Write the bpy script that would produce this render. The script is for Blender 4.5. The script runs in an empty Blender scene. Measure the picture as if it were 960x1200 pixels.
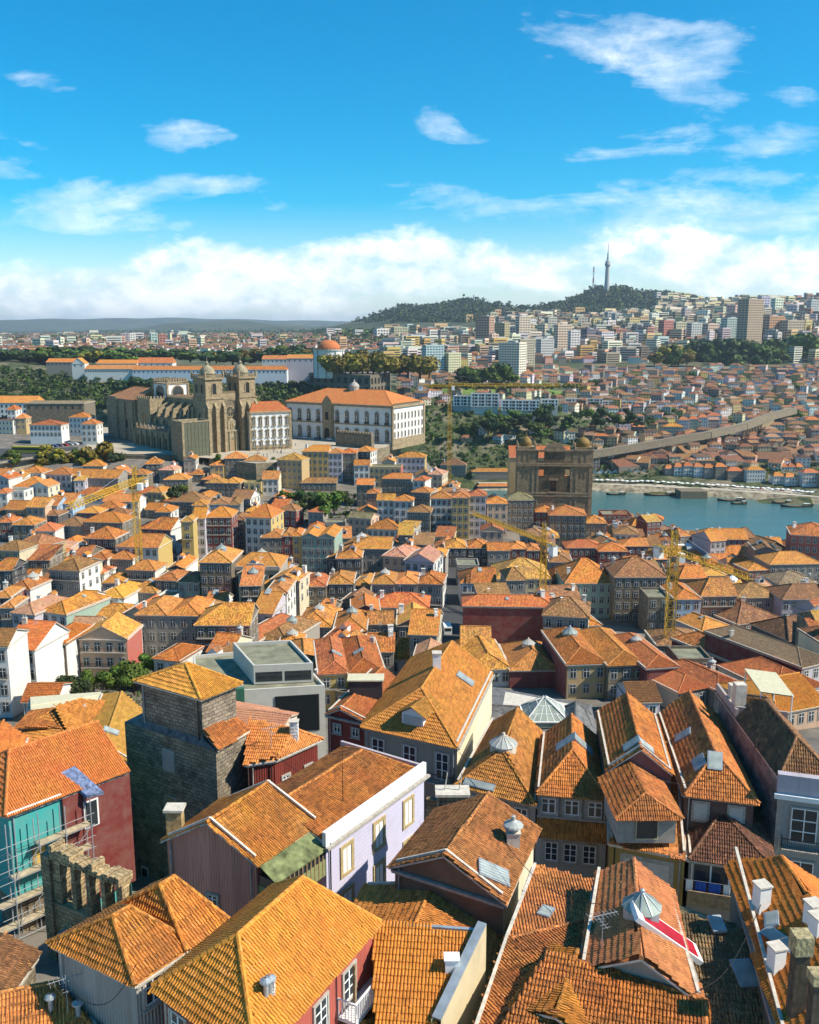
import bpy, math, random
import numpy as np
from mathutils import Vector, Matrix
random.seed(7); rng = np.random.RandomState(7)
R = math.radians
SC = bpy.context.scene
COL = SC.collection
# ------------------------------------------------------------------ camera
HC = 140.0; F = 1100.0; TH = R(10.96)
CT, ST = math.cos(TH), math.sin(TH)
def ray(px, py):
    a = px-480.0; b = 600.0-py
    return (a, F*CT + b*ST, -F*ST + b*CT)
def at_z(px, py, z):
    dx, dy, dz = ray(px, py); t = (z-HC)/dz
    return Vector((dx*t, dy*t, z))
def at_y(px, py, Y):
    dx, dy, dz = ray(px, py); t = Y/dy
    return Vector((dx*t, Y, HC+dz*t))
def proj(p):
    x, y, z = p[0], p[1], p[2]-HC
    d = y*CT - z*ST
    u = y*ST + z*CT
    return (480+F*x/d, 600-F*u/d, d)
cam = bpy.data.cameras.new('camera'); camo = bpy.data.objects.new('camera', cam)
COL.objects.link(camo); camo.location = (0, 0, HC); camo.rotation_euler = (R(90)-TH, 0, 0)
cam.sensor_fit = 'HORIZONTAL'; cam.sensor_width = 36; cam.lens = 36*F/960.0
cam.clip_start = 1; cam.clip_end = 60000; SC.camera = camo
# ------------------------------------------------------------------ terrain
UK = [-0.7, -0.45, -0.3, -0.12, 0.0, 0.1, 0.2, 0.32, 0.45, 0.7]
near = [(0,97),(45,96),(60,94),(70,92),(85,89),(110,82),(145,73),(180,68)]
PR = [
 near+[(230,66),(290,64),(370,64),(430,70),(480,76),(560,80),(600,78),(680,40),(720,-4),(860,-4),(900,14),(950,64),(1040,86),(1150,102),(1400,104),(2000,98),(3000,100),(6000,108),(12000,112),(26000,90)],
 near+[(230,64),(290,62),(370,62),(430,68),(480,76),(560,80),(600,78),(680,40),(720,-4),(860,-4),(900,14),(950,64),(1040,86),(1150,101),(1400,103),(2000,98),(3000,100),(6000,108),(12000,112),(26000,90)],
 near+[(230,63.5),(290,60),(370,60),(430,64),(452,68),(462,76),(560,78),(600,74),(680,30),(720,-4),(860,-4),(900,12),(950,66),(1040,86),(1100,88),(1400,92),(2000,95),(3000,100),(6000,110),(12000,115),(26000,90)],
 near+[(230,63.5),(290,60),(370,58),(420,60),(450,66),(480,75),(560,77),(610,66),(690,10),(720,-4),(850,-4),(890,20),(930,62),(1000,82),(1100,84),(1500,88),(2000,95),(3000,108),(6000,125),(12000,125),(26000,90)],
 near+[(230,63.5),(290,60),(370,58),(420,60),(450,64),(490,70),(560,68),(620,45),(690,4),(710,-4),(828,-4),(836,5),(860,18),(900,42),(950,57),(1000,68),(1050,75),(1100,78),(1500,86),(2000,98),(2500,113),(3000,140),(4000,170),(6000,150),(12000,120),(26000,90)],
 near+[(230,63),(290,59),(340,57),(370,57),(415,58),(450,50),(500,25),(560,4),(590,-4),(828,-4),(836,5),(862,18),(900,40),(950,54),(1000,66),(1050,74),(1100,77),(1500,84),(2000,102),(2500,128),(3000,165),(4000,200),(6000,160),(12000,120),(26000,90)],
 near+[(230,61),(290,56),(340,53),(400,50),(440,46),(475,34),(520,10),(560,3),(585,-4),(822,-4),(828,5),(860,10),(900,27),(1000,40),(1200,60),(1500,84),(2000,103),(2500,130),(3000,165),(4000,210),(6000,160),(12000,120),(26000,90)],
 near+[(230,60),(290,55),(340,50),(400,45),(440,36),(470,26),(520,8),(560,3),(585,-4),(796,-4),(802,5),(840,10),(900,25),(1000,37),(1200,58),(1500,83),(2000,104),(2500,140),(3000,190),(3600,240),(4600,230),(6000,180),(12000,120),(26000,90)],
 near+[(230,61),(290,58),(340,55),(370,50),(420,38),(450,30),(520,8),(560,3),(585,-4),(752,-4),(758,5),(830,10),(900,25),(1000,37),(1200,58),(1500,83),(2000,108),(2500,150),(3000,205),(3500,250),(4600,250),(6000,180),(12000,120),(26000,90)],
 near+[(230,61),(290,58),(340,56),(370,52),(420,40),(450,30),(520,8),(560,3),(585,-4),(742,-4),(748,5),(830,10),(900,25),(1000,37),(1200,58),(1500,83),(2000,108),(2500,150),(3000,205),(3500,250),(4600,250),(6000,180),(12000,120),(26000,90)],
]
PRx = [np.array([a for a, b in p], float) for p in PR]; PRz = [np.array([b for a, b in p], float) for p in PR]
# (u, Y, height, width in u, width in Y)
HILLS = [(0.205, 4200, 112, 0.050, 600), (0.055, 4400, 84, 0.075, 600), (0.27, 4300, 50, 0.04, 600),(-0.03,4500,40,0.06,500),
         (-0.20, 9000, 105, 0.10, 1500), (-0.10, 7000, 35, 0.06, 900), (-0.42, 14000, 130, 0.09, 2000), (-0.05, 15000, 160, 0.3, 2000), (-0.28,15000,120,0.12,1500), (0.4,9000,60,0.3,1500)]
def ground(x, y):
    y = max(y, 1.0); u = max(-0.699, min(0.699, x/y))
    i = 0
    while UK[i+1] < u: i += 1
    f = (u-UK[i])/(UK[i+1]-UK[i]); f = f*f*(3-2*f)
    z = (1-f)*np.interp(y, PRx[i], PRz[i]) + f*np.interp(y, PRx[i+1], PRz[i+1])
    if y > 2500:
        for hu, hy, hh, wu, wy in HILLS:
            z += hh*math.exp(-((u-hu)/wu)**2-((y-hy)/wy)**2)
        z += 6*math.sin(u*90+y*.002)*min(1, (y-2500)/2000)
    return float(z)
YS = np.exp(np.arange(math.log(60.), math.log(30000.), .004)); GU = np.linspace(-.69, .69, 277)
G_TAB = np.zeros((len(GU), len(YS)))
def _tab():
    for k, u in enumerate(GU):
        i = 0
        while i < len(UK)-2 and UK[i+1] < u: i += 1
        f = (u-UK[i])/(UK[i+1]-UK[i]); f = f*f*(3-2*f)
        z = (1-f)*np.interp(YS, PRx[i], PRz[i])+f*np.interp(YS, PRx[i+1], PRz[i+1])
        far = YS > 2500
        for hu, hy, hh, wu, wy in HILLS: z = z+np.where(far, hh*np.exp(-((u-hu)/wu)**2-((YS-hy)/wy)**2), 0)
        z = z+np.where(far, 6*np.sin(u*90+YS*.002)*np.minimum(1, (YS-2500)/2000), 0); G_TAB[k] = z
_tab()
def march(px, py, h, y0=60.0, y1=30000.):
    """first point of the pixel's ray that comes down to ground + h"""
    dx, dy, dz = ray(px, py); u = max(-.6899, min(.6899, dx/dy)); q = (u+.69)/(GU[1]-GU[0]); i = int(q); f = q-i
    if i >= len(GU)-1: i = len(GU)-2; f = 1.0
    g = G_TAB[i]*(1-f)+G_TAB[i+1]*f+h; zr = HC+dz*(YS/dy); ok = (zr <= g) & (YS >= y0) & (YS <= y1); k = int(np.argmax(ok))
    if not ok[k]: return None
    Y = YS[k]
    if k > 0 and YS[k-1] >= y0:
        d0 = zr[k-1]-g[k-1]; d1 = zr[k]-g[k]; Y = YS[k-1]+(YS[k]-YS[k-1])*(d0/(d0-d1) if d0 != d1 else 0)
    t = Y/dy; return Vector((dx*t, Y, HC+dz*t))
# ------------------------------------------------------------------ mesh builder
class MB:
    def __init__(s): s.v = []; s.f = []; s.m = []
    def poly(s, pts, m=0):
        b = len(s.v); s.v.extend([tuple(p) for p in pts]); s.f.append(tuple(range(b, b+len(pts)))); s.m.append(m)
    def box(s, x0, x1, y0, y1, z0, z1, m=0, fr=None, skip=''):
        P = [(x0,y0,z0),(x1,y0,z0),(x1,y1,z0),(x0,y1,z0),(x0,y0,z1),(x1,y0,z1),(x1,y1,z1),(x0,y1,z1)]
        if fr is not None: P = [tuple(fr @ Vector(p)) for p in P]
        b = len(s.v); s.v.extend(P)
        for k, q in (('b',(0,3,2,1)),('t',(4,5,6,7)),('f',(0,1,5,4)),('r',(1,2,6,5)),('k',(2,3,7,6)),('l',(3,0,4,7))):
            if k in skip: continue
            s.f.append(tuple(b+i for i in q)); s.m.append(m)
    def bar(s, a, b, w, m=0, h=None):
        a = Vector(a); b = Vector(b); d = b-a; L = d.length
        if L < 1e-5: return
        d /= L; up = Vector((0,0,1)) if abs(d.z) < .95 else Vector((1,0,0))
        x = d.cross(up).normalized(); y = x.cross(d)
        fr = Matrix((( x.x, d.x, y.x, a.x),(x.y, d.y, y.y, a.y),(x.z, d.z, y.z, a.z),(0,0,0,1)))
        h = w if h is None else h
        s.box(-w/2, w/2, 0, L, -h/2, h/2, m, fr)
    def tube(s, a, b, r0, r1=None, n=8, m=0, caps=True):
        r1 = r0 if r1 is None else r1
        a = Vector(a); b = Vector(b); d = (b-a).normalized(); up = Vector((0,0,1)) if abs(d.z) < .95 else Vector((1,0,0))
        x = d.cross(up).normalized(); y = x.cross(d); k = len(s.v)
        for c, r in ((a, r0), (b, r1)):
            for i in range(n):
                t = 2*math.pi*i/n; s.v.append(tuple(c+x*(r*math.cos(t))+y*(r*math.sin(t))))
        for i in range(n):
            j = (i+1) % n; s.f.append((k+i, k+n+i, k+n+j, k+j)); s.m.append(m)
        if caps:
            s.f.append(tuple(k+i for i in range(n))); s.m.append(m)
            s.f.append(tuple(k+n+i for i in reversed(range(n)))); s.m.append(m)
    def lathe(s, c, prof, n=16, m=0, a0=0.0):
        k = len(s.v)
        for r, z in prof:
            for i in range(n):
                t = 2*math.pi*i/n+a0; s.v.append((c[0]+r*math.cos(t), c[1]+r*math.sin(t), c[2]+z))
        for q in range(len(prof)-1):
            for i in range(n):
                j = (i+1) % n; s.f.append((k+q*n+i, k+q*n+j, k+(q+1)*n+j, k+(q+1)*n+i)); s.m.append(m)
    def arrays(s, V, Fq, m=0):
        b = len(s.v); s.v.extend(map(tuple, V.tolist())); s.f.extend([tuple(q) for q in (Fq+b).tolist()]); s.m.extend([m]*len(Fq))
    def mesh(s, name, mats):
        me = bpy.data.meshes.new(name); me.from_pydata(s.v, [], s.f)
        for mt in mats: me.materials.append(mt)
        me.polygons.foreach_set('material_index', s.m)
        uv = me.uv_layers.new(name='UVMap')
        nl = len(me.loops); npoly = len(me.polygons)
        N = np.empty(npoly*3, 'f'); me.polygons.foreach_get('normal', N); N = N.reshape(-1, 3)
        ls = np.empty(npoly, 'i'); me.polygons.foreach_get('loop_total', ls)
        vi = np.empty(nl, 'i'); me.loops.foreach_get('vertex_index', vi)
        V = np.array(s.v, 'f').reshape(-1, 3)[vi]; N = np.repeat(N, ls, axis=0)
        hx = -N[:, 1]; hy = N[:, 0]; L = np.hypot(hx, hy); flat = L < 0.02
        L[flat] = 1; tx = np.where(flat, 1, hx/L); ty = np.where(flat, 0, hy/L)
        u = V[:, 0]*tx+V[:, 1]*ty
        # v = distance up the slope (n x t)
        wx = -N[:, 2]*ty; wy = N[:, 2]*tx; wz = N[:, 0]*ty-N[:, 1]*tx
        v = V[:, 0]*wx+V[:, 1]*wy+V[:, 2]*wz
        uv.data.foreach_set('uv', np.stack([u, v], 1).astype('f').ravel())
        me.update(); return me
    def build(s, name, mats, parent=None, color=None, smooth=False, loc=None):
        if not isinstance(mats, (list, tuple)): mats = [mats]
        me = s.mesh(name, mats)
        if smooth:
            me.polygons.foreach_set('use_smooth', [True]*len(me.polygons))
        o = bpy.data.objects.new(name, me); COL.objects.link(o)
        if parent is not None: o.parent = parent
        if color is not None: o.color = tuple(color) if len(color) == 4 else tuple(color)+(1,)
        if loc is not None: o.location = loc
        return o
def tag(o, label=None, cat=None, group=None, kind=None):
    if label: o['label'] = label
    if cat: o['category'] = cat
    if group: o['group'] = group
    if kind: o['kind'] = kind
    return o
def empty(name, loc, rz=0.0, label=None, cat=None, group=None):
    o = bpy.data.objects.new(name, None); COL.objects.link(o); o.empty_display_size = .5
    o.location = loc; o.rotation_euler = (0, 0, rz); tag(o, label, cat, group); return o
def put(name, me, parent, loc, rz=0.0, sc=(1,1,1), color=None, rot=None):
    o = bpy.data.objects.new(name, me); COL.objects.link(o); o.parent = parent
    o.location = loc; o.rotation_euler = rot if rot is not None else (0, 0, rz); o.scale = sc
    if color is not None: o.color = tuple(color) if len(color) == 4 else tuple(color)+(1,)
    return o
def copy_tree(o, parent=None):
    c = o.copy(); COL.objects.link(c); c.parent = parent
    for ch in o.children: copy_tree(ch, c)
    return c
# ------------------------------------------------------------------ materials
class NT:
    def __init__(s, mat):
        s.t = mat.node_tree; s.n = s.t.nodes; s.l = s.t.links
    def node(s, typ, **kw):
        n = s.n.new(typ)
        for k, v in kw.items():
            if k.startswith('i_'): s.set(n, k[2:], v)
            else: setattr(n, k, v)
        return n
    def set(s, n, key, v):
        key = int(key) if key.isdigit() else key.replace('__', ' ')
        if isinstance(v, bpy.types.NodeSocket): s.l.new(v, n.inputs[key])
        else: n.inputs[key].default_value = v
    def math(s, op, a, b=None, c=None, clamp=False):
        n = s.n.new('ShaderNodeMath'); n.operation = op; n.use_clamp = clamp
        for i, v in enumerate((a, b, c)):
            if v is None: continue
            if isinstance(v, bpy.types.NodeSocket): s.l.new(v, n.inputs[i])
            else: n.inputs[i].default_value = v
        return n.outputs[0]
    def mix(s, f, a, b, blend='MIX'):
        n = s.n.new('ShaderNodeMix'); n.data_type = 'RGBA'; n.blend_type = blend
        for k, v in ((0, f), (6, a), (7, b)):
            if isinstance(v, bpy.types.NodeSocket): s.l.new(v, n.inputs[k])
            else: n.inputs[k].default_value = v if k == 0 else (tuple(v)+(1,))[:4]
        return n.outputs[2]
    def ramp(s, f, stops):
        n = s.n.new('ShaderNodeValToRGB'); s.l.new(f, n.inputs[0]); e = n.color_ramp.elements
        while len(e) < len(stops): e.new(.5)
        for i, (p, c) in enumerate(stops):
            e[i].position = p; e[i].color = (tuple(c)+(1,))[:4] if not isinstance(c, (int, float)) else (c, c, c, 1)
        return n.outputs[0]
    def noise(s, vec, scale, detail=3, rough=.55, dist=0):
        n = s.n.new('ShaderNodeTexNoise'); n.inputs['Scale'].default_value = scale; n.inputs['Detail'].default_value = detail
        n.inputs['Roughness'].default_value = rough; n.inputs['Distortion'].default_value = dist
        if vec is not None: s.l.new(vec, n.inputs['Vector'])
        return n.outputs[0]
    def mapping(s, vec, scale=(1,1,1), loc=(0,0,0)):
        n = s.n.new('ShaderNodeMapping'); s.l.new(vec, n.inputs[0]); n.inputs['Scale'].default_value = scale; n.inputs['Location'].default_value = loc
        return n.outputs[0]
def newmat(name):
    m = bpy.data.materials.new(name); m.use_nodes = True; nt = NT(m); b = nt.n['Principled BSDF']
    b.inputs['Specular IOR Level'].default_value = .3
    return m, nt, b
def simple(name, col, rough=.7, metal=0, var=.15, scale=2.0, bump=0):
    m, nt, b = newmat(name); tc = nt.node('ShaderNodeTexCoord').outputs['Object']
    n = nt.noise(tc, scale, 4)
    c = nt.mix(nt.ramp(n, [(.3, 0), (.7, 1)]), [x*(1-var) for x in col], [min(1, x*(1+var)) for x in col])
    nt.l.new(c, b.inputs['Base Color']); b.inputs['Roughness'].default_value = rough; b.inputs['Metallic'].default_value = metal
    if bump:
        bp = nt.node('ShaderNodeBump', i_Distance=bump); nt.l.new(n, bp.inputs['Height']); nt.l.new(bp.outputs[0], b.inputs['Normal'])
    return m
TU, TV = 0.185, 0.40
def tile_mat(name, mid):
    m, nt, b = newmat(name)
    oi = nt.node('ShaderNodeObjectInfo'); uv = nt.node('ShaderNodeTexCoord'); UV = uv.outputs['UV']
    sx = nt.node('ShaderNodeSeparateXYZ'); nt.l.new(UV, sx.inputs[0]); u, v = sx.outputs[0], sx.outputs[1]
    tu, tv = (TU, TV) if not mid else (0.34, 0.42)
    cu = nt.math('FLOOR', nt.math('DIVIDE', u, tu)); cv = nt.math('FLOOR', nt.math('DIVIDE', v, tv))
    cb = nt.node('ShaderNodeCombineXYZ'); nt.l.new(cu, cb.inputs[0]); nt.l.new(cv, cb.inputs[1])
    wn = nt.node('ShaderNodeTexWhiteNoise', noise_dimensions='3D'); nt.l.new(cb.outputs[0], wn.inputs['Vector']); nt.l.new(oi.outputs['Random'], cb.inputs[2])
    rnd = wn.outputs['Value']
    off = nt.node('ShaderNodeVectorMath', operation='ADD'); nt.l.new(UV, off.inputs[0])
    cc = nt.node('ShaderNodeCombineXYZ'); nt.l.new(nt.math('MULTIPLY', oi.outputs['Random'], 97.), cc.inputs[0]); nt.l.new(cc.outputs[0], off.inputs[1])
    base = oi.outputs['Color']; wea = oi.outputs['Alpha']
    amp = nt.math('MULTIPLY_ADD', wea, 1.3 if not mid else 1.0, .4)
    val = nt.math('MULTIPLY_ADD', nt.math('SUBTRACT', rnd, .5), amp, 1.0)
    hv = nt.node('ShaderNodeHueSaturation'); nt.l.new(base, hv.inputs['Color']); nt.l.new(val, hv.inputs['Value'])
    hue = nt.math('MULTIPLY_ADD', nt.math('SUBTRACT', nt.noise(off.outputs[0], .35, 3), .5), .05, .5); nt.l.new(hue, hv.inputs['Hue'])
    # weathering: patches of dark lichen and pale lichen, runs down the slope
    n1 = nt.noise(nt.mapping(off.outputs[0], (1, .45, 1)), .55, 6, .68)
    n2 = nt.noise(nt.mapping(off.outputs[0], (2.2, .5, 1), (31, 3, 0)), 1.1, 5, .7)
    thr = nt.math('MULTIPLY_ADD', wea, -.30, .66)
    dk = nt.math('MULTIPLY', nt.math('SUBTRACT', n1, thr), 5.0, clamp=True)
    dk = nt.math('MULTIPLY', dk, nt.math('MULTIPLY_ADD', rnd, .5, .45))
    c = nt.mix(nt.math('MULTIPLY', dk, .92), hv.outputs[0], (.085, .042, .02))
    lt = nt.math('MULTIPLY', nt.math('SUBTRACT', n2, nt.math('MULTIPLY_ADD', wea, -.10, .66)), 4.0, clamp=True)
    c = nt.mix(nt.math('MULTIPLY', lt, .5), c, (.50, .33, .13))
    # soot and age over large areas, different on every roof
    n4 = nt.noise(nt.mapping(off.outputs[0], (1, .7, 1), (11, 7, 0)), .16, 4, .6)
    c = nt.mix(nt.math('MULTIPLY', nt.math('MULTIPLY', nt.math('SUBTRACT', n4, .48), 4.0, clamp=True), nt.math('MULTIPLY_ADD', wea, .45, .04)), c, (.20,.12,.075))
    # a few replaced, brighter tiles
    rp = nt.math('GREATER_THAN', rnd, .965)
    c = nt.mix(nt.math('MULTIPLY', rp, .6), c, (.62, .27, .09))
    nt.l.new(c, b.inputs['Base Color']); b.inputs['Roughness'].default_value = .72; b.inputs['Specular IOR Level'].default_value = .25
    hgt = nt.noise(UV, 9 if not mid else 3, 3)
    h = nt.math('MULTIPLY', hgt, .25)
    if mid:
        wv = nt.math('ABSOLUTE', nt.math('SINE', nt.math('MULTIPLY', u, math.pi/tu)))
        fr = nt.math('FRACT', nt.math('DIVIDE', v, tv))
        h = nt.math('ADD', h, nt.math('ADD', nt.math('MULTIPLY', wv, 1.0), nt.math('MULTIPLY', fr, -.5)))
    bp = nt.node('ShaderNodeBump', i_Distance=(.07 if mid else .03)); bp.inputs['Strength'].default_value = .9
    nt.l.new(h, bp.inputs['Height']); nt.l.new(bp.outputs[0], b.inputs['Normal'])
    return m
def warp(nt, P):
    n = nt.node('ShaderNodeTexNoise'); n.inputs['Scale'].default_value = 1.1; n.inputs['Detail'].default_value = 4; nt.l.new(P, n.inputs['Vector'])
    v = nt.node('ShaderNodeVectorMath', operation='MULTIPLY_ADD'); nt.l.new(n.outputs['Color'], v.inputs[0]); v.inputs[1].default_value = (.55,.4,0); nt.l.new(P, v.inputs[2]); return v.outputs[0]
def wall_mat(name, kind):
    m, nt, b = newmat(name)
    oi = nt.node('ShaderNodeObjectInfo'); tc = nt.node('ShaderNodeTexCoord'); UV = tc.outputs['UV']
    ob = nt.node('ShaderNodeVectorMath', operation='ADD'); nt.l.new(UV, ob.inputs[0]); cc = nt.node('ShaderNodeCombineXYZ')
    nt.l.new(nt.math('MULTIPLY', oi.outputs['Random'], 53.), cc.inputs[0]); nt.l.new(cc.outputs[0], ob.inputs[1]); P = ob.outputs[0]
    base = oi.outputs['Color']
    n1 = nt.noise(P, .6, 6, .65); st = nt.noise(nt.mapping(P, (1.6, .12, 1)), 1.3, 5, .7)
    if kind == 'plaster':
        c = nt.mix(nt.ramp(n1, [(.35, 0), (.75, .35)]), base, (.30, .26, .20))
        c = nt.mix(nt.math('MULTIPLY', nt.ramp(st, [(.55, 0), (.75, 1)]), .4), c, (.13, .11, .085))
        h = n1; dist = .03
    elif kind == 'stone':
        br = nt.node('ShaderNodeTexBrick'); nt.l.new(nt.mapping(warp(nt, P), (1,1,1)), br.inputs['Vector'])
        for k, v in (('Scale', 1.0), ('Brick Width', .62), ('Row Height', .33), ('Mortar Size', .03), ('Mortar Smooth', .9), ('Bias', -.3)): br.inputs[k].default_value = v
        br.inputs['Color1'].default_value = (1.25,1.2,1.1,1); br.inputs['Color2'].default_value = (.6,.57,.52,1); br.inputs['Mortar'].default_value = (.38,.34,.29,1)
        c = nt.mix(1.0, base, br.outputs[0], 'MULTIPLY')
        c = nt.mix(nt.ramp(n1, [(.42, 0), (.68, .75)]), c, (.05, .043, .032))
        n3 = nt.noise(P, 1.7, 6, .7)
        c = nt.mix(nt.ramp(n3, [(.55, 0), (.72, .45)]), c, (.36, .29, .17))
        h = nt.math('ADD', br.outputs['Fac'], nt.math('MULTIPLY', n3, -2.0)); h = nt.math('MULTIPLY', h, -1); dist = .06
    elif kind == 'dressed':
        br = nt.node('ShaderNodeTexBrick'); nt.l.new(P, br.inputs['Vector'])
        for k, v in (('Scale', 1.0), ('Brick Width', 1.1), ('Row Height', .5), ('Mortar Size', .025)): br.inputs[k].default_value = v
        br.inputs['Color1'].default_value = (1.1,1.08,1.02,1); br.inputs['Color2'].default_value = (.78,.75,.7,1); br.inputs['Mortar'].default_value = (.5,.46,.4,1)
        c = nt.mix(1.0, base, br.outputs[0], 'MULTIPLY')
        c = nt.mix(nt.ramp(n1, [(.45, 0), (.72, .7)]), c, (.07, .06, .045))
        c = nt.mix(nt.math('MULTIPLY', nt.ramp(st, [(.5, 0), (.7, 1)]), .5), c, (.08, .068, .05))
        h = nt.math('MULTIPLY', br.outputs['Fac'], -1); dist = .04
    elif kind == 'clad':
        sx = nt.node('ShaderNodeSeparateXYZ'); nt.l.new(P, sx.inputs[0])
        w = nt.math('SINE', nt.math('MULTIPLY', sx.outputs[0], 2*math.pi/.22)); pan = nt.math('FRACT', nt.math('DIVIDE', sx.outputs[0], .9))
        wn = nt.node('ShaderNodeTexWhiteNoise', noise_dimensions='1D'); nt.l.new(nt.math('FLOOR', nt.math('DIVIDE', sx.outputs[0], .9)), wn.inputs['W'])
        hv = nt.node('ShaderNodeHueSaturation'); nt.l.new(base, hv.inputs['Color']); nt.l.new(nt.math('MULTIPLY_ADD', wn.outputs['Value'], .35, .82), hv.inputs['Value'])
        c = nt.mix(nt.math('MULTIPLY', nt.ramp(st, [(.5, 0), (.75, 1)]), .4), hv.outputs[0], (.16, .07, .04))
        h = w; dist = .02
    elif kind == 'azulejo':
        sx = nt.node('ShaderNodeSeparateXYZ'); nt.l.new(P, sx.inputs[0]); a = .16
        fu = nt.math('FRACT', nt.math('DIVIDE', sx.outputs[0], a)); fv = nt.math('FRACT', nt.math('DIVIDE', sx.outputs[1], a))
        d = nt.math('ABSOLUTE', nt.math('SUBTRACT', nt.math('ADD', fu, fv), 1.0))
        pat = nt.math('LESS_THAN', d, .28); row = nt.math('LESS_THAN', nt.math('FRACT', nt.math('DIVIDE', sx.outputs[1], a*2)), .22)
        c = nt.mix(nt.math('MULTIPLY', pat, .45), base, (.75, .75, .8)); c = nt.mix(nt.math('MULTIPLY', row, .2), c, (.25, .22, .40))
        c = nt.mix(nt.ramp(n1, [(.5, 0), (.8, .4)]), c, (.3, .28, .28))
        b.inputs['Roughness'].default_value = .3; h = n1; dist = .01
    nt.l.new(c, b.inputs['Base Color'])
    if kind != 'azulejo': b.inputs['Roughness'].default_value = .85 if kind != 'clad' else .6
    bp = nt.node('ShaderNodeBump', i_Distance=dist); nt.l.new(h, bp.inputs['Height']); nt.l.new(bp.outputs[0], b.inputs['Normal'])
    return m
T_NEAR = tile_mat('clay_tile', False); T_MID = tile_mat('clay_roofing', True)
PL = wall_mat('plaster', 'plaster'); STN = wall_mat('rubble_stone', 'stone'); DRS = wall_mat('dressed_granite', 'dressed')
CLAD = wall_mat('corrugated_cladding', 'clad'); AZU = wall_mat('glazed_tiles', 'azulejo')
GRAN = simple('granite_trim', (.36,.33,.28), .8, 0, .25, 3, .02)
WHT = simple('white_paint', (.78,.77,.73), .55, 0, .06, 3)
CRM = simple('pale_mortar', (.55,.49,.40), .85, 0, .22, 2.5)
ZINC = simple('zinc_sheet', (.36,.40,.42), .45, .4, .2, 1.5)
LEAD = simple('dull_lantern_sheet', (.36,.37,.34), .6, .1, .25, 2)
SLATE = simple('slate_roofing', (.13,.125,.12), .75, 0, .5, 1.8, .05)
IRON = simple('dark_iron', (.03,.032,.03), .5, .5, .2, 5)  # near-black; also puts shade into flat panels that stand for openings
STEEL = simple('galvanised_steel', (.30,.31,.32), .6, .1, .2, 5)
YEL = simple('yellow_painted_steel', (.62,.36,.03), .5, .1, .25, 1.0)
WOOD = simple('weathered_wood', (.28,.19,.10), .8, 0, .35, 3, .02)
PLANK = simple('scaffold_plank', (.42,.34,.22), .8, 0, .3, 2, .01)
CONC = simple('concrete', (.38,.37,.34), .85, 0, .2, .8, .01)
FELT = simple('roofing_felt', (.20,.195,.13), .9, 0, .35, .5, .02)
GREEN_P = simple('green_paint', (.04,.13,.08), .5, 0, .2, 3)
REDP = simple('red_sheet', (.34,.008,.02), .5, 0, .2, 2)
GOLD = simple('gilded_tile_dome', (.20,.125,.03), .7, 0, .3, 2)
SHUT = simple('roller_shutter', (.50,.47,.42), .6, 0, .12, 6)
BLUE = simple('blue_fabric', (.03,.10,.40), .8, 0, .3, 4)
CREAMSH = simple('cream_awning', (.56,.51,.34), .7, 0, .1, 3)
def glass_mat(name, col, rough=.12, spec=.6):
    m, nt, b = newmat(name); tc = nt.node('ShaderNodeTexCoord').outputs['Object']
    n = nt.noise(tc, 1.3, 2); c = nt.mix(n, [x*.5 for x in col], [x*1.6 for x in col]); nt.l.new(c, b.inputs['Base Color'])
    b.inputs['Roughness'].default_value = rough; b.inputs['Specular IOR Level'].default_value = spec; return m
GLASS = glass_mat('window_glass', (.03,.037,.04)); SKYG = glass_mat('skylight_glass', (.30,.33,.30), .6, .3); LGL = glass_mat('lantern_glass', (.24,.28,.24), .55, .3)
TGL = glass_mat('curtain_wall_glass', (.10,.11,.075), .2)
def leaf_mat(name, c1, c2):
    m, nt, b = newmat(name); g = nt.node('ShaderNodeNewGeometry'); oi = nt.node('ShaderNodeObjectInfo')
    tc = nt.node('ShaderNodeTexCoord').outputs['Object']
    n = nt.noise(tc, .6, 3); r = nt.math('ADD', nt.math('MULTIPLY', g.outputs['Random Per Island'], .5), nt.math('MULTIPLY', n, .7))
    c = nt.mix(nt.ramp(r, [(.25, 0), (.85, 1)]), c1, c2)
    hv = nt.node('ShaderNodeHueSaturation'); nt.l.new(c, hv.inputs['Color']); nt.l.new(nt.math('MULTIPLY_ADD', oi.outputs['Random'], .05, .475), hv.inputs['Hue']); nt.l.new(nt.math('MULTIPLY_ADD', oi.outputs['Random'], .5, .8), hv.inputs['Value'])
    nt.l.new(hv.outputs[0], b.inputs['Base Color']); b.inputs['Roughness'].default_value = .65; b.inputs['Specular IOR Level'].default_value = .2
    return m
LEAF = leaf_mat('leaves', (.022,.05,.008), (.10,.15,.018)); LEAFD = leaf_mat('dark_leaves', (.012,.026,.008), (.045,.075,.018)); LEAFY = leaf_mat('yellowing_leaves', (.09,.085,.012), (.22,.17,.02))
BARK = simple('bark', (.09,.065,.045), .9, 0, .3, 4, .02)
HAZE = 5e-5; EXPO = 0.58
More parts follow.
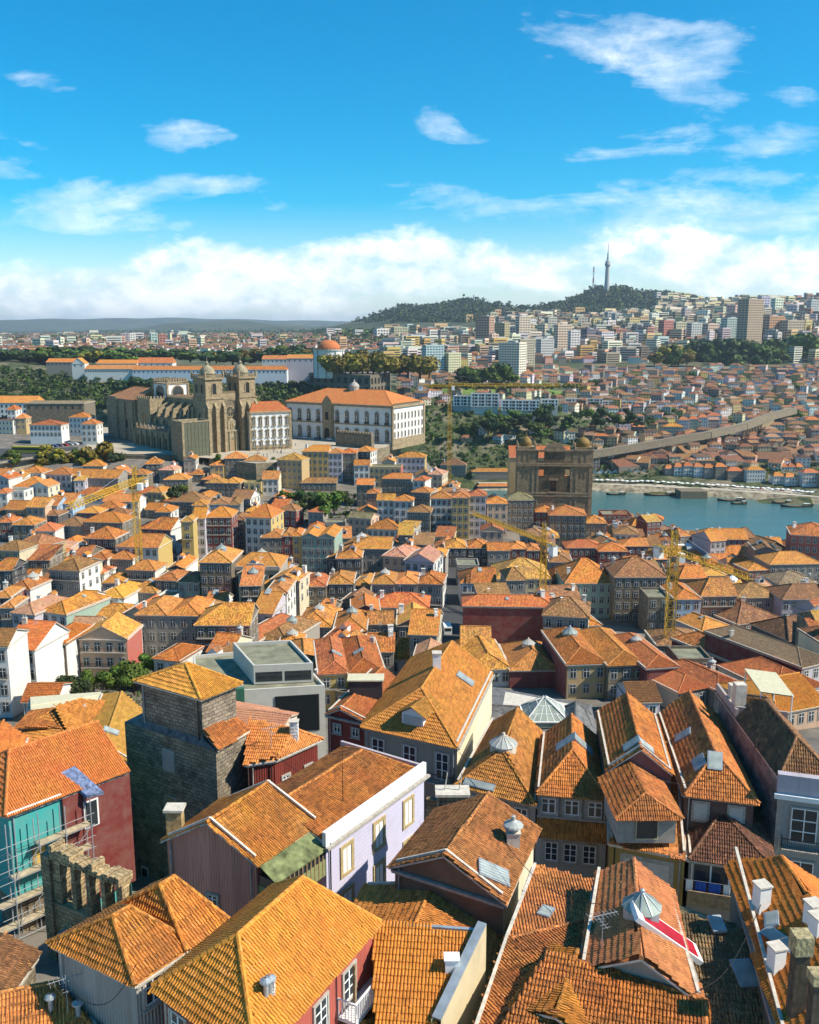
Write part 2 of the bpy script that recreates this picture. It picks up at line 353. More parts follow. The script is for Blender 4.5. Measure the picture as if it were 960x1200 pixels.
# ------------------------------------------------------------------ roofs
def inpoly2(pts, P):
    """points P (n,2) inside convex polygon pts (counter-clockwise)"""
    ok = np.ones(len(P), bool); n = len(pts)
    for i in range(n):
        a = pts[i]; b = pts[(i+1) % n]
        ok &= ((b[0]-a[0])*(P[:, 1]-a[1])-(b[1]-a[1])*(P[:, 0]-a[0])) >= -.02
    return ok
def add_tiles(mb, poly, m=0, tu=TU, tv=TV):
    P = [Vector(p) for p in poly]; n = Vector((0,0,0))
    for i in range(len(P)): n += (P[i]-P[0]).cross(P[(i+1) % len(P)]-P[0])
    n.normalize()
    if n.z < 0: P.reverse(); n = -n
    t = Vector((-n.y, n.x, 0))
    if t.length < .01: return
    t.normalize(); w = n.cross(t)
    o = Vector((0,0,0)); pp = [(p.dot(t), p.dot(w)) for p in P]; off = P[0].dot(n)
    us = [a for a, b in pp]; vs = [b for a, b in pp]
    v0 = min(vs)
    I = np.arange(math.floor(min(us)/tu)-1, math.ceil(max(us)/tu)+1); J = np.arange(math.floor(v0/tv), math.ceil(max(vs)/tv)+1)
    gu, gv = np.meshgrid(I*tu, J*tv); gu = gu.ravel(); gv = gv.ravel()
    C = np.stack([gu+tu/2, gv+tv/2], 1); k = inpoly2(pp, C); gu = gu[k]; gv = gv[k]
    N = len(gu)
    if N == 0: return
    jit = rng.normal(0, .006, N); jl = rng.normal(0, .012, N)
    fx = np.array([0, .16, .5, .70, 1.0]); hz = np.array([.0, .055, .06, .0, .0])
    a3 = np.array(t); b3 = np.array(w); n3 = np.array(n)
    def row(vv, lift):
        U = gu[:, None]+fx[None]*tu; H = hz[None]+(lift+jit)[:, None]
        return (U[..., None]*a3+np.broadcast_to(vv[:, None], U.shape)[..., None]*b3+(off+H)[..., None]*n3)
    slip = np.where(rng.rand(N) < .02, -rng.rand(N)*.16, 0); lo = row(gv+jl-.03+slip, .085*np.ones(N)); up = row(gv+tv, .03*np.ones(N))
    U = gu[:, None]+fx[None]*tu; lb = (U[..., None]*a3+np.broadcast_to((gv+jl-.03)[:, None], U.shape)[..., None]*b3+(off+.005*np.ones_like(U))[..., None]*n3)
    V = np.concatenate([lo, up, lb], 1).reshape(-1, 3)
    q = []
    for i in range(4): q += [(i, i+1, 6+i, 5+i), (10+i, 11+i, i+1, i)]
    q = np.array(q); Fq = (q[None]+(np.arange(N)*15)[:, None, None]).reshape(-1, 4)
    mb.arrays(V, Fq, m)
def plane_z(poly, x, y):
    a, b, c = Vector(poly[0]), Vector(poly[1]), Vector(poly[2]); n = (b-a).cross(c-a)
    if abs(n.z) < 1e-6: return None
    return a.z-(n.x*(x-a.x)+n.y*(y-a.y))/n.z
def rz_at(polys, x, y):
    for p in polys:
        if inpoly2([(q[0], q[1]) for q in p], np.array([[x, y]]))[0]: return plane_z(p, x, y), p
    return None, None
def ridge_tube(mb, a, b, r=.14, m=0, near=False):
    a = Vector(a); b = Vector(b)
    if near:
        L = (b-a).length; n = max(1, int(L/.42))
        for i in range(n):
            p = a+(b-a)*(i/n); q = a+(b-a)*((i+1.12)/n); mb.tube(p, q, r*1.05, r*.88, 8, m)
    else: mb.tube(a, b, r, r, 5, m, caps=False)
def roof_polys(fp, ze, ridge, rise):
    """fp: four XY corners FL, FR, BR, BL; ridge: two (s,t) points, along t or along s; returns top polygons and ridge/hip lines"""
    FL, FR, BR, BL = [Vector((p[0], p[1], ze)) for p in fp]
    def B(s, t, dz=0): p = (FL*(1-s)+FR*s)*(1-t)+(BL*(1-s)+BR*s)*t; p.z = ze+dz; return p
    (s0, t0), (s1, t1) = ridge; R0 = B(s0, t0, rise); R1 = B(s1, t1, rise)
    lines = [(R0, R1)]; gab = []
    if abs(s1-s0) < abs(t1-t0):      # ridge runs in depth
        polys = [[FL, R0, R1, BL], [FR, BR, R1, R0]]
        if t0 > .01: polys.append([FL, FR, R0]); lines += [(FL, R0), (FR, R0)]
        else: gab.append(('front', FL, FR, R0))
        if t1 < .99: polys.append([BR, BL, R1]); lines += [(BL, R1), (BR, R1)]
        else: gab.append(('back', BR, BL, R1))
        if s0 <= .01: polys = polys[1:]; gab.append(('left', BL, FL, R0, R1))
        if s0 >= .99: polys = [polys[0]]+polys[2:]; gab.append(('right', FR, BR, R1, R0))
    else:
        polys = [[FL, FR, R1, R0], [BR, BL, R0, R1]]
        if s1 < .99: polys.append([FR, BR, R1]); lines += [(FR, R1), (BR, R1)]
        else: gab.append(('right', FR, BR, R1))
        if s0 > .01: polys.append([BL, FL, R0]); lines += [(FL, R0), (BL, R0)]
        else: gab.append(('left', BL, FL, R0))
        if t0 >= .99: polys = [polys[0]]; gab.append(('back', BR, BL, R0, R1))
    return polys, lines, gab
def expand(fp, oh):
    c = [sum(p[0] for p in fp)/4, sum(p[1] for p in fp)/4]; out = []
    n = len(fp)
    if isinstance(oh, (int, float)): oh = [oh]*4     # front, right, back, left
    ln = []
    for i in range(n):
        a = Vector(fp[i][:2]); b = Vector(fp[(i+1) % n][:2]); d = (b-a).normalized(); nr = Vector((d.y, -d.x)); ln.append((a+nr*oh[i], d))
    for i in range(n):
        p, d = ln[i-1]; q, e = ln[i]; cr = d.x*e.y-d.y*e.x
        if abs(cr) < 1e-4: out.append((q.x, q.y)); continue
        t = ((q.x-p.x)*e.y-(q.y-p.y)*e.x)/cr; r = p+d*t; out.append((r.x, r.y))
    return out
def make_roof(root, o3, fp, ze, ridge, rise, tint, near, mat=None, oh=.35, name='roof', th=.14, caps=True):
    """builds the roof mesh part in coordinates local to o3; returns object, polys(world), gables"""
    fe = expand(fp, oh)
    w = (Vector(fp[0][:2])-Vector(fp[1][:2])).length
    mo = oh if isinstance(oh, (int, float)) else max(oh)
    drop = min(.25, mo*rise/max(2, w/2))
    polys, lines, gab = roof_polys(fe, ze+th-drop, ridge, rise+drop)
    mb = MB(); L = lambda p: Vector(p)-o3
    mat = mat or (T_NEAR if near else T_MID)
    edges = {}
    for p in polys:
        q = [L(x) for x in p]; mb.poly(q, 0)
        mb.poly([x-Vector((0,0,th)) for x in reversed(q)], 1)
        for i in range(len(p)):
            a = tuple(round(c, 3) for c in p[i]); b = tuple(round(c, 3) for c in p[(i+1) % len(p)])
            if (b, a) in edges: edges.pop((b, a))
            else: edges[(a, b)] = (q[i], q[(i+1) % len(p)])
    for (a, b) in edges.values():
        d = Vector((0,0,th)); mb.poly([a-d, b-d, b, a], 1)
    if near and mat is T_NEAR:
        for p in polys: add_tiles(mb, [L(x) for x in p], 0)
    if caps:
        for a, b in lines: ridge_tube(mb, L(a)+Vector((0,0,.06 if near else .02)), L(b)+Vector((0,0,.06 if near else .02)), .14 if near else .16, 0, near)
    r = mb.build(name, [mat, CRM], root, tint)
    return r, polys, gab
# ------------------------------------------------------------------ windows
def win_mesh(name, w, h, style):
    mb = MB(); W = w/2
    # facade plane is y = 0, outside is -y; surround, sill, sash, glass
    if style == 'shutter':
        mb.box(-W-.24, W+.24, -.05, .0, -.24, h+.26, 0); mb.box(-W, W, -.075, -.05, 0, h, 3)
        for i in range(9): mb.box(-W, W, -.085, -.075, h*i/9+.01, h*i/9+.04, 3)
    else:
        t = .15
        mb.box(-W-t, -W, -.10, 0, -.12, h+t, 0); mb.box(W, W+t, -.10, 0, -.12, h+t, 0); mb.box(-W, W, -.10, 0, h, h+t, 0); mb.box(-W-t-.08, W+t+.08, -.18, 0, -.24, -.12, 0)
        mb.box(-W, W, -.10, 0, -.12, 0, 0); mb.box(-W, W, -.02, 0, 0, h, 2)
        f = .07
        mb.box(-W, -W+f, -.05, -.02, 0, h, 1); mb.box(W-f, W, -.05, -.02, 0, h, 1); mb.box(-W+f, W-f, -.05, -.02, 0, f, 1); mb.box(-W+f, W-f, -.05, -.02, h-f, h, 1); mb.box(-.045, .045, -.05, -.02, f, h-f, 1)
        for k in ((.36, .68) if style != 'plain' else (.66,)): mb.box(-W+f, W-f, -.048, -.02, h*k-.025, h*k+.025, 1)
    return mb.mesh(name, [GRAN, WHT, GLASS, SHUT])
def lav_mesh():
    mb = MB(); W = .5; h = 1.9
    mb.box(-W-.28, -W, -.10, 0, -.25, h+.28, 0); mb.box(W, W+.28, -.10, 0, -.25, h+.28, 0); mb.box(-W, W, -.10, 0, h, h+.28, 0); mb.box(-W, W, -.12, 0, -.25, 0, 0); mb.box(-W, W, -.03, 0, 0, h, 1); mb.box(-.03, .03, -.05, -.03, 0, h, 0)
    return mb.mesh('blind_window', [simple('ochre_stone', (.40,.31,.16), .85, 0, .3, 4), WHT])
WM = {'lav': lav_mesh(), 'sash': win_mesh('sash_window', 1.1, 1.75, 'sash'), 'french': win_mesh('french_window', 1.15, 2.3, 'sash'), 'small': win_mesh('small_window', .8, .9, 'plain'),
      'shutter': win_mesh('shuttered_window', 1.2, 1.7, 'shutter'), 'dark': win_mesh('plain_window', 1.0, 1.5, 'plain')}
WH = {'lav': 1.9, 'sash': 1.75, 'french': 2.3, 'small': .9, 'shutter': 1.7, 'dark': 1.5}
def far_win():
    mb = MB(); mb.box(-.75, .75, -.06, 0, -.15, 1.95, 0); mb.box(-.5, .5, -.08, -.06, .05, 1.75, 2); mb.box(-.04, .04, -.10, -.08, .05, 1.75, 1); mb.box(-.5, .5, -.10, -.08, 1.2, 1.27, 1)
    return mb.mesh('window', [GRAN, WHT, GLASS])
FARW = far_win()
def far_win2():
    mb = MB(); mb.box(-.8, .8, -.06, 0, -.1, 2.05, 1); mb.box(-.5, .5, -.08, -.06, .05, 1.8, 2); mb.box(-.03, .03, -.10, -.08, .05, 1.8, 1)
    return mb.mesh('window', [GRAN, WHT, GLASS])
FARW2 = far_win2()
def balc_mesh(w):
    mb = MB(); W = w/2
    mb.box(-W, W, -.75, -.02, -.32, -.2, 0)
    mb.box(-W, W, -.75, -.71, .72, .78, 1); mb.box(-W, -W+.04, -.71, -.02, .72, .78, 1); mb.box(W-.04, W, -.71, -.02, .72, .78, 1)
    n = int(w/.14)
    for i in range(n+1):
        x = -W+.02+(w-.04)*i/n; mb.box(x-.012, x+.012, -.742, -.718, -.2, .72, 1)
    for s in (-W+.02, W-.02):
        for k in range(4): mb.box(s-.012, s+.012, -.6+k*.15-.012, -.6+k*.15+.012, -.2, .72, 1)
    return mb.mesh('balcony', [GRAN, IRON])
BAL = {}
def edge_frame(A, B):
    """rotation so local +x runs A->B and -y points outward (A->B counter-clockwise footprint edge)"""
    d = Vector(B[:2])-Vector(A[:2]); return math.atan2(d.y, d.x), d.length
def windows(root, A, B, zs, n, style='sash', margin=.9, o3=Vector((0,0,0)), balcony=None, sc=1.0, skip=()):
    ang, L = edge_frame(A, B); A2 = Vector((A[0], A[1])); d = (Vector(B[:2])-A2).normalized(); nr = Vector((d.y, -d.x))
    for r, z in enumerate(zs):
        for i in range(n):
            if (r, i) in skip: continue
            s = L/2 if n == 1 else margin+(L-2*margin)*i/(n-1)
            p = A2+d*s+nr*.004
            me = style if not isinstance(style, str) else WM[style]
            put('window', me, root, Vector((p.x, p.y, z))-o3, ang, (sc, 1, sc))
        if balcony and r in balcony:
            key = round(L-.5, 1)
            if key not in BAL: BAL[key] = balc_mesh(max(1.2, key))
            p = A2+d*(L/2)+nr*.004; put('balcony', BAL[key], root, Vector((p.x, p.y, z))-o3, ang)
# ------------------------------------------------------------------ roof furniture (parts of the roof)
def cap_mesh_chimney(w, d, h, mat0, kind):
    mb = MB()
    mb.box(-w/2, w/2, -d/2, d/2, -1.2, h, 0)
    if kind == 'box':
        mb.box(-w/2-.08, w/2+.08, -d/2-.08, d/2+.08, h, h+.1, 1)
    elif kind == 'cowl':
        mb.box(-w/2-.06, w/2+.06, -d/2-.06, d/2+.06, h, h+.08, 1); mb.lathe((0,0,h+.08), [(w*.45,0),(w*.45,.3),(w*.8,.32),(w*.75,.42),(w*.3,.62),(.14,.7),(.14,.95),(.01,1.0)], 12, 2)
    elif kind == 'pots':
        mb.box(-w/2-.06, w/2+.06, -d/2-.06, d/2+.06, h, h+.1, 1)
        for x in (-w*.25, w*.25): mb.tube((x,0,h+.1), (x,0,h+.55), .13, .10, 10, 2)
    return mb.mesh('chimney', [mat0, CRM, LEAD])
CHM = {'white': cap_mesh_chimney(.8, .8, 1.5, WHT, 'box'), 'stone': cap_mesh_chimney(.8, .7, 1.5, STN, 'box'), 'cowl': cap_mesh_chimney(.8, .8, .9, CRM, 'cowl'), 'pots': cap_mesh_chimney(.9, .6, 1.2, CRM, 'pots')}
def lantern_mesh(r, h, drum, n=10, glass=True):
    mb = MB(); mb.lathe((0,0,-.6), [(r,0),(r,.6+drum)], n, 1); mb.lathe((0,0,drum), [(r*1.1,0),(r*1.05,.06),(.12,h)], n, 0); mb.lathe((0,0,drum+h-.02), [(.16,0),(.16,.22),(.02,.3)], 8, 1)
    for i in range(n):
        t = 2*math.pi*i/n; mb.bar((r*1.06*math.cos(t), r*1.06*math.sin(t), drum+.06), (.12*math.cos(t), .12*math.sin(t), drum+h+.02), .06, 1)
    return mb.mesh('roof_lantern', [LGL if glass else LEAD, ZINC if glass else CRM])
LANT = lantern_mesh(1.25, 1.0, .3, 10, True); LANS = lantern_mesh(1.3, .9, .35, 14, False)
def roof_pose(poly):
    a, b, c = Vector(poly[0]), Vector(poly[1]), Vector(poly[2]); n = (b-a).cross(c-a).normalized()
    if n.z < 0: n = -n
    t = Vector((-n.y, n.x, 0)); t = t.normalized() if t.length > .01 else Vector((1,0,0)); w = n.cross(t)
    return Matrix((t, w, n)).transposed()
def skyl_mesh(w, l, cor=False):
    mb = MB(); mb.box(-w/2, w/2, -l/2, l/2, -.05, .16, 0); mb.box(-w/2+.09, w/2-.09, -l/2+.09, l/2-.09, .16, .175, 1)
    if cor:
        n = int(w/.22)
        for i in range(n): x = -w/2+w*(i+.5)/n; mb.box(x-.03, x+.03, -l/2, l/2, .16, .20, 0)
    return mb.mesh('skylight', [ZINC, SKYG])
SKY = {'s': skyl_mesh(.8, 1.1), 'm': skyl_mesh(1.2, 1.7), 'L': skyl_mesh(1.5, 2.2, True), 'w': skyl_mesh(3.0, .7), 'W': skyl_mesh(2.0, 1.2, True)}
def add_skylight(roof, poly, p, o3, kind='s', yaw=0.0, color=None):
    M = roof_pose(poly); e = (M @ Matrix.Rotation(yaw, 3, 'Z')).to_euler()
    return put('skylight', SKY[kind], roof, Vector(p)-o3+Vector((0,0,.07)), rot=e, color=color)
def roof_hit(polys, px, py):
    d = Vector(ray(px, py)); o = Vector((0,0,HC)); best = None
    for p in polys:
        a, b, c = Vector(p[0]), Vector(p[1]), Vector(p[2]); n = (b-a).cross(c-a); dn = d.dot(n)
        if abs(dn) < 1e-9: continue
        t = (a-o).dot(n)/dn; q = o+d*t
        if t > 0 and inpoly2([(x[0], x[1]) for x in p], np.array([[q.x, q.y]]))[0]:
            if best is None or t < best[0]: best = (t, q, p)
    return (best[1], best[2]) if best else (None, None)
ANT = None
def antenna_mesh():
    mb = MB(); mb.tube((0,0,-.3), (0,0,2.4), .025, .02, 6); mb.bar((-.9,0,2.2), (.9,0,2.2), .03)
    for i in range(8): x = -.8+i*.23; mb.bar((x,-.42+.02*i,2.2), (x,.42-.02*i,2.2), .018)
    mb.bar((0,-.5,1.7), (0,.5,1.7), .025)
    for i in range(4): y = -.4+i*.26; mb.bar((-.25,y,1.7), (.25,y,1.7), .016)
    return mb.mesh('antenna', [STEEL])
ANT = antenna_mesh()
# ------------------------------------------------------------------ colours
WC = {'w': (.70,.68,.62), 'c': (.66,.57,.38), 'g': (.29,.26,.22), 's': (.24,.20,.145), 'y': (.55,.38,.11), 'r': (.20,.035,.03), 'o': (.50,.34,.15), 'p': (.62,.40,.26), 'b': (.30,.45,.60),
      'n': (.27,.38,.30), 'k': (.065,.06,.06), 'l': (.50,.46,.50), 't': (.28,.17,.12), 'm': (.42,.10,.07), 'q': (.55,.60,.62)}
CN = {'w': 'white', 'c': 'cream', 'g': 'grey', 's': 'stone', 'y': 'yellow', 'r': 'dark red', 'o': 'ochre', 'p': 'peach', 'b': 'blue', 'n': 'green', 'k': 'black', 'l': 'lilac grey', 't': 'brown tiled', 'm': 'rust red', 'q': 'pale blue'}
RT = {'o': (.52,.185,.028), 'y': (.54,.255,.035), 'b': (.28,.13,.045), 'r': (.47,.135,.028), 'p': (.50,.24,.13), 'd': (.20,.085,.04), 'g': (.22,.17,.09)}
RN = {'o': 'orange', 'y': 'yellow-orange', 'b': 'brown', 'r': 'red-orange', 'p': 'pale pink', 'd': 'dark brown', 'g': 'mossy'}
def rtint(k, wea=None):
    c = RT[k]; f = random.uniform(.8, 1.2); g = random.uniform(0, .09); m_ = sum(c)/3*1.2; c = [x*(1-g)+m_*g for x in c]; return (c[0]*f, c[1]*f*random.uniform(.9, 1.15), c[2]*f, random.uniform(.1, .6) if wea is None else wea)
def wcol(k):
    c = WC[k]; f = random.uniform(.9, 1.08); return tuple(min(.85, x*f) for x in c)
HOUSES = []   # records for labelling
FOOT = []     # occupied footprints (cx, cy, r)
ROOFSP = {'H': ((.5,.3),(.5,.75)), 'h': ((.5,.3),(.5,1)), 'G': ((.5,0),(.5,1)), 'S': ((0,.5),(1,.5)), 'P': ((.2,.5),(.8,.5)), 'D': ((.5,.25),(.5,.75))}
def walls_mesh(fp, zb, ze, gables, o3, mats_by_side=None, plinth=False):
    mb = MB(); n = 4
    for i in range(n):
        a = fp[i]; b = fp[(i+1) % n]; m = (mats_by_side or {}).get(i, 0)
        mb.poly([Vector((a[0],a[1],zb))-o3, Vector((b[0],b[1],zb))-o3, Vector((b[0],b[1],ze))-o3, Vector((a[0],a[1],ze))-o3], m)
    mb.poly([Vector((p[0],p[1],ze))-o3 for p in fp], 0)
    return mb
SIDE = {'front': 0, 'right': 1, 'back': 2, 'left': 3}
def house(fp, zb, ze, ridge, rise, wall='w', roof='o', near=False, wmat=None, side=None, left=None, wea=None, oh=.35, feats='', wins=None, name='house', label=None, cat='house', storeys=2, group=None, roofmat=None, nroof=1, color=None, tint=None, swins=None, balc=None, parapet=None, flat=False, wstyle=None, cornice=True, lined=False):
    c = Vector((sum(p[0] for p in fp)/4, sum(p[1] for p in fp)/4, zb)); root = empty(name, c, 0, label, cat, group); o3 = Vector(c)
    wc = color or wcol(wall); wm = wmat or (DRS if wall == 's' else PL)
    colors = {0: wc}
    # wall: one mesh per differently finished side
    mb = walls_mesh(fp, zb, ze, None, o3)
    mb.f = []; mb.m = []; mb.v = []
    sides = {0: wc, 1: wcol(side) if side else wc, 2: wc, 3: wcol(left) if left else wc}
    groups = {}
    for i in range(4): groups.setdefault(sides[i], []).append(i)
    gabs = []
    roofs = []
    if not flat:
        FLv, FRv, BRv, BLv = [Vector((p[0], p[1])) for p in fp]
        for k in range(nroof):
            a, b = k/nroof, (k+1)/nroof
            sub = [tuple(FLv.lerp(FRv, a)), tuple(FLv.lerp(FRv, b)), tuple(BLv.lerp(BRv, b)), tuple(BLv.lerp(BRv, a))]
            ohk = oh if nroof == 1 else [.3, .3 if k == nroof-1 else .0, .1, .3 if k == 0 else 0]
            r, polys, _ = make_roof(root, o3, sub, ze, ridge, rise, tint or rtint(roof, wea), near, roofmat, ohk)
            _, _, gab = roof_polys(sub, ze, ridge, rise); gabs += gab; roofs.append((r, polys))
    for col, ss in groups.items():
        mb = MB()
        for i in ss:
            a = fp[i]; b = fp[(i+1) % 4]
            mb.poly([Vector((a[0],a[1],zb))-o3, Vector((b[0],b[1],zb))-o3, Vector((b[0],b[1],ze))-o3, Vector((a[0],a[1],ze))-o3], 0)
            for g in gabs:
                if SIDE[g[0]] == i: mb.poly([Vector(p)-o3 for p in g[1:]], 0)
        if 0 in ss and flat:
            # parapet and flat roof
            fi = expand(fp, -.35)
            for i in range(4):
                a, b, c2, d = fp[i], fp[(i+1) % 4], fi[(i+1) % 4], fi[i]
                mb.poly([Vector((a[0],a[1],ze))-o3, Vector((b[0],b[1],ze))-o3, Vector((c2[0],c2[1],ze))-o3, Vector((d[0],d[1],ze))-o3], 0)
                mb.poly([Vector((d[0],d[1],ze))-o3, Vector((c2[0],c2[1],ze))-o3, Vector((c2[0],c2[1],ze-.6))-o3, Vector((d[0],d[1],ze-.6))-o3], 0)
            fr = MB(); fr.poly([Vector((p[0],p[1],ze-.55))-o3 for p in fi]); ro = fr.build('roof', [roofmat or FELT], root); roofs.append((ro, [[Vector((p[0],p[1],ze-.55)) for p in fi]]))
        mb.build('wall', [wm], root, col)
    if lined and roofs:
        e = expand(fp, .2)
        for i in (1, 3):
            mb = MB(); mb.bar(Vector((e[i][0], e[i][1], ze+.12))-o3, Vector((e[(i+1) % 4][0], e[(i+1) % 4][1], ze+.12))-o3, .26, 0, .16)
            mb.build('verge', [CRM], root)
    if cornice and not flat:
        e = expand(fp, .14); mb = MB()
        for i in (0, 1, 3):
            a, b = Vector((e[i][0], e[i][1], ze-.28))-o3, Vector((e[(i+1) % 4][0], e[(i+1) % 4][1], ze-.28))-o3
            mb.bar(a, b, .26, 0, .2)
        mb.build('cornice', [CRM if wall in 'wcpyo' else GRAN], root)
    if near and not flat and ze-zb > 5:
        a, b = Vector((fp[0][0], fp[0][1])), Vector((fp[1][0], fp[1][1])); d_ = (b-a).normalized(); nr_ = Vector((d_.y, -d_.x))*.12
        for q in (a+d_*.35+nr_, b-d_*.35+nr_)[:random.choice((1,2))]:
            mb = MB(); mb.tube(Vector((q.x, q.y, zb))-o3, Vector((q.x, q.y, ze))-o3, .06, .06, 6); mb.build('drainpipe', [random.choice((ZINC, GRAN, IRON))], root)
    # windows
    pitch = 3.25
    if wins is None:
        W = (Vector(fp[1][:2])-Vector(fp[0][:2])).length; n = max(1, int(round((W-.6)/2.3)))
        z0 = ze-2.75; zs = [z0-pitch*k for k in range(storeys)]
        st = wstyle or (FARW2 if wall in 'wclqb' and random.random() < .25 else FARW)
        windows(root, fp[0], fp[1], zs, n, st, max(1.1, W/n/2), o3, balcony=balc)
    elif wins: 
        for w in wins: windows(root, *w[:3], **{**dict(o3=o3), **w[3]}) if False else windows(root, w[0], w[1], w[2], w[3], o3=o3, **w[4])
    if swins or (wins is None and storeys >= 2 and (Vector(fp[2][:2])-Vector(fp[1][:2])).length > 7 and swins is not False and random.random() < .45):
        D = (Vector(fp[2][:2])-Vector(fp[1][:2])).length; n = max(1, int(D/3.6)); windows(root, fp[1], fp[2], [ze-2.75-pitch*k for k in range(max(1, storeys-1))], n, FARW, D/n/2, o3)
    # roof features by (s,t)
    def B(s, t):
        p = (Vector(fp[0][:2])*(1-s)+Vector(fp[1][:2])*s)*(1-t)+(Vector(fp[3][:2])*(1-s)+Vector(fp[2][:2])*s)*t; return p
    for f in feats:
        ro, polys = roofs[0]
        if f == 'c': s, t = .5, random.uniform(.5, .7)
        elif f == 'k': s, t = random.choice((.12, .88)), random.uniform(.3, .85)
        else: s, t = random.uniform(.25, .75), random.uniform(.3, .7)
        if nroof > 1: s = s/nroof
        p = B(s, t); z, pl = rz_at(polys, p.x, p.y)
        if z is None: continue
        q = Vector((p.x, p.y, z))
        if f == 'c':
            sc = min(1.25, rise/2.0+.4)*random.uniform(.75, 1); put('roof_lantern', random.choice((LANT, LANS)), ro, q-o3+Vector((0,0,-.1)), 0, (sc,)*3)
        elif f == 'k': put('chimney', CHM[random.choice(('white','stone','stone','cowl','pots'))], ro, q-o3, random.uniform(-.3,.3), (random.uniform(.9,1.4),)*3)
        elif f == 'l': add_skylight(ro, pl, q, o3, random.choice('smL'))
        elif f == 'a': put('antenna', ANT, ro, q-o3, random.uniform(0,3))
        elif f == 's': put('satellite_dish', DISH, ro, q-o3, random.uniform(-1,1))
        elif f == 'd':
            dm = MB(); w = .9; ang, _ = edge_frame(fp[0], fp[1]); rr = Matrix.Rotation(ang, 4, 'Z')
            dm.box(-w, w, -.9, 1.4, -1.5, .9, 0, rr); 
            for sgn in (-1, 1): dm.poly([rr @ Vector(v) for v in ([(sgn*(w+.2), -1.1, .85), (0, -1.1, 1.6), (0, 1.6, 1.6), (sgn*(w+.2), 1.6, .85)] if sgn < 0 else [(0, -1.1, 1.6), (w+.2, -1.1, .85), (w+.2, 1.6, .85), (0, 1.6, 1.6)])], 1)
            dm.poly([rr @ Vector(v) for v in [(-w, -.9, .9), (w, -.9, .9), (0, -.9, 1.6)]], 0)
            dm.box(-.55, .55, -.95, -.9, -.35, .6, 2, rr)
            dm.build('dormer', [WHT, T_MID, GLASS], ro, rtint(roof), loc=q-o3+Vector((0,0,.2)))
    cpx = proj(((fp[0][0]+fp[1][0])/2, (fp[0][1]+fp[1][1])/2, ze))
    geo = [[(a[0],a[1],zb),(b[0],b[1],zb),(b[0],b[1],ze),(a[0],a[1],ze)] for a, b in ((fp[i], fp[(i+1) % 4]) for i in range(4))]
    for _, pp in roofs: geo += [[tuple(v) for v in q] for q in pp]
    HOUSES.append(dict(geo=geo, root=root, wall=wall, roof=roof, storeys=storeys, px=cpx[0], py=cpx[1], d=cpx[2], label=label, feats=feats, flat=flat, ridge=ridge, cat=cat))
    for p in ((.25,.25),(.75,.25),(.25,.75),(.75,.75),(.5,.5)):
        q = B(*p); FOOT.append((q.x, q.y, max(2., min((Vector(fp[1][:2])-Vector(fp[0][:2])).length, (Vector(fp[2][:2])-Vector(fp[1][:2])).length)*.33)))
    root['_r'] = 1; del root['_r']
    return root, roofs, o3
DISH = None
def dish_mesh():
    mb = MB(); mb.tube((0,0,-.3), (0,0,.8), .03, .03, 5); mb.lathe((0,-.1,.8), [(.04,0),(.25,.06),(.42,.2)], 10)
    return mb.mesh('satellite_dish', [WHT])
DISH = dish_mesh()
def mid(x, y, w, n=2, d=10, rot=0, wall='w', rf='H', feats='', tint='o', side=None, left=None, **kw):
    """a house by its front eave: left end pixel x, y, width in pixels, storeys, depth in metres, turn in degrees"""
    he = n*3.25+.7
    p = march(x+w/2, y, he, kw.pop('y0', 60.))
    if p is None: return None
    if p.y > 500 and x > 650: p = at_y(x+w/2, y, 435)
    D = proj(p)[2]; W = max(3.5, w*D/F/max(.5, math.cos(R(rot))))
    return place(p, W, n, d, rot, wall, rf, feats, tint, side, left, **kw)
def place(p, W, n, d, rot, wall, rf, feats, tint, side=None, left=None, **kw):
    D = proj(p)[2]; a = R(rot); ux, uy = math.cos(a), math.sin(a)
    near = D < 190; nowin = 'x' in feats; feats = feats.replace('x', '')
    nr = 1
    if rf in ('HH', 'GG', 'HHH', 'SS'): nr = len(rf); rf = rf[0]
    fp = [(p.x-ux*W/2, p.y-uy*W/2), (p.x+ux*W/2, p.y+uy*W/2)]; fp += [(fp[1][0]-uy*d, fp[1][1]+ux*d), (fp[0][0]-uy*d, fp[0][1]+ux*d)]
    zg = min(ground(q[0], q[1]) for q in fp)
    span = (W/nr if rf in 'HhGD' else d); rise = kw.pop('rise', max(.9, span/2*math.tan(R(random.uniform(21, 28)))))
    sh = random.uniform(-.06, .06)
    if rf in 'Hh':
        f = min(.45, (W/nr/2)/d*random.uniform(.8, 1.1)); ridge = ((.5+sh, f), (.5+sh, 1-f if rf == 'H' else 1))
    elif rf == 'P': f = min(.45, (d/2)/W); ridge = ((f,.5+sh),(1-f*random.choice((0,1,1)),.5+sh))
    elif rf == 'S': ridge = ((0,.5+sh*3),(1,.5+sh*3))
    elif rf == 'M': ridge = ((0,.99),(1,.99)); rise *= .7
    else: ridge = ROOFSP.get(rf, ROOFSP['H'])
    if nowin: kw['wins'] = []; kw['swins'] = False
    if n >= 2 and D < 330 and random.random() < .4 and not nowin and W < 16: kw.setdefault('balc', random.choice(([0],[1],[0,1])))
    return house(fp, zg-1.5, p.z, ridge, rise, wall, tint, near, lined=(D < 330 and rf in 'HhG' and nr == 1), side=side, left=left, storeys=n, feats=feats, nroof=nr, flat=(rf == 'F'), **kw)
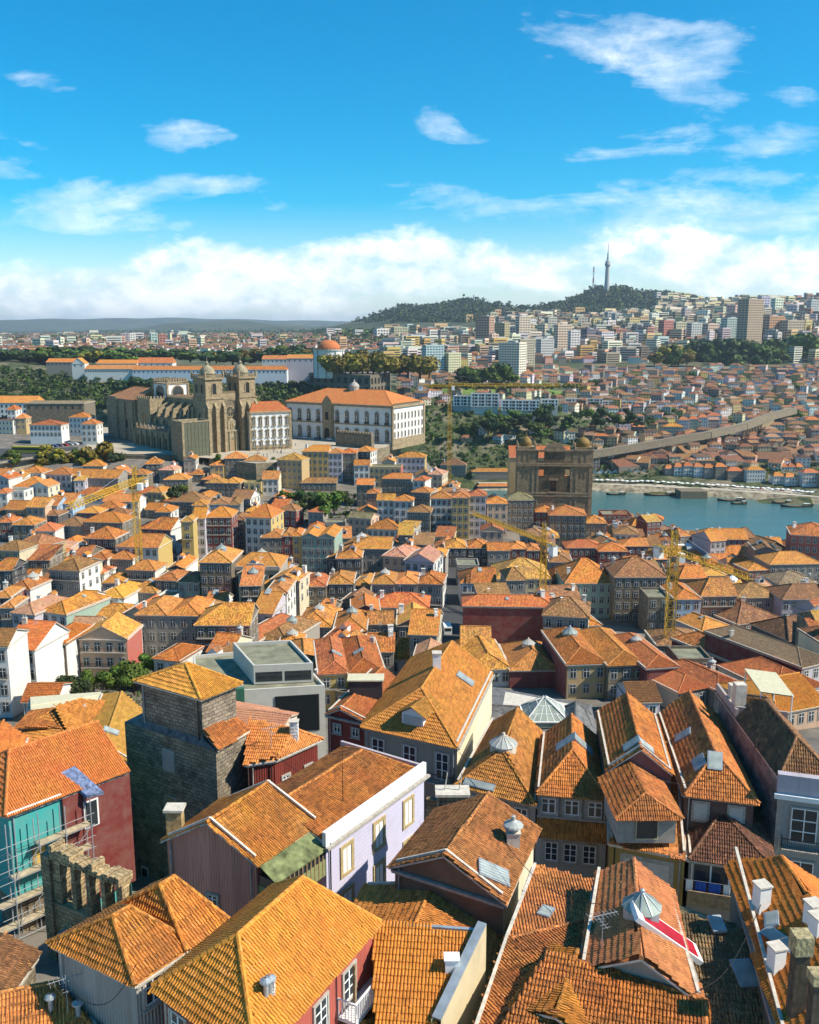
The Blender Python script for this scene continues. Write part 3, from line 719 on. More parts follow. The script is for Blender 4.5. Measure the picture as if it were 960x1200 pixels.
# ------------------------------------------------------------------ foreground, building by building
def Q(pts, z): return [tuple(at_z(p[0], p[1], z)[:2]) for p in pts]
def zg_of(fp): return min(ground(q[0], q[1]) for q in fp)
def verge(root, o3, pts, mat=CRM, w=.17, h=.16, up=.13, name='verge'):
    mb = MB(); P = [Vector(p)-o3+Vector((0,0,up)) for p in pts]
    for a, b in zip(P[:-1], P[1:]): mb.bar(a, b, w, 0, h)
    return mb.build(name, [mat], root)
def B4(fp, s, t, z=0):
    p = (Vector(fp[0][:2])*(1-s)+Vector(fp[1][:2])*s)*(1-t)+(Vector(fp[3][:2])*(1-s)+Vector(fp[2][:2])*s)*t
    return Vector((p.x, p.y, z))
def fg(pts, ze, ridge, rise, label, wall='g', roof='o', zb=None, feats=(), verges='', **kw):
    fp = Q(pts, ze); zb = zg_of(fp)-1 if zb is None else zb
    if verges: kw.setdefault('oh', [.35, .06 if 'R' in verges else .35, .1, .06 if 'L' in verges else .35])
    kw.setdefault('wea', .6); kw.setdefault('near', True); kw.setdefault('wins', [])
    root, roofs, o3 = house(fp, zb, ze, ridge, rise, wall, roof, label=label, **kw)
    for f in feats:
        polys = sum([r[1] for r in roofs], []); q, pl = roof_hit(polys, f[1], f[2])
        if q is None: print('MISS', label, f); continue
        ro = [r[0] for r in roofs if pl in r[1]][0]
        if f[0] == 'sky': add_skylight(ro, pl, q, o3, f[3], R(f[4]) if len(f) > 4 else 0)
        elif f[0] == 'chim': put('chimney', CHM[f[3]], ro, q-o3, R(f[5]) if len(f) > 5 else 0, (f[4],)*3)
        elif f[0] == 'lant': put('roof_lantern', f[4] if len(f) > 4 else LANT, ro, q-o3, 0, (f[3],)*3)
        elif f[0] == 'ant': put('antenna', ANT, ro, q-o3, R(f[3]) if len(f) > 3 else .5)
        elif f[0] == 'pipe':
            mb = MB(); mb.tube((0,0,-.3), (0,0,.8), .13, .13, 10); mb.lathe((0,0,.8), [(.3,0),(.28,.08),(.05,.2)], 10); mb.build('vent_pipe', [ZINC], ro, loc=q-o3)
    def rp(s, t):
        p = B4(fp, s, t)
        for r, polys in roofs:
            z, pl = rz_at(polys, p.x, p.y)
            if z is not None: return Vector((p.x, p.y, z+.06))
        return Vector((p.x, p.y, ze+.1))
    e = .012
    for v in verges:
        if v == 'L': verge(root, o3, [rp(e, e), rp(e, ridge[0][1] if ridge[0][1] > .02 else .5), rp(e, 1-e)])
        if v == 'R': verge(root, o3, [rp(1-e, e), rp(1-e, .5), rp(1-e, 1-e)])
        if v == 'F': verge(root, o3, [rp(e, e), rp(ridge[0][0], e), rp(1-e, e)])
        if v == 'B': verge(root, o3, [rp(e, 1-e), rp(ridge[1][0], 1-e), rp(1-e, 1-e)])
    return root, fp, o3, roofs
def W(root, fp, i, drops, n, style, o3, ze, margin=1.2, **kw):
    windows(root, fp[i], fp[(i+1) % 4], [ze-d for d in drops], n, style, margin, o3, **kw)
# big bright orange roof on red clad house, bottom
ze = 108.5
r, fp, o3, ro = fg([(190,1152),(300,1232),(436,1081),(321,1043)], ze, ((.5,.27),(.5,.80)), 2.5, 'rust red clad house, big bright orange roof at the bottom, white railed side balcony', 'm', 'y', 90, wea=.12, wmat=CLAD, tint=(.56,.225,.03,.12),
   feats=[('pipe',312,1168),('chim',318,1163,'stone',.45),('pipe',317,1165)])
W(r, fp, 1, [2.9], 3, 'sash', o3, ze, 2.5); W(r, fp, 0, [2.9, 6], 3, 'sash', o3, ze)
# balcony on its right side
mb = MB(); ang, L = edge_frame(fp[1], fp[2]); A = Vector((fp[1][0], fp[1][1], 0)); fr = Matrix.Translation(A) @ Matrix.Rotation(ang, 4, 'Z')
mb.box(L-3.6, L-.2, -1.1, 0, ze-3.4, ze-3.2, 0, fr)
for i in range(20): x = L-3.58+3.34*i/19; mb.box(x-.02, x+.02, -1.08, -1.04, ze-3.2, ze-2.2, 0, fr)
for i in range(6): y = -1.06+i*.2; mb.box(L-3.6, L-3.56, y, y+.04, ze-3.2, ze-2.2, 0, fr)
mb.box(L-3.62, L-.2, -1.1, -1.02, ze-2.2, ze-2.12, 0, fr); mb.box(L-3.62, L-3.54, -1.02, 0, ze-2.2, ze-2.12, 0, fr); mb.box(L-3.5, L-3.35, -1.0, -.85, ze-2.1, ze+.0, 1, fr)
mb.v = [tuple(Vector(v)-o3) for v in mb.v]; mb.build('balcony', [WHT, WOOD], r)
# plain orange single pitch roof with parapet
zt = 107.6; ptop = [at_z(435,1081,zt), at_z(562,1091,zt)]; 
ze = 105.6; pb = [at_z(440,1204,ze), at_z(508,1204,ze)]
c = empty('house', (ptop[0].x, pb[0].y, 92), 0, 'low building with plain orange single slope roof and grey zinc edged parapet, bottom middle', 'house'); o3 = Vector(c.location)
pl = [pb[0]+(pb[0]-ptop[0])*.02, pb[1], ptop[1], ptop[0]]
mb = MB(); q = [p-o3 for p in pl]; mb.poly(q); add_tiles(mb, q); 
mb.build('roof', [T_NEAR, CRM], c, (.52,.19,.03,.15))
mb = MB(); a, b = q[1]+Vector((.15,0,.5)), q[2]+Vector((.15,0,.5)); mb.bar(a, b, .5, 0, .12); mb.build('parapet_cap', [ZINC], c)
mb = MB(); zb = Vector((0,0,-14))
mb.poly([q[1]+Vector((.38,0,-.0)), q[2]+Vector((.38,0,0)), q[2]+Vector((.38,0,.45)), q[1]+Vector((.38,0,.45))]); mb.poly([q[1]+Vector((.38,0,-12)), q[2]+Vector((.38,0,-12)), q[2]+Vector((.38,0,0)), q[1]+Vector((.38,0,0))])
mb.poly([q[2]+Vector((-.1,0,0)), q[1]+Vector((-.1,0,0)), q[1]+Vector((-.1,0,.45)), q[2]+Vector((-.1,0,.45))]); mb.poly([q[2]+Vector((.38,0,-12)), q[3]+zb, q[3]+Vector((0,.05,.05)), q[2]+Vector((.38,0.05,.05))])
mb.poly([q[0]+zb, q[1]+zb, q[1], q[0]]); mb.build('wall', [PL], c, (.58,.46,.27))
mb = MB(); mb.bar(q[3], q[2], .2, 0, .2); mb.build('ridge_flashing', [ZINC], c)
x = (q[1]*.42+q[2]*.58)+Vector((-.5,0,.1)); mb = MB(); mb.box(x.x-.35, x.x+.35, x.y-.3, x.y+.3, x.z-.3, x.z+.6, 0); mb.box(x.x-.42, x.x+.42, x.y-.36, x.y+.36, x.z+.6, x.z+.68, 0); mb.build('chimney', [WHT], c)
FOOT += [(0, 43, 4), (0,47,3)]
# small yellow-orange roof at the very bottom
r, fp, o3, ro = fg([(325,1228),(420,1250),(452,1192),(372,1168)], 103.8, ((.15,.5),(.85,.5)), .8, 'small low yellow-orange roof beneath the balcony of the rust red clad house', 'w', 'y', 92, wea=.1, feats=[('pipe',355,1200)])
# grey zinc clad house with two hipped roofs
ze = 107.6
r, fp, o3, ro = fg([(67,1103),(159,1148),(219,1108),(132,1068)], ze, ((.5,.38),(.5,.64)), 1.7, 'grey corrugated house with small hipped orange roof and pink curtain at the corner window', 'g', 'o', 95, wmat=CLAD, color=(.33,.31,.28), wea=.5)
W(r, fp, 1, [1.9], 2, 'dark', o3, ze, 1.0)
mb = MB(); p = at_z(165,1172,ze-1.6)-o3; mb.box(p.x-.25, p.x+.25, p.y-.05, p.y+.03, p.z-.9, p.z+.5); o = mb.build('curtain', [simple('pink_cloth', (.75,.12,.35), .8)], r)
r, fp, o3, ro = fg([(133,1067),(219,1107),(259,1079),(176,1043)], ze+.1, ((.5,.38),(.5,.7)), 1.9, 'grey corrugated house with hipped orange roof, directly behind its smaller twin by the ruin', 'g', 'o', 95, wmat=CLAD, color=(.35,.33,.30), wea=.5)
W(r, fp, 1, [1.9], 2, 'dark', o3, ze, 1.0)
# bottom-left roofs
r, fp, o3, ro = fg([(-60,1260),(118,1215),(82,1150),(-20,1165)], 103.5, ((.1,.55),(.75,.55)), 1.6, 'weathered low roof with tall vent pipe in the bottom left corner', 'g', 'o', 93, wea=.8, verges='R', feats=[('pipe',92,1192),('pipe',60,1185),('ant',80,1190,30)])
r, fp, o3, ro = fg([(85,1215),(200,1250),(196,1170),(115,1128)], 101.5, ((.5,0),(.5,1)), 1.2, 'shaded brown roof with zinc valley strips below the grey corrugated house', 'g', 'o', 93, wea=.6)
r, fp, o3, ro = fg([(-90,1160),(0,1180),(40,1120),(-30,1105)], 98.5, ((.5,0),(.5,1)), .8, 'low stone outbuilding below the scaffold at the left edge', 's', 'b', 93, wmat=STN, wea=.8)
# pinkish clad gabled house
ze = 104.6
r, fp, o3, ro = fg([(196,984),(300,1010),(372,964),(262,936)], ze, ((.5,0),(.5,1)), 2.1, 'pinkish corrugated gabled house between the square stone tower and the lavender tiled house', 'p', 'o', 86, wmat=CLAD, color=(.66,.28,.20), wea=.5, verges='FB', cornice=False)
W(r, fp, 0, [4.3], 1, 'small', o3, ze); 
mb = MB(); f0, f1 = Vector((*fp[0], 0)), Vector((*fp[1], 0)); ang, L = edge_frame(fp[0], fp[1]); fr = Matrix.Translation(-o3) @ Matrix.Translation(f0) @ Matrix.Rotation(ang, 4, 'Z')
mb.box(L*.42, L*.42+2.6, -.5, -.002, ze-7.2, ze-7.0, 0, fr); mb.box(L*.45, L*.45+2.2, -.05, -.004, ze-9.4, ze-7.3, 1, fr); mb.box(L*.45+1, L*.45+1.1, -.1, -.05, ze-9.4, ze-7.3, 0, fr); mb.build('door', [WOOD, GLASS], r)
p = at_z(206,972,ze); mb = MB(); mb.box(-.55,.55,-.45,.45,-2.5,1.6,0); mb.box(-.7,.7,-.6,.6,1.6,1.78,1); mb.build('chimney', [simple('ochre_render', (.36,.26,.12), .9, 0, .5, 2), CRM], r, (.42,.33,.16), loc=p-o3)
# verandah with mossy sheet roof on its right side
ang, L = edge_frame(fp[1], fp[2]); fr = Matrix.Translation(-o3) @ Matrix.Translation(Vector((*fp[1], 0))) @ Matrix.Rotation(ang, 4, 'Z')
mb = MB(); mb.poly([fr @ Vector(v) for v in ((-.1,-1.9,ze-.9),(L-.8,-1.9,ze-.9),(L-.8,0,ze+.1),(-.1,0,ze+.1))], 0); mb.poly([fr @ Vector(v) for v in ((-.1,0,ze+.0),(L-.8,0,ze+.0),(L-.8,-1.9,ze-1),(-.1,-1.9,ze-1))], 0)
mb.poly([fr @ Vector(v) for v in ((-.1,-1.9,ze-1),(L-.8,-1.9,ze-1),(L-.8,-1.9,ze-.9),(-.1,-1.9,ze-.9))], 0); mb.build('verandah_roof', [simple('mossy_sheet', (.15,.17,.07), .9, 0, .6, 1.5, .03)], r)
mb = MB(); mb.box(.1, L-1, -1.75, -.002, ze-3.0, ze-1.75, 0, fr); mb.box(.15, L-1.05, -1.70, -.1, ze-1.75, ze-1.02, 1, fr)
for i in range(13): x = .1+(L-1.2)*i/12; mb.box(x, x+.09, -1.78, -1.68, ze-3.0, ze-1.02, 2, fr)
mb.build('verandah', [simple('green_wood', (.22,.24,.10), .8), GLASS, WOOD], r)
W(r, fp, 1, [7.2], 3, 'sash', o3, ze, 2)
# lavender tiled house
ze = 104.0
r, fp, o3, ro = fg([(382,990),(497,907),(470,893),(300,925)], ze, ((.0,.5),(.80,.5)), 1.5, 'lavender glazed-tile house with white parapet and three columns of shuttered windows', 'l', 'o', 84, wmat=AZU, color=(.40,.36,.60), wea=.75, cornice=False, oh=0) if False else (None,)*4
fpl = Q([(382,990),(497,907)], ze); d = (Vector(fpl[1])-Vector(fpl[0])).normalized(); nin = Vector((-d.y, d.x)); dep = 8.6
fpl += [tuple(Vector(fpl[1])+nin*dep), tuple(Vector(fpl[0])+nin*dep)]
root, roofs, o3 = house(fpl, 84, ze, ((0,.56),(.84,.56)), 1.5, 'l', 'o', near=True, wmat=AZU, color=(.50,.47,.62), wea=.75, cornice=False, oh=0, wins=[], label='lavender glazed-tile house with white parapet and three columns of shuttered windows')
ro = roofs
L = (Vector(fpl[1])-Vector(fpl[0])).length
mb = MB(); fr = Matrix.Translation(-o3) @ Matrix.Translation(Vector((*fpl[0], 0))) @ Matrix.Rotation(math.atan2(d.y, d.x), 4, 'Z')
mb.box(-.15, L+.15, -.12, .2, ze-.1, ze+1.0, 0, fr); mb.box(L-.1, L+.15, .2, dep, ze-.1, ze+.75, 1, fr); mb.box(-.3, L+.3, -.45, -.18, ze-.25, ze-.05, 2, fr)
mb.build('parapet', [WHT, PL, GRAN], root, (.45,.40,.42))
for k, dr in enumerate((3.3, 6.9, 10.6)): windows(root, fpl[0], fpl[1], [ze-dr], 3, 'lav' if k < 2 else 'sash', 2.4, o3, sc=1.05)
q, pl = roof_hit(ro[0][1], 402, 940)
if q: mb = MB(); mb.tube((0,0,0), (0,0,4.2), .035, .02, 6); mb.build('mast', [IRON], ro[0][0], loc=q-o3)
W(root, fpl, 1, [3.2], 1, 'small', o3, ze)
# square stone tower
ze = 109.3
tp = Q([(165,797),(236,817),(276,801)], ze); tp.append(tuple(Vector(tp[0])+Vector(tp[2])-Vector(tp[1])))
root, roofs, o3 = house(tp, 86, ze, ((.5,.47),(.5,.53)), 1.5, 's', 'y', near=True, wmat=STN, color=(.27,.225,.18), wea=.35, oh=.45, wins=[], name='stone_tower', cat='tower', cornice=False, label='square medieval stone tower house with pyramid tile roof and dark weathered walls')
lp = Q([(146,846),(253,880),(289,858)], 105.0); lp.append(tuple(Vector(lp[0])+Vector(lp[2])-Vector(lp[1])))
mb = walls_mesh(lp, 84, 105.0, None, o3); mb.build('lower_stage', [STN], root, (.26,.22,.165))
e1, e2 = Vector((*lp[1], 105.0)), Vector((*lp[2], 105.0)); e0 = Vector((*lp[0], 105.0)); e3 = Vector((*lp[3], 105.0))
def ring_pt(a, z): return Vector((a[0], a[1], z))
mb = MB(); m2 = [e1+Vector((.2,-.15,.1)), e2+Vector((.3,.1,.1)), ring_pt(tp[2], 106.2), ring_pt(tp[1], 106.2)]; q = [p-o3 for p in m2]; mb.poly(q, 0); add_tiles(mb, q, 0); mb.poly([p-Vector((0,0,.16)) for p in reversed(q)], 1)
mb.poly([q[0]-Vector((0,0,.16)), q[1]-Vector((0,0,.16)), q[1], q[0]], 1); mb.build('side_roof', [T_NEAR, CRM], root, rtint('o', .7))
mb = MB(); mb.poly([p-o3 for p in (e0, e1, ring_pt(tp[1], 105.5), ring_pt(tp[0], 105.5))]); mb.poly([p-o3 for p in (e3, e0, ring_pt(tp[0], 105.5), ring_pt(tp[3], 105.5))]); mb.build('shelf_roof', [SLATE], root)
ang, L = edge_frame(lp[0], lp[1]); fr = Matrix.Translation(-o3) @ Matrix.Translation(Vector((*lp[0], 0))) @ Matrix.Rotation(ang, 4, 'Z')
mb = MB(); mb.box(L*.42, L*.42+1.5, -.06, -.002, 101.6, 103.7, 0, fr); mb.box(L*.42+.15, L*.42+1.35, -.07, -.055, 101.75, 103.55, 1, fr); mb.build('blocked_window', [GRAN, PL], root, (.42,.33,.29))
mb = MB(); mb.box(L*.42, L*.42+1.5, -.06, -.002, 96.9, 99.2, 0, fr); mb.box(L*.42+.15, L*.42+1.35, -.07, -.055, 97.0, 99.1, 1, fr); mb.build('window', [GRAN, WOOD], root)
mb = MB(); mb.box(L*.1, L*.1+.9, -.06, -.002, 89.6, 91.0, 0, fr); mb.box(L*.1+.1, L*.1+.8, -.08, -.055, 89.7, 90.9, 1, fr); mb.build('window', [WHT, GLASS], root)
# turquoise building with scaffold, long orange roof
ze = 103.0
a = at_z(9,953,ze); b = at_z(146,902,ze); d = (b-a).normalized(); nin = Vector((-d.y, d.x, 0)); L = (b-a).length; dep = 9.5
fpt = [tuple(a[:2]), tuple(b[:2]), tuple((b+nin*dep)[:2]), tuple((a+nin*dep)[:2])]
root, roofs, o3 = house(fpt, 88, ze, ((.26,.5),(1,.5)), 2.7, 'q', 'o', near=True, color=(.03,.34,.32), wea=.12, tint=(.52,.17,.04,.1), wins=[], label='turquoise building under renovation behind scaffolding, with a long new orange roof')
fr = Matrix.Translation(-o3) @ Matrix.Translation(Vector((*fpt[0], 0))) @ Matrix.Rotation(math.atan2(d.y, d.x), 4, 'Z')
mb = MB(); mb.box(L*.43, L+.3, -.25, .3, 92.5, ze-.05, 0, fr); mb.build('red_wing_wall', [PL], root, (.16,.02,.018))
mb = MB(); mb.box(L*.60, L*.60+1.3, -.33, -.25, 99.2, 101.6, 0, fr); mb.box(L*.60+.15, L*.60+1.15, -.36, -.33, 99.3, 101.5, 1, fr); mb.build('window', [WHT, GLASS], root)
mb = MB(); mb.box(-.3, L*.42, -.34, -.05, ze-.15, ze+.12, 0, fr); mb.build('gutter', [WHT], root)
for k in range(2): mb = MB(); mb.box(1.6+k*2.3, 2.8+k*2.3, -.06, -.004, 97.5, 99.4, 0, fr); mb.box(1.75+k*2.3, 2.65+k*2.3, -.09, -.06, 97.6, 99.3, 1, fr); mb.build('boarded_window', [WOOD, simple('yellow_board', (.55,.36,.08), .8) if k == 0 else bpy.data.materials['yellow_board']], root)
mb = MB(); mb.box(-.02, L*.43, -.08, 3, 88, 95.2, 0, fr); mb.build('stone_base', [STN], root, (.26,.21,.15))
for k in range(2): mb = MB(); mb.box(1.4+k*2.4, 3.0+k*2.4, -.14, -.08, 90.2, 93.6, 0, fr); mb.box(1.6+k*2.4, 2.8+k*2.4, -.16, -.14, 90.3, 93.4, 1, fr); mb.build('window_opening', [GRAN, IRON], root)  # dark panel paints the shade inside each opening
mb = MB(); P1 = fr @ Vector((L*.50, 1.5, ze+1.0)); P2 = fr @ Vector((L*.60, -1.0, ze-.5)); P3 = P2+Vector((1.3,.3,.2)); P4 = P1+Vector((1.2,.3,.5))
mb.poly([P2, P3, P4, P1]); mb.poly([p-Vector((0,0,.25)) for p in (P1, P4, P3, P2)]); mb.poly([P2-Vector((0,0,.25)), P3-Vector((0,0,.25)), P3, P2]); mb.poly([P3-Vector((0,0,.25)), P4-Vector((0,0,.25)), P4, P3]); mb.build('insulation_panel', [simple('foil_insulation', (.30,.35,.50), .4, .3, .6, 3)], root)
# hip behind left end, wall below roof: dormer roofs behind
# scaffold (stands in front of the turquoise wall)
S0 = Matrix.Translation(Vector((*fpt[0], 0))) @ Matrix.Rotation(math.atan2(d.y, d.x), 4, 'Z')
base = S0 @ Vector((0, -1.2, 88)); sc = empty('scaffold', base, math.atan2(d.y, d.x), 'galvanised tube scaffold with plank decks in front of the turquoise building', 'scaffold')
nb = 4; bay = 2.2; lv = [0, 2.0, 4.0, 6.0, 8.0, 10.0, 12.0]
for i in range(-2, nb):
    for y in (0, .9):
        mb = MB(); x = -.5+i*bay; mb.tube((x, y-.2, 0), (x, y-.2, 14.2+random.uniform(-.6,.8)), .045, .045, 6); mb.build('standard', [STEEL], sc)
for z in lv[1:]:
    mb = MB()
    for y, dz in ((-.2,0),(-.2,1.0),(.7,0)): mb.tube((-.8-2*bay, y, z+dz), (-.2+(nb-1)*bay, y, z+dz), .024, .024, 5)
    for i in range(-2, nb): x = -.5+i*bay; mb.tube((x, -.45, z), (x, .9, z), .032, .032, 5)
    mb.build('ledger', [STEEL], sc)
    for i in range(-2, nb-1):
        if random.random() < .8:
            mb = MB(); mb.box(-.45+i*bay, -.50+(i+1)*bay, -.15, .68, z+.04, z+.09, 0); mb.build('deck', [PLANK], sc)
mb = MB()
for k in range(3): z = 2+k*4; mb.tube((-.5, -.25, z), (-.5+bay, -.25, z+2), .03, .03, 5); mb.tube((-.5+2*bay, -.25, z), (-.5+3*bay, -.25, z+2), .03, .03, 5)
mb.build('brace', [STEEL], sc)
# roofless ruin wall with four tall openings
ga = at_z(60,1010,101.5); gb = at_z(143,1056,100.6); d2 = (gb-ga); d2.z = 0; L2 = d2.length; ang2 = math.atan2(d2.y, d2.x)
ru = empty('ruined_wall', (ga.x, ga.y, 90.6), ang2, 'roofless ruined stone facade with four tall window openings and a crumbling top', 'ruin')
mb = MB(); cuts = [.9]; n = 4; ow = 1.15; px_ = (L2-1.0)/n
zz = [0, 5.5, 8.8, 12.6]
mb.box(0, L2, 0, 1.0, -3, 2.6); 
xs = [0]
for i in range(n):
    c0 = .7+px_*i+.1; 
    mb.box(xs[-1], c0, 0, .9, 2.6, 5.4); mb.box(xs[-1], c0, .05, .95, 7.6, 11.2); xs.append(c0+ow)
mb.box(xs[-1], L2, 0, .9, 2.6, 5.4); mb.box(xs[-1], L2, .05, .95, 7.6, 11.2); mb.box(0, L2, -.05, 1.0, 5.4, 7.6)
for i in range(26):
    x = L2*i/26; mb.box(x, x+L2/26+.05, -.1-random.random()*.15, .95+random.random()*.15, 11.2, 11.9+random.uniform(-.15,.4)-x*.06)
mb.build('masonry', [STN], ru, (.46,.35,.20))
mb = MB(); mb.box(-.9, .0, -.2, 1.0, 0, 11.4); mb.box(L2, L2+.8, .1, 5, 0, 9.5)
mb.build('return_wall', [STN], ru, (.30,.24,.15))
mb = MB(); mb.box(1, 4.5, -.7, -.1, 5.6, 5.85); mb.build('ledge', [GRAN], ru)
# rubble walls in the shaded court
pa = at_z(52,985,97); pb2 = at_z(152,935,98)
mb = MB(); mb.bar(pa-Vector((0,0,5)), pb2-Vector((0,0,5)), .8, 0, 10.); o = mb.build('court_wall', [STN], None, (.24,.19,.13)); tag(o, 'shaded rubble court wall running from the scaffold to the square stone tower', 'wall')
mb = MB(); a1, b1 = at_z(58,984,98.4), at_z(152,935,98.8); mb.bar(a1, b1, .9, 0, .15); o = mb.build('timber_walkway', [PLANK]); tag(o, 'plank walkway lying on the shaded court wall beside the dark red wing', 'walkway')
# dark red clad building
ze = 103.4
r, fp, o3, ro = fg([(291,893),(322,888),(372,866),(300,848)], ze, ((.0,.62),(.8,.62)), 1.3, 'dark red clad house with curved orange roof right of the square stone tower', 'r', 'o', 88, wmat=CLAD, color=(.17,.03,.02), wea=.3, feats=[('ant',318,880,40),('chim',345,862,'stone',.9)])
W(r, fp, 1, [3], 2, 'small', o3, ze)
r, fp, o3, ro = fg([(262,848),(330,852),(345,838),(268,822)], 98, ((0,.5),(1,.5)), .5, 'low pale orange roof between the stone tower and the modern flat-roofed building', 'p', 'p', 84, wea=.1, near=True)
# central house with big orange roof
ze = 100.5
r, fp, o3, ro = fg([(427,850),(536,874),(577,789),(484,772)], ze, ((.52,.24),(.52,.98)), 3.0, 'central house with tall yellow-orange roof, front dormer, three shuttered windows and pale side wall', 'g', 'y', 84, side='c', wea=.25, tint=(.52,.215,.04,.3), wmat=PL, color=(.30,.27,.22), verges='R', feats=[('chim',512,782,'white',1.1),('sky',545,797,'L',0)])
windows(r, fp[0], fp[1], [ze-3.9], 3, 'french', 1.6, o3, sc=1.2, balcony=[0]); windows(r, fp[0], fp[1], [ze-6.9, -3+ze-7.4], 3, 'french', 1.6, o3, balcony=[0])
c0 = B4(fp, .5, .02); ang, _ = edge_frame(fp[0], fp[1]); fr = Matrix.Translation(Vector((c0.x, c0.y, ze))-o3) @ Matrix.Rotation(ang, 4, 'Z')
mb = MB(); mb.box(-1.2, 1.2, .4, 3.2, .2, 1.9, 0, fr); mb.box(-1.0, 1.0, .33, .4, .6, 1.7, 2, fr)
for s in (-1, 1):
    q = [fr @ Vector(v) for v in ([(-1.6,.1,1.8),(0,.1,2.7),(0,4.4,2.7),(-1.6,3.6,1.8)] if s < 0 else [(0,.1,2.7),(1.6,.1,1.8),(1.6,3.6,1.8),(0,4.4,2.7)])]; 
    mb.poly(q, 1); add_tiles(mb, q, 1)
mb.poly([fr @ Vector(v) for v in ((-1.2,.39,1.9),(1.2,.39,1.9),(0,.39,2.6))], 0); mb.build('dormer', [WHT, T_NEAR, SHUT], ro[0][0], rtint('y', .4))
# red clad annex left of it
ze = 100.0
r, fp, o3, ro = fg([(384,836),(428,846),(470,800),(436,786)], ze, ((.35,0),(.35,1)), .8, 'dark red annex with long tiled roof and black box chimney left of the central house', 'r', 'r', 86, wmat=CLAD, color=(.20,.035,.03), wea=.3, verges='FL')
W(r, fp, 0, [1.9, 5.0], 2, 'small', o3, ze, 1.2)
p = at_z(429,812,ze+.8); mb = MB(); mb.box(-1.8,1.8,-.9,.9,-1.2,1.7,0); mb.box(-2.0,2.0,-1.05,1.05,1.7,1.85,1); mb.build('stair_housing', [simple('black_slate_cladding', (.04,.04,.045), .6), CREAMSH], r, loc=p-o3)
# modern building with flat roofs
def flatbox(root, o3, px4, z, zb, name, par=.5, mats=(WHT, FELT), t=.3):
    fp = Q(px4, z); fi = expand(fp, -t); mb = MB(); L = lambda p, zz: Vector((p[0], p[1], zz))-o3
    for i in range(4):
        a, b, c, d = fp[i], fp[(i+1) % 4], fi[(i+1) % 4], fi[i]
        mb.poly([L(a,zb), L(b,zb), L(b,z), L(a,z)]); mb.poly([L(a,z), L(b,z), L(c,z), L(d,z)]); mb.poly([L(d,z), L(c,z), L(c,z-par), L(d,z-par)])
    mb.poly([L(p, z-par) for p in fi], 1); return mb.build(name, list(mats), root, (.52,.51,.46)), fp
z1 = 88.0; loc = at_z(320,800,z1); loc.z = 70
mo = empty('modern_building', loc, 0, 'modern white concrete building with two felt flat roofs and a black garage door', 'building'); o3 = Vector(loc)
o, fp = flatbox(mo, o3, [(232,812),(381,803),(340,758),(226,768)], z1, 66, 'lower_block', mats=(simple('pale_concrete', (.52,.49,.42), .8, 0, .1, .4), FELT))
ang, L = edge_frame(fp[0], fp[1]); fr = Matrix.Translation(-o3) @ Matrix.Translation(Vector((*fp[0], 0))) @ Matrix.Rotation(ang, 4, 'Z')
mb = MB(); mb.box(L*.60, L*.95, -.08, -.004, z1-7, z1-1.3, 0, fr)
for i in range(26): x = L*.60+L*.35*i/26; mb.box(x, x+.08, -.14, -.08, z1-7, z1-1.3, 0, fr)
mb.build('garage_door', [simple('black_ribbed_steel', (.025,.03,.03), .5)], mo)
mb = MB(); mb.box(L*.28, L*.36, -.5, .3, z1-2.0, z1+.4, 0, fr); mb.build('vent_hood', [GREEN_P], mo)
mb = MB(); mb.box(L*.10, L*.22, 3.5, 4.3, z1-.5, z1+.9, 0, fr); mb.box(L*.15, L*.2, 2.6, 3.3, z1-.5, z1+.4, 0, fr); mb.build('rooftop_plant', [ZINC], mo)
z2 = 90.6
o, fp = flatbox(mo, o3, [(297,780),(367,777),(341,750),(273,753)], z2, z1-.4, 'upper_block', mats=(bpy.data.materials['pale_concrete'], FELT))
ang, L = edge_frame(fp[0], fp[1]); fr = Matrix.Translation(-o3) @ Matrix.Translation(Vector((*fp[0], 0))) @ Matrix.Rotation(ang, 4, 'Z')
mb = MB(); mb.box(.3, L*.48, -.03, -.004, z2-2.6, z2-1.1, 0, fr); mb.box(L*.52, L-.3, -.03, -.004, z2-2.6, z2-1.1, 0, fr); mb.build('strip_window', [GLASS], mo)
FOOT += [(p.x, p.y, 5) for p in (at_z(x, y, z1) for x, y in ((250,790),(280,780),(310,790),(340,790),(360,800),(320,765),(250,775)))]
# house with a round roof lantern
ze = 99.2
r, fp, o3, ro = fg([(535,918),(628,941),(636,862),(577,850)], ze, ((.5,.27),(.5,1)), 2.3, 'house with round tin roof lantern, mossy eaves and a pale panel on its front hip', 'g', 'o', 84, wea=.55, verges='LR', feats=[('lant',590,875,.95,LANS),('sky',562,921,'w',0)])
W(r, fp, 0, [2.6, 5.8], 3, 'sash', o3, ze, 1.3)
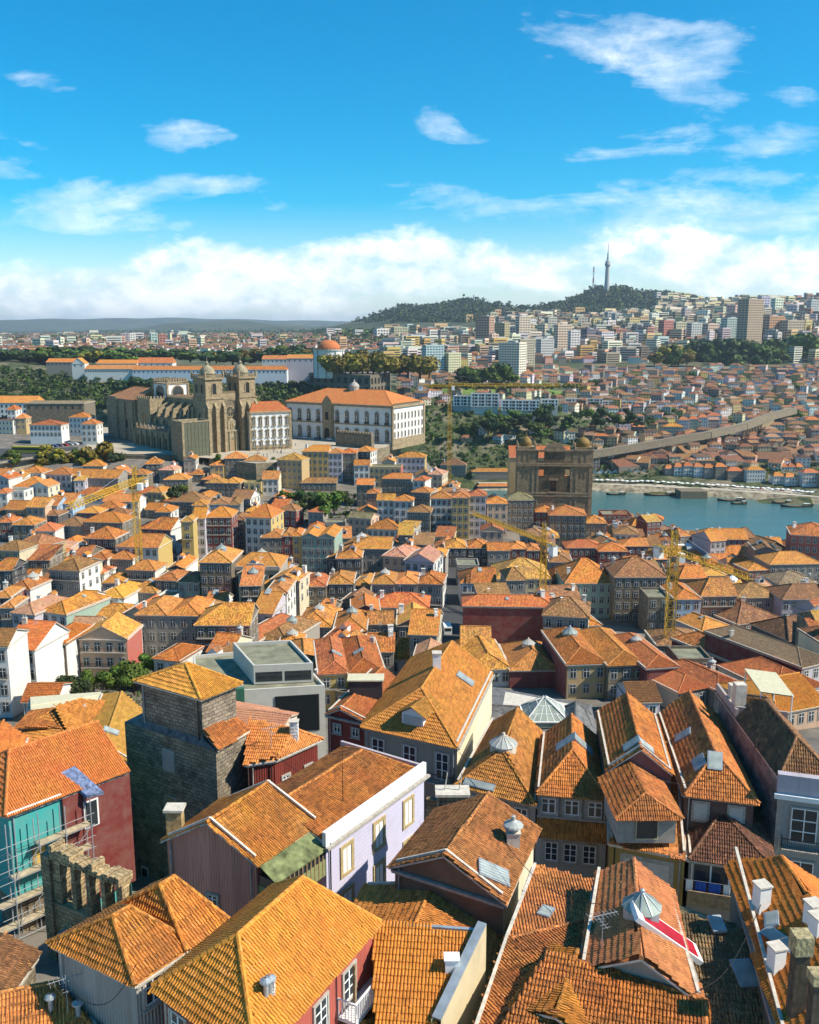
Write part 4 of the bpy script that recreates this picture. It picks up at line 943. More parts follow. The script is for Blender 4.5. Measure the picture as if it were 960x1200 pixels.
# twin skylight house
ze = 100.3
r, fp, o3, ro = fg([(630,926),(712,933),(702,866),(637,862)], ze, ((.5,.33),(.5,1)), 2.2, 'narrow house with paired corrugated skylights across its ridge and three small white windows', 'g', 'o', 86, wea=.6, verges='LR', feats=[('sky',664,871,'L',0),('sky',683,874,'L',0)])
windows(r, fp[0], fp[1], [ze-2.1], 3, 'small', 1.0, o3, sc=1.6)
f2 = Q([(629,962),(712,970)], ze-2.6); nn = [fp[1], fp[0]]
root2 = r; mb = MB(); P = [Vector((*f2[0], ze-4.0)), Vector((*f2[1], ze-4.0)), Vector((*fp[1], ze-2.5)), Vector((*fp[0], ze-2.5))]; q = [p-o3 for p in P]; mb.poly(q, 0); add_tiles(mb, q, 0); mb.poly([q[1]-Vector((0,0,.2)), q[0]-Vector((0,0,.2)), q[3]-Vector((0,0,.2)), q[2]-Vector((0,0,.2))], 1); mb.poly([q[0]-Vector((0,0,.2)), q[1]-Vector((0,0,.2)), q[1], q[0]], 1)
mb.build('lower_roof', [T_NEAR, CRM], r, rtint('o', .7))
mb = MB(); a, b, c_, d_ = [p-o3 for p in P]; dn = Vector((0,0,-13)); up = Vector((0,.3,-.1)); mb.poly([a+up+dn, b+up+dn, b+up, a+up]); mb.poly([b+up+dn, c_+dn, c_, b+up]); mb.poly([d_+dn, a+up+dn, a+up, d_]); mb.build('front_wall', [PL], r, (.40,.39,.36))
windows(r, (P[0].x, P[0].y+.3), (P[1].x, P[1].y+.3), [ze-6.4, ze-9.6], 3, 'sash', 1.4, o3)
# yellow house with the big dormer
ze = 100.6
r, fp, o3, ro = fg([(713,900),(787,905),(768,838),(700,833)], 103.0, ((.5,0),(.5,1)), 1.9, 'rear roof with purple verge and twin skylights behind the yellow house', 'r', 'o', 88, wea=.7, verges='LRF', cornice=False, feats=[('sky',741,873,'m',0),('sky',756,875,'m',0)], wmat=PL, color=(.20,.09,.09))
r, fp, o3, ro = fg([(716,985),(803,1002),(789,908),(713,903)], ze-1.2, ((0,.98),(1,.98)), 3.0, 'yellow house with a large hipped dormer and two shuttered windows', 'y', 'o', 86, wea=.7, verges='LR', color=(.34,.23,.05), feats=[('sky',727,912,'s',0)])
windows(r, fp[0], fp[1], [ze-4.9], 2, 'shutter', 2.0, o3, sc=1.45); windows(r, fp[0], fp[1], [ze-8.6], 2, 'french', 2.0, o3, balcony=[0])
def dormer_px(r, ro, o3, px, w, dep, z0, hw, rise, face='dark', tint=None, wl=None, ridge_in=1.0):
    """gabled/hipped dormer: px = pixel of the front wall's top centre at height z0"""
    c = at_z(px[0], px[1], z0); c = Vector((c.x, c.y, z0))-o3; mb = MB(); fr = Matrix.Translation(c)
    mb.box(-w/2, w/2, 0, dep*.8, -hw, 0, 0, fr)
    mb.box(-w*.18, w*.18, -.05, -.002, -hw*.85, -.25, 2, fr); mb.box(-w*.18, w*.18, -.08, -.05, -hw*.85, -hw*.85+.08, 3, fr); mb.box(-w*.18-.06, -w*.18, -.08, -.002, -hw*.85, -.2, 3, fr); mb.box(w*.18, w*.18+.06, -.08, -.002, -hw*.85, -.2, 3, fr); mb.box(-w*.18, w*.18, -.08, -.002, -.25, -.17, 3, fr)
    W2 = w/2+.35; g0 = (0, ridge_in, rise); g1 = (0, dep, rise)
    for q in ([(-W2,-.35,0), g0, g1, (-W2,dep,0)], [(W2,dep,0), g1, g0, (W2,-.35,0)][::1], [(-W2,-.35,0),(W2,-.35,0),g0]):
        q = [fr @ Vector(v) for v in q]; mb.poly(q, 1); add_tiles(mb, q, 1)
    ridge_tube(mb, fr @ Vector(g0), fr @ Vector(g1), .13, 1, True)
    for sx in (-1, 1): ridge_tube(mb, fr @ Vector((sx*W2,-.35,.02)), fr @ Vector(g0), .12, 1, True)
    return mb.build('dormer', [bpy.data.materials.get('dormer_render') or simple('dormer_render', (.30,.28,.25), .85, 0, .25, 1.5), T_NEAR, GLASS, simple('y_frame', (.55,.5,.3), .6) if 'y_frame' not in bpy.data.materials else bpy.data.materials['y_frame']], ro, tint or rtint('o', .6))
dormer_px(r, ro[0][0], o3, (759,957), 4.6, 6.5, ze+1.6, 2.3, 1.5)
# house in the shade of the tall building
ze = 102.6
r, fp, o3, ro = fg([(803,928),(884,938),(838,838),(772,836)], ze, ((.5,.2),(.5,1)), 2.2, 'long roofed house with ridge skylights, shaded on its right by the tall grey building', 'r', 'o', 86, wea=.6, verges='L', color=(.10,.05,.045), feats=[('sky',801,863,'m',-10),('sky',820,895,'W',0),('sky',838,893,'m',0)])
windows(r, fp[0], fp[1], [ze-2.3], 2, 'shutter', 1.3, o3, sc=.85)
r2, fp2, o32, ro2 = fg([(808,1004),(905,1018),(884,942),(803,932)], ze-3.4, ((.42,.45),(.5,.98)), 1.7, 'shaded lower roof house with laundry on its open gallery below the long roofed house', 'g', 'd', 86, wea=.8, verges='L')
ang, L = edge_frame(fp2[0], fp2[1]); fr = Matrix.Translation(-o32) @ Matrix.Translation(Vector((*fp2[0], 0))) @ Matrix.Rotation(ang, 4, 'Z'); z = ze-3.4
mb = MB(); mb.box(.3, L-.3, -.05, -.004, z-3.1, z-.5, 0, fr); mb.build('gallery_glazing', [GLASS], r2)
mb = MB(); mb.box(0, L, -1.2, 0, z-3.4, z-3.1, 0, fr); mb.box(0, L, -1.2, -1.1, z-3.1, z-2.2, 0, fr)
for i in range(5): x = .2+(L-.5)*i/4; mb.box(x, x+.12, -.1, -.05, z-3.1, z-.45, 1, fr)
mb.build('balcony', [WOOD, WHT], r2)
lo = Matrix.Translation(Vector((*fp2[0], 0))) @ Matrix.Rotation(ang, 4, 'Z') @ Vector((L*.3, -.8, z-2.0)); la = empty('laundry', lo, ang, 'blue and white laundry hanging on the shaded gallery', 'laundry')
mb = MB(); mb.bar((-2.2,0,.5), (2.6,0,.5), .02); mb.build('line', [STEEL], la)
for i, (x, w_, m_) in enumerate(((-2,.5,WHT),(-1.3,.8,BLUE),(-.3,.9,BLUE),(.8,.5,WHT),(1.7,.6,GREEN_P))):
    mb = MB(); n = 6
    for k in range(n): a0 = x+w_*k/n; a1 = x+w_*(k+1)/n; y0 = .06*math.sin(k*2.1); y1 = .06*math.sin((k+1)*2.1); mb.poly([(a0,y0,-.5),(a1,y1,-.5),(a1,0,.5),(a0,0,.5)]); mb.poly([(a1,y1+.015,-.5),(a0,y0+.015,-.5),(a0,.015,.5),(a1,.015,.5)])
    mb.build('garment', [m_], la)
# tall building at the right with blank stone side wall and roof terrace
ze = 104.4
a = at_z(913,915,ze); b = at_z(990,925,ze); c_ = at_z(838,812,ze); fpb = [tuple(a[:2]), tuple(b[:2]), tuple((b+(c_-a))[:2]), tuple(c_[:2])]
r, rr, o3 = house(fpb, 84, ze, ((.5,.2),(.5,.62)), 2.2, 'g', 'b', near=True, wmat=STN, color=(.30,.29,.29), wea=.75, oh=[0,0,0,0], wins=[], cornice=False, label='tall grey building with blank stone side wall, roof terrace with pergola and white six-pane windows')
L = (Vector(fpb[1])-Vector(fpb[0])).length; ang, _ = edge_frame(fpb[0], fpb[1]); fr = Matrix.Translation(-o3) @ Matrix.Translation(Vector((*fpb[0], 0))) @ Matrix.Rotation(ang, 4, 'Z')
mb = MB(); mb.box(-.1, L, -.3, .4, ze-.9, ze+.7, 0, fr); mb.box(-.3, L, -.6, -.3, ze-1.3, ze-.9, 1, fr); mb.build('parapet', [PL, WHT], r, (.42,.38,.42))
mb = MB(); mb.box(0, L, -.06, -.004, 84, ze-1.3, 0, fr); mb.box(0, .45, -.14, -.06, 84, ze-1.3, 1, fr); mb.build('front_render', [PL, GRAN], r, (.30,.33,.33))
for z in (ze-5.0, ze-9.6):
    for x in (2.1, 5.3):
        mb = MB(); w_, h_ = 1.9, 2.9
        mb.box(x-w_/2-.15, x+w_/2+.15, -.16, -.06, z-.15, z+h_+.15, 0, fr); mb.box(x-w_/2, x+w_/2, -.18, -.16, z, z+h_, 1, fr)
        for xx in (-.5, 0, .5): mb.box(x+xx*w_-.04, x+xx*w_+.04, -.24, -.18, z, z+h_, 2, fr)
        for zz in (0, .33, .66, 1): mb.box(x-w_/2, x+w_/2, -.23, -.18, z+zz*h_-.04, z+zz*h_+.04, 2, fr)
        mb.build('window', [GRAN, GLASS, WHT], r)
bm_ = balc_mesh(L-1); put('balcony', bm_, r, fr @ Vector((L/2,-.06,ze-5.3)), ang)
# terrace on its far part
mb = MB(); za = ze+.05
def tb(s, t, z): p = B4(fpb, s, t); return Vector((p.x, p.y, z))-o3
mb.poly([tb(.05,.66,za+.25), tb(.9,.66,za+.25), tb(.9,.99,za+.25), tb(.05,.99,za+.25)]); mb.build('terrace_floor', [CONC], r)
mb = MB(); mb.bar(tb(.05,.66,za+.6), tb(.95,.66,za+.6), .2, 0, 1.2); mb.bar(tb(.03,.64,za+.5), tb(.03,.99,za+.5), .25, 0, 1.1); mb.build('terrace_wall', [PL], r, (.4,.33,.3))
mb = MB(); mb.poly([tb(.5,.70,za+2.6), tb(1.1,.70,za+2.5), tb(1.1,.97,za+2.9), tb(.5,.97,za+3.0)]); mb.poly([tb(.5,.97,za+2.9), tb(1.1,.97,za+2.8), tb(1.1,.70,za+2.4), tb(.5,.70,za+2.5)])
for s, t in ((.52,.71),(1.08,.71),(.52,.96),(1.08,.96)): mb.bar(tb(s,t,za), tb(s,t,za+2.6), .1, 1)
mb.build('pergola', [CREAMSH, WHT], r)
mb = MB(); p = tb(.1,.74,za+1.6); mb.bar(tb(.12,.70,za+.2), tb(.12,.70,za+3.2), 1.0, 0); mb.bar(tb(.12,.80,za+.2), tb(.12,.80,za+2.4), .8, 0); mb.build('chimney', [CRM], r)
# bottom-right house with white chimneys
ze = 106.2
r, fp, o3, ro = fg([(922,1235),(1060,1150),(952,1042),(859,1018)], ze, ((.52,.0),(.45,.86)), 2.3, 'bright orange roofed house with white box chimneys at the right edge', 'g', 'o', 88, wea=.15, tint=(.56,.19,.03,.15), color=(.09,.11,.11), verges='L', feats=[('chim',892,1062,'white',.9,15),('chim',909,1135,'white',.85,15),('chim',952,1085,'white',.9,15),('chim',958,1100,'white',.9,15),('sky',905,1080,'s',70),('sky',918,1106,'w',20)])
p = at_z(938,1140,108); mb = MB(); mb.box(-.55,.55,-.55,.55,-14,1.3,0); mb.box(-.7,.7,-.7,.7,1.3,2.3,1); o = mb.build('stone_chimney_stack', [simple('sooty_stone', (.08,.065,.045), .9, 0, .5, 2), simple('mossy_stone', (.34,.28,.15), .95, 0, .5, 3, .08)], None, (.5,.42,.22), loc=at_z(936,1143,109.0)); o.scale = (.62,.62,1); tag(o, 'tall sooty chimney stack with a mossy stone head in the bottom right corner', 'chimney')
mb = MB(); mb.box(-.5,.5,-.5,.5,-14,1.0,0); mb.box(-.65,.65,-.65,.65,1.0,1.5,1); o = mb.build('stone_chimney_stack', [bpy.data.materials['sooty_stone'], bpy.data.materials['mossy_stone']], None, (.4,.34,.22), loc=at_z(957,1172,108.8)); o.scale = (.62,.62,1); tag(o, 'shorter dark chimney stack beside the taller one, cut by the right edge', 'chimney')
# mossy brown roof
ze = 103.5
r, fp, o3, ro = fg([(826,1240),(912,1235),(872,1090),(795,1062)], ze, ((.0,.66),(1,.66)), 1.9, 'mossy brown tiled roof with skylights in the shade of the orange roofed corner house', 'g', 'g', 90, wea=.9, tint=(.21,.15,.07,.7), feats=[('sky',873,1143,'m',0),('sky',840,1085,'s',0)])
# roof with glass cone lantern and red panel
ze = 106.3
r, fp, o3, ro = fg([(682,1132),(821,1172),(784,1046),(701,1028)], ze, ((.5,0),(.5,1)), 1.5, 'salmon orange roof with a conical glass lantern, a red panel and fallen ridge tiles', 'g', 'r', 92, wea=.25, tint=(.50,.19,.07,.25), verges='LR', feats=[('lant',752,1066,.82),('ant',705,1115,20)])
q, pl = roof_hit(ro[0][1], 780, 1094)
if q: 
    e = (roof_pose(pl) @ Matrix.Rotation(R(8), 3, 'Z')).to_euler(); mb = MB(); mb.box(-.7,.7,-2.4,2.4,-.1,.2,0); mb.box(-.58,.58,-2.1,1.9,.2,.22,1); o = mb.build('red_panel', [WHT, REDP], ro[0][0], loc=q-o3); o.rotation_euler = e
for k, (x, y, rz) in enumerate(((768,1135,.5),(776,1139,.7),(765,1142,-.9))):
    q, pl = roof_hit(ro[0][1], x, y)
    if q: mb = MB(); mb.tube((-.4,0,.1), (.4,0,.12), .13, .13, 8); o = mb.build('loose_tile', [T_NEAR], ro[0][0], (.42,.10,.03,.1), loc=q-o3); o.rotation_euler = (0,.2,rz)
# big weathered roof left of it, sloping to the left wall
ze = 105.0
r, fp, o3, ro = fg([(548,1235),(668,1150),(692,1034),(627,1015)], ze, ((.0,.5),(1,.5)), .4, 'long weathered brown roof with sawtooth far eave beside the pale party wall', 'c', 'o', 90, wea=.8, verges='L', feats=[('sky',640,1071,'s',0)])
r, fp, o3, ro = fg([(606,1180),(700,1225),(700,1150),(650,1118)], 105.6, ((.5,0),(.5,1)), .6, 'low connecting roof with thick ridge tiles between two weathered roofs at the bottom', 'c', 'o', 92, wea=.6)
ze = 105.0
r, fp, o3, ro = fg([(560,1270),(815,1300),(822,1192),(655,1132)], ze, ((.02,.85),(.98,.85)), 1.35, 'weathered striped roof filling the bottom edge below the salmon roof', 'p', 'o', 92, wea=.7, color=(.5,.15,.12))
# brown gabled house in the middle
ze = 105.0
r, fp, o3, ro = fg([(463,1015),(590,1056),(626,972),(515,950)], ze, ((.48,0),(.52,1)), 1.9, 'brown gabled house with round chimney cowl and corrugated skylight, pale tall side wall', 'g', 'o', 88, side='c', wea=.65, color=(.17,.11,.07), tint=(.42,.17,.05,.6), verges='F', feats=[('chim',601,990,'cowl',1.1),('sky',578,1025,'L',20)])
r, fp, o3, ro = fg([(402,1092),(560,1180),(590,1082),(430,1040)], 102.4, ((.5,.0),(.5,1)), 1.4, 'lower brown-orange roof in front of the brown gabled house', 'g', 'o', 88, wea=.5, verges='B')
p = at_z(530,960,103.5); mb = MB(); mb.box(-1.1,1.1,-.6,.6,-9,2.2,0); mb.box(-1.3,1.3,-.8,.8,2.2,2.4,1)
for s in (-.6, .5): mb.tube((s,0,2.3), (s+.2,0,3.8), .05, .04, 6, 1)
o = mb.build('chimney_stack', [STN, CRM], None, (.3,.25,.17), loc=p); tag(o, 'stone chimney stack beside the right end of the lavender house', 'chimney')
# grey roofed hall with glass pyramid
ze = 93.5
r, fp, o3, ro = fg([(560,905),(705,893),(690,828),(575,806)], ze, ((.0,.55),(.9,.55)), 2.0, 'grey slate roofed hall with a glass pyramid skylight behind the lantern house', 'g', 'o', 78, near=False, roofmat=SLATE, wea=.5)
q, pl = roof_hit(ro[0][1], 638, 838)
q = q or at_z(638, 838, ze+1)
mb = MB(); mb.lathe((0,0,-.5), [(3.6,0),(3.6,.7),(.15,2.6)], 4, 0, math.pi/4)
for i in range(4): t = 2*math.pi*i/4+math.pi/4; rr_ = 3.62*math.cos(math.pi/8)/math.cos(((t+math.pi/8) % (math.pi/4))-math.pi/8) if False else 3.62; mb.bar((rr_*math.cos(t)*.97, rr_*math.sin(t)*.97, .25), (.15*math.cos(t), .15*math.sin(t), 2.35), .09, 1)
mb.lathe((0,0,.15), [(3.75,0),(3.75,.12),(3.5,.12)], 4, 1, math.pi/4)
for s_ in range(4):
    a_, b_ = [Vector((3.6*math.cos(t_), 3.6*math.sin(t_), .2)) for t_ in (math.pi/4+s_*math.pi/2, math.pi/4+(s_+1)*math.pi/2)]
    for k_ in range(1, 6): p_ = a_.lerp(b_, k_/6); f_ = 1-abs(k_/3-1)*.999; mb.bar(p_, p_.lerp(Vector((0,0,2.2)), f_), .06, 1)
    for k_ in (.33, .66): mb.bar(a_.lerp(Vector((0,0,2.2)), k_), b_.lerp(Vector((0,0,2.2)), k_), .05, 1)
mb.build('glass_pyramid', [LGL, WHT], ro[0][0], loc=q-o3)
r, fp, o3, ro = fg([(640,870),(705,895),(690,838),(660,832)], ze+1.2, ((.5,.3),(.5,.8)), 2, 'small mossy slate hip roof beside the glass pyramid', 'g', 'g', 80, near=False, roofmat=SLATE)
# left: house with dormer, cream walled roofs
ze = 95.5
r, fp, o3, ro = fg([(5,868),(88,880),(122,830),(50,838)], ze, ((.45,.45),(.7,.8)), 2.0, 'low house with a wide flat-topped dormer in its orange roof at the left', 'g', 'y', 82, wea=.35, tint=(.50,.20,.04,.4), feats=[('sky',105,832,'m',0)])
W(r, fp, 0, [2.4], 3, 'sash', o3, ze)
dormer_px(r, ro[0][0], o3, (45,852), 4.5, 4.5, ze+1.3, 1.3, .35, ridge_in=.1)
r, fp, o3, ro = fg([(92,880),(150,893),(165,832),(120,815)], ze+.4, ((.5,0),(.5,1)), 1.2, 'ribbed bright orange roof with white verge tucked behind the square stone tower', 'w', 'y', 82, wea=.15, verges='LF', feats=[('sky',130,858,'m',0)])
r, fp, o3, ro = fg([(-40,880),(20,905),(34,868),(-20,855)], 97.2, ((.5,.0),(.5,1)), 1.4, 'ribbed orange gable roof with pale verges at the left edge', 'g', 'o', 84, wea=.3, verges='R')
r, fp, o3, ro = fg([(-60,920),(-6,925),(8,892),(-40,885)], 98.5, ((.5,0),(.5,1)), 1.4, 'orange roof cut by the left edge beside the turquoise building', 'w', 'o', 84, wea=.3, verges='R')
r, fp, o3, ro = fg([(37,842),(118,822),(118,812),(36,818)], 91.5, ((0,.5),(1,.5)), .1, 'long cream wall with a flat pale top below the garden', 'c', 'p', 78, wea=0, oh=.05, near=False, roofmat=CREAMSH)
# dark shaded ochre facade between central house and lavender house
p = at_z(540, 930, 101)
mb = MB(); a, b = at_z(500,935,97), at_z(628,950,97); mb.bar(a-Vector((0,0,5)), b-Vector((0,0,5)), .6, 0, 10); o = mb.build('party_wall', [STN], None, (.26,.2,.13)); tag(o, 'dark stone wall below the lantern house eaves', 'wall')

# overhead cables between roofs
CABLES = [((318,880,104.5),(402,905,105.2),'sagging black cable from the dark red clad house to the lavender house'),((536,880,101.5),(640,930,101.8),'sagging black cable from the central house to the narrow twin skylight house'),((590,985,107.5),(705,1060,107.6),'sagging black cable from the round chimney cowl to the salmon roof'),
 ((92,1170,106.2),(160,1130,108.8),'black cable from the bottom left vent pipe to the grey corrugated house'),((745,900,104.5),(850,905,104.2),'black cable crossing from the yellow house to the shaded long roofed house'),((820,1160,107),(892,1060,108.6),'black cable from the salmon roof to the nearest white chimney')]
for a, b, lb in CABLES:
    A, B_ = at_z(*a), at_z(*b); mb = MB(); n = 12; P = [A.lerp(B_, i/n)-Vector((0,0,1.2*math.sin(math.pi*i/n))) for i in range(n+1)]
    for p, q in zip(P[:-1], P[1:]): mb.tube(p, q, .022, .022, 5)
    o = mb.build('overhead_cable', [IRON]); tag(o, lb, 'cable', 'overhead cables')
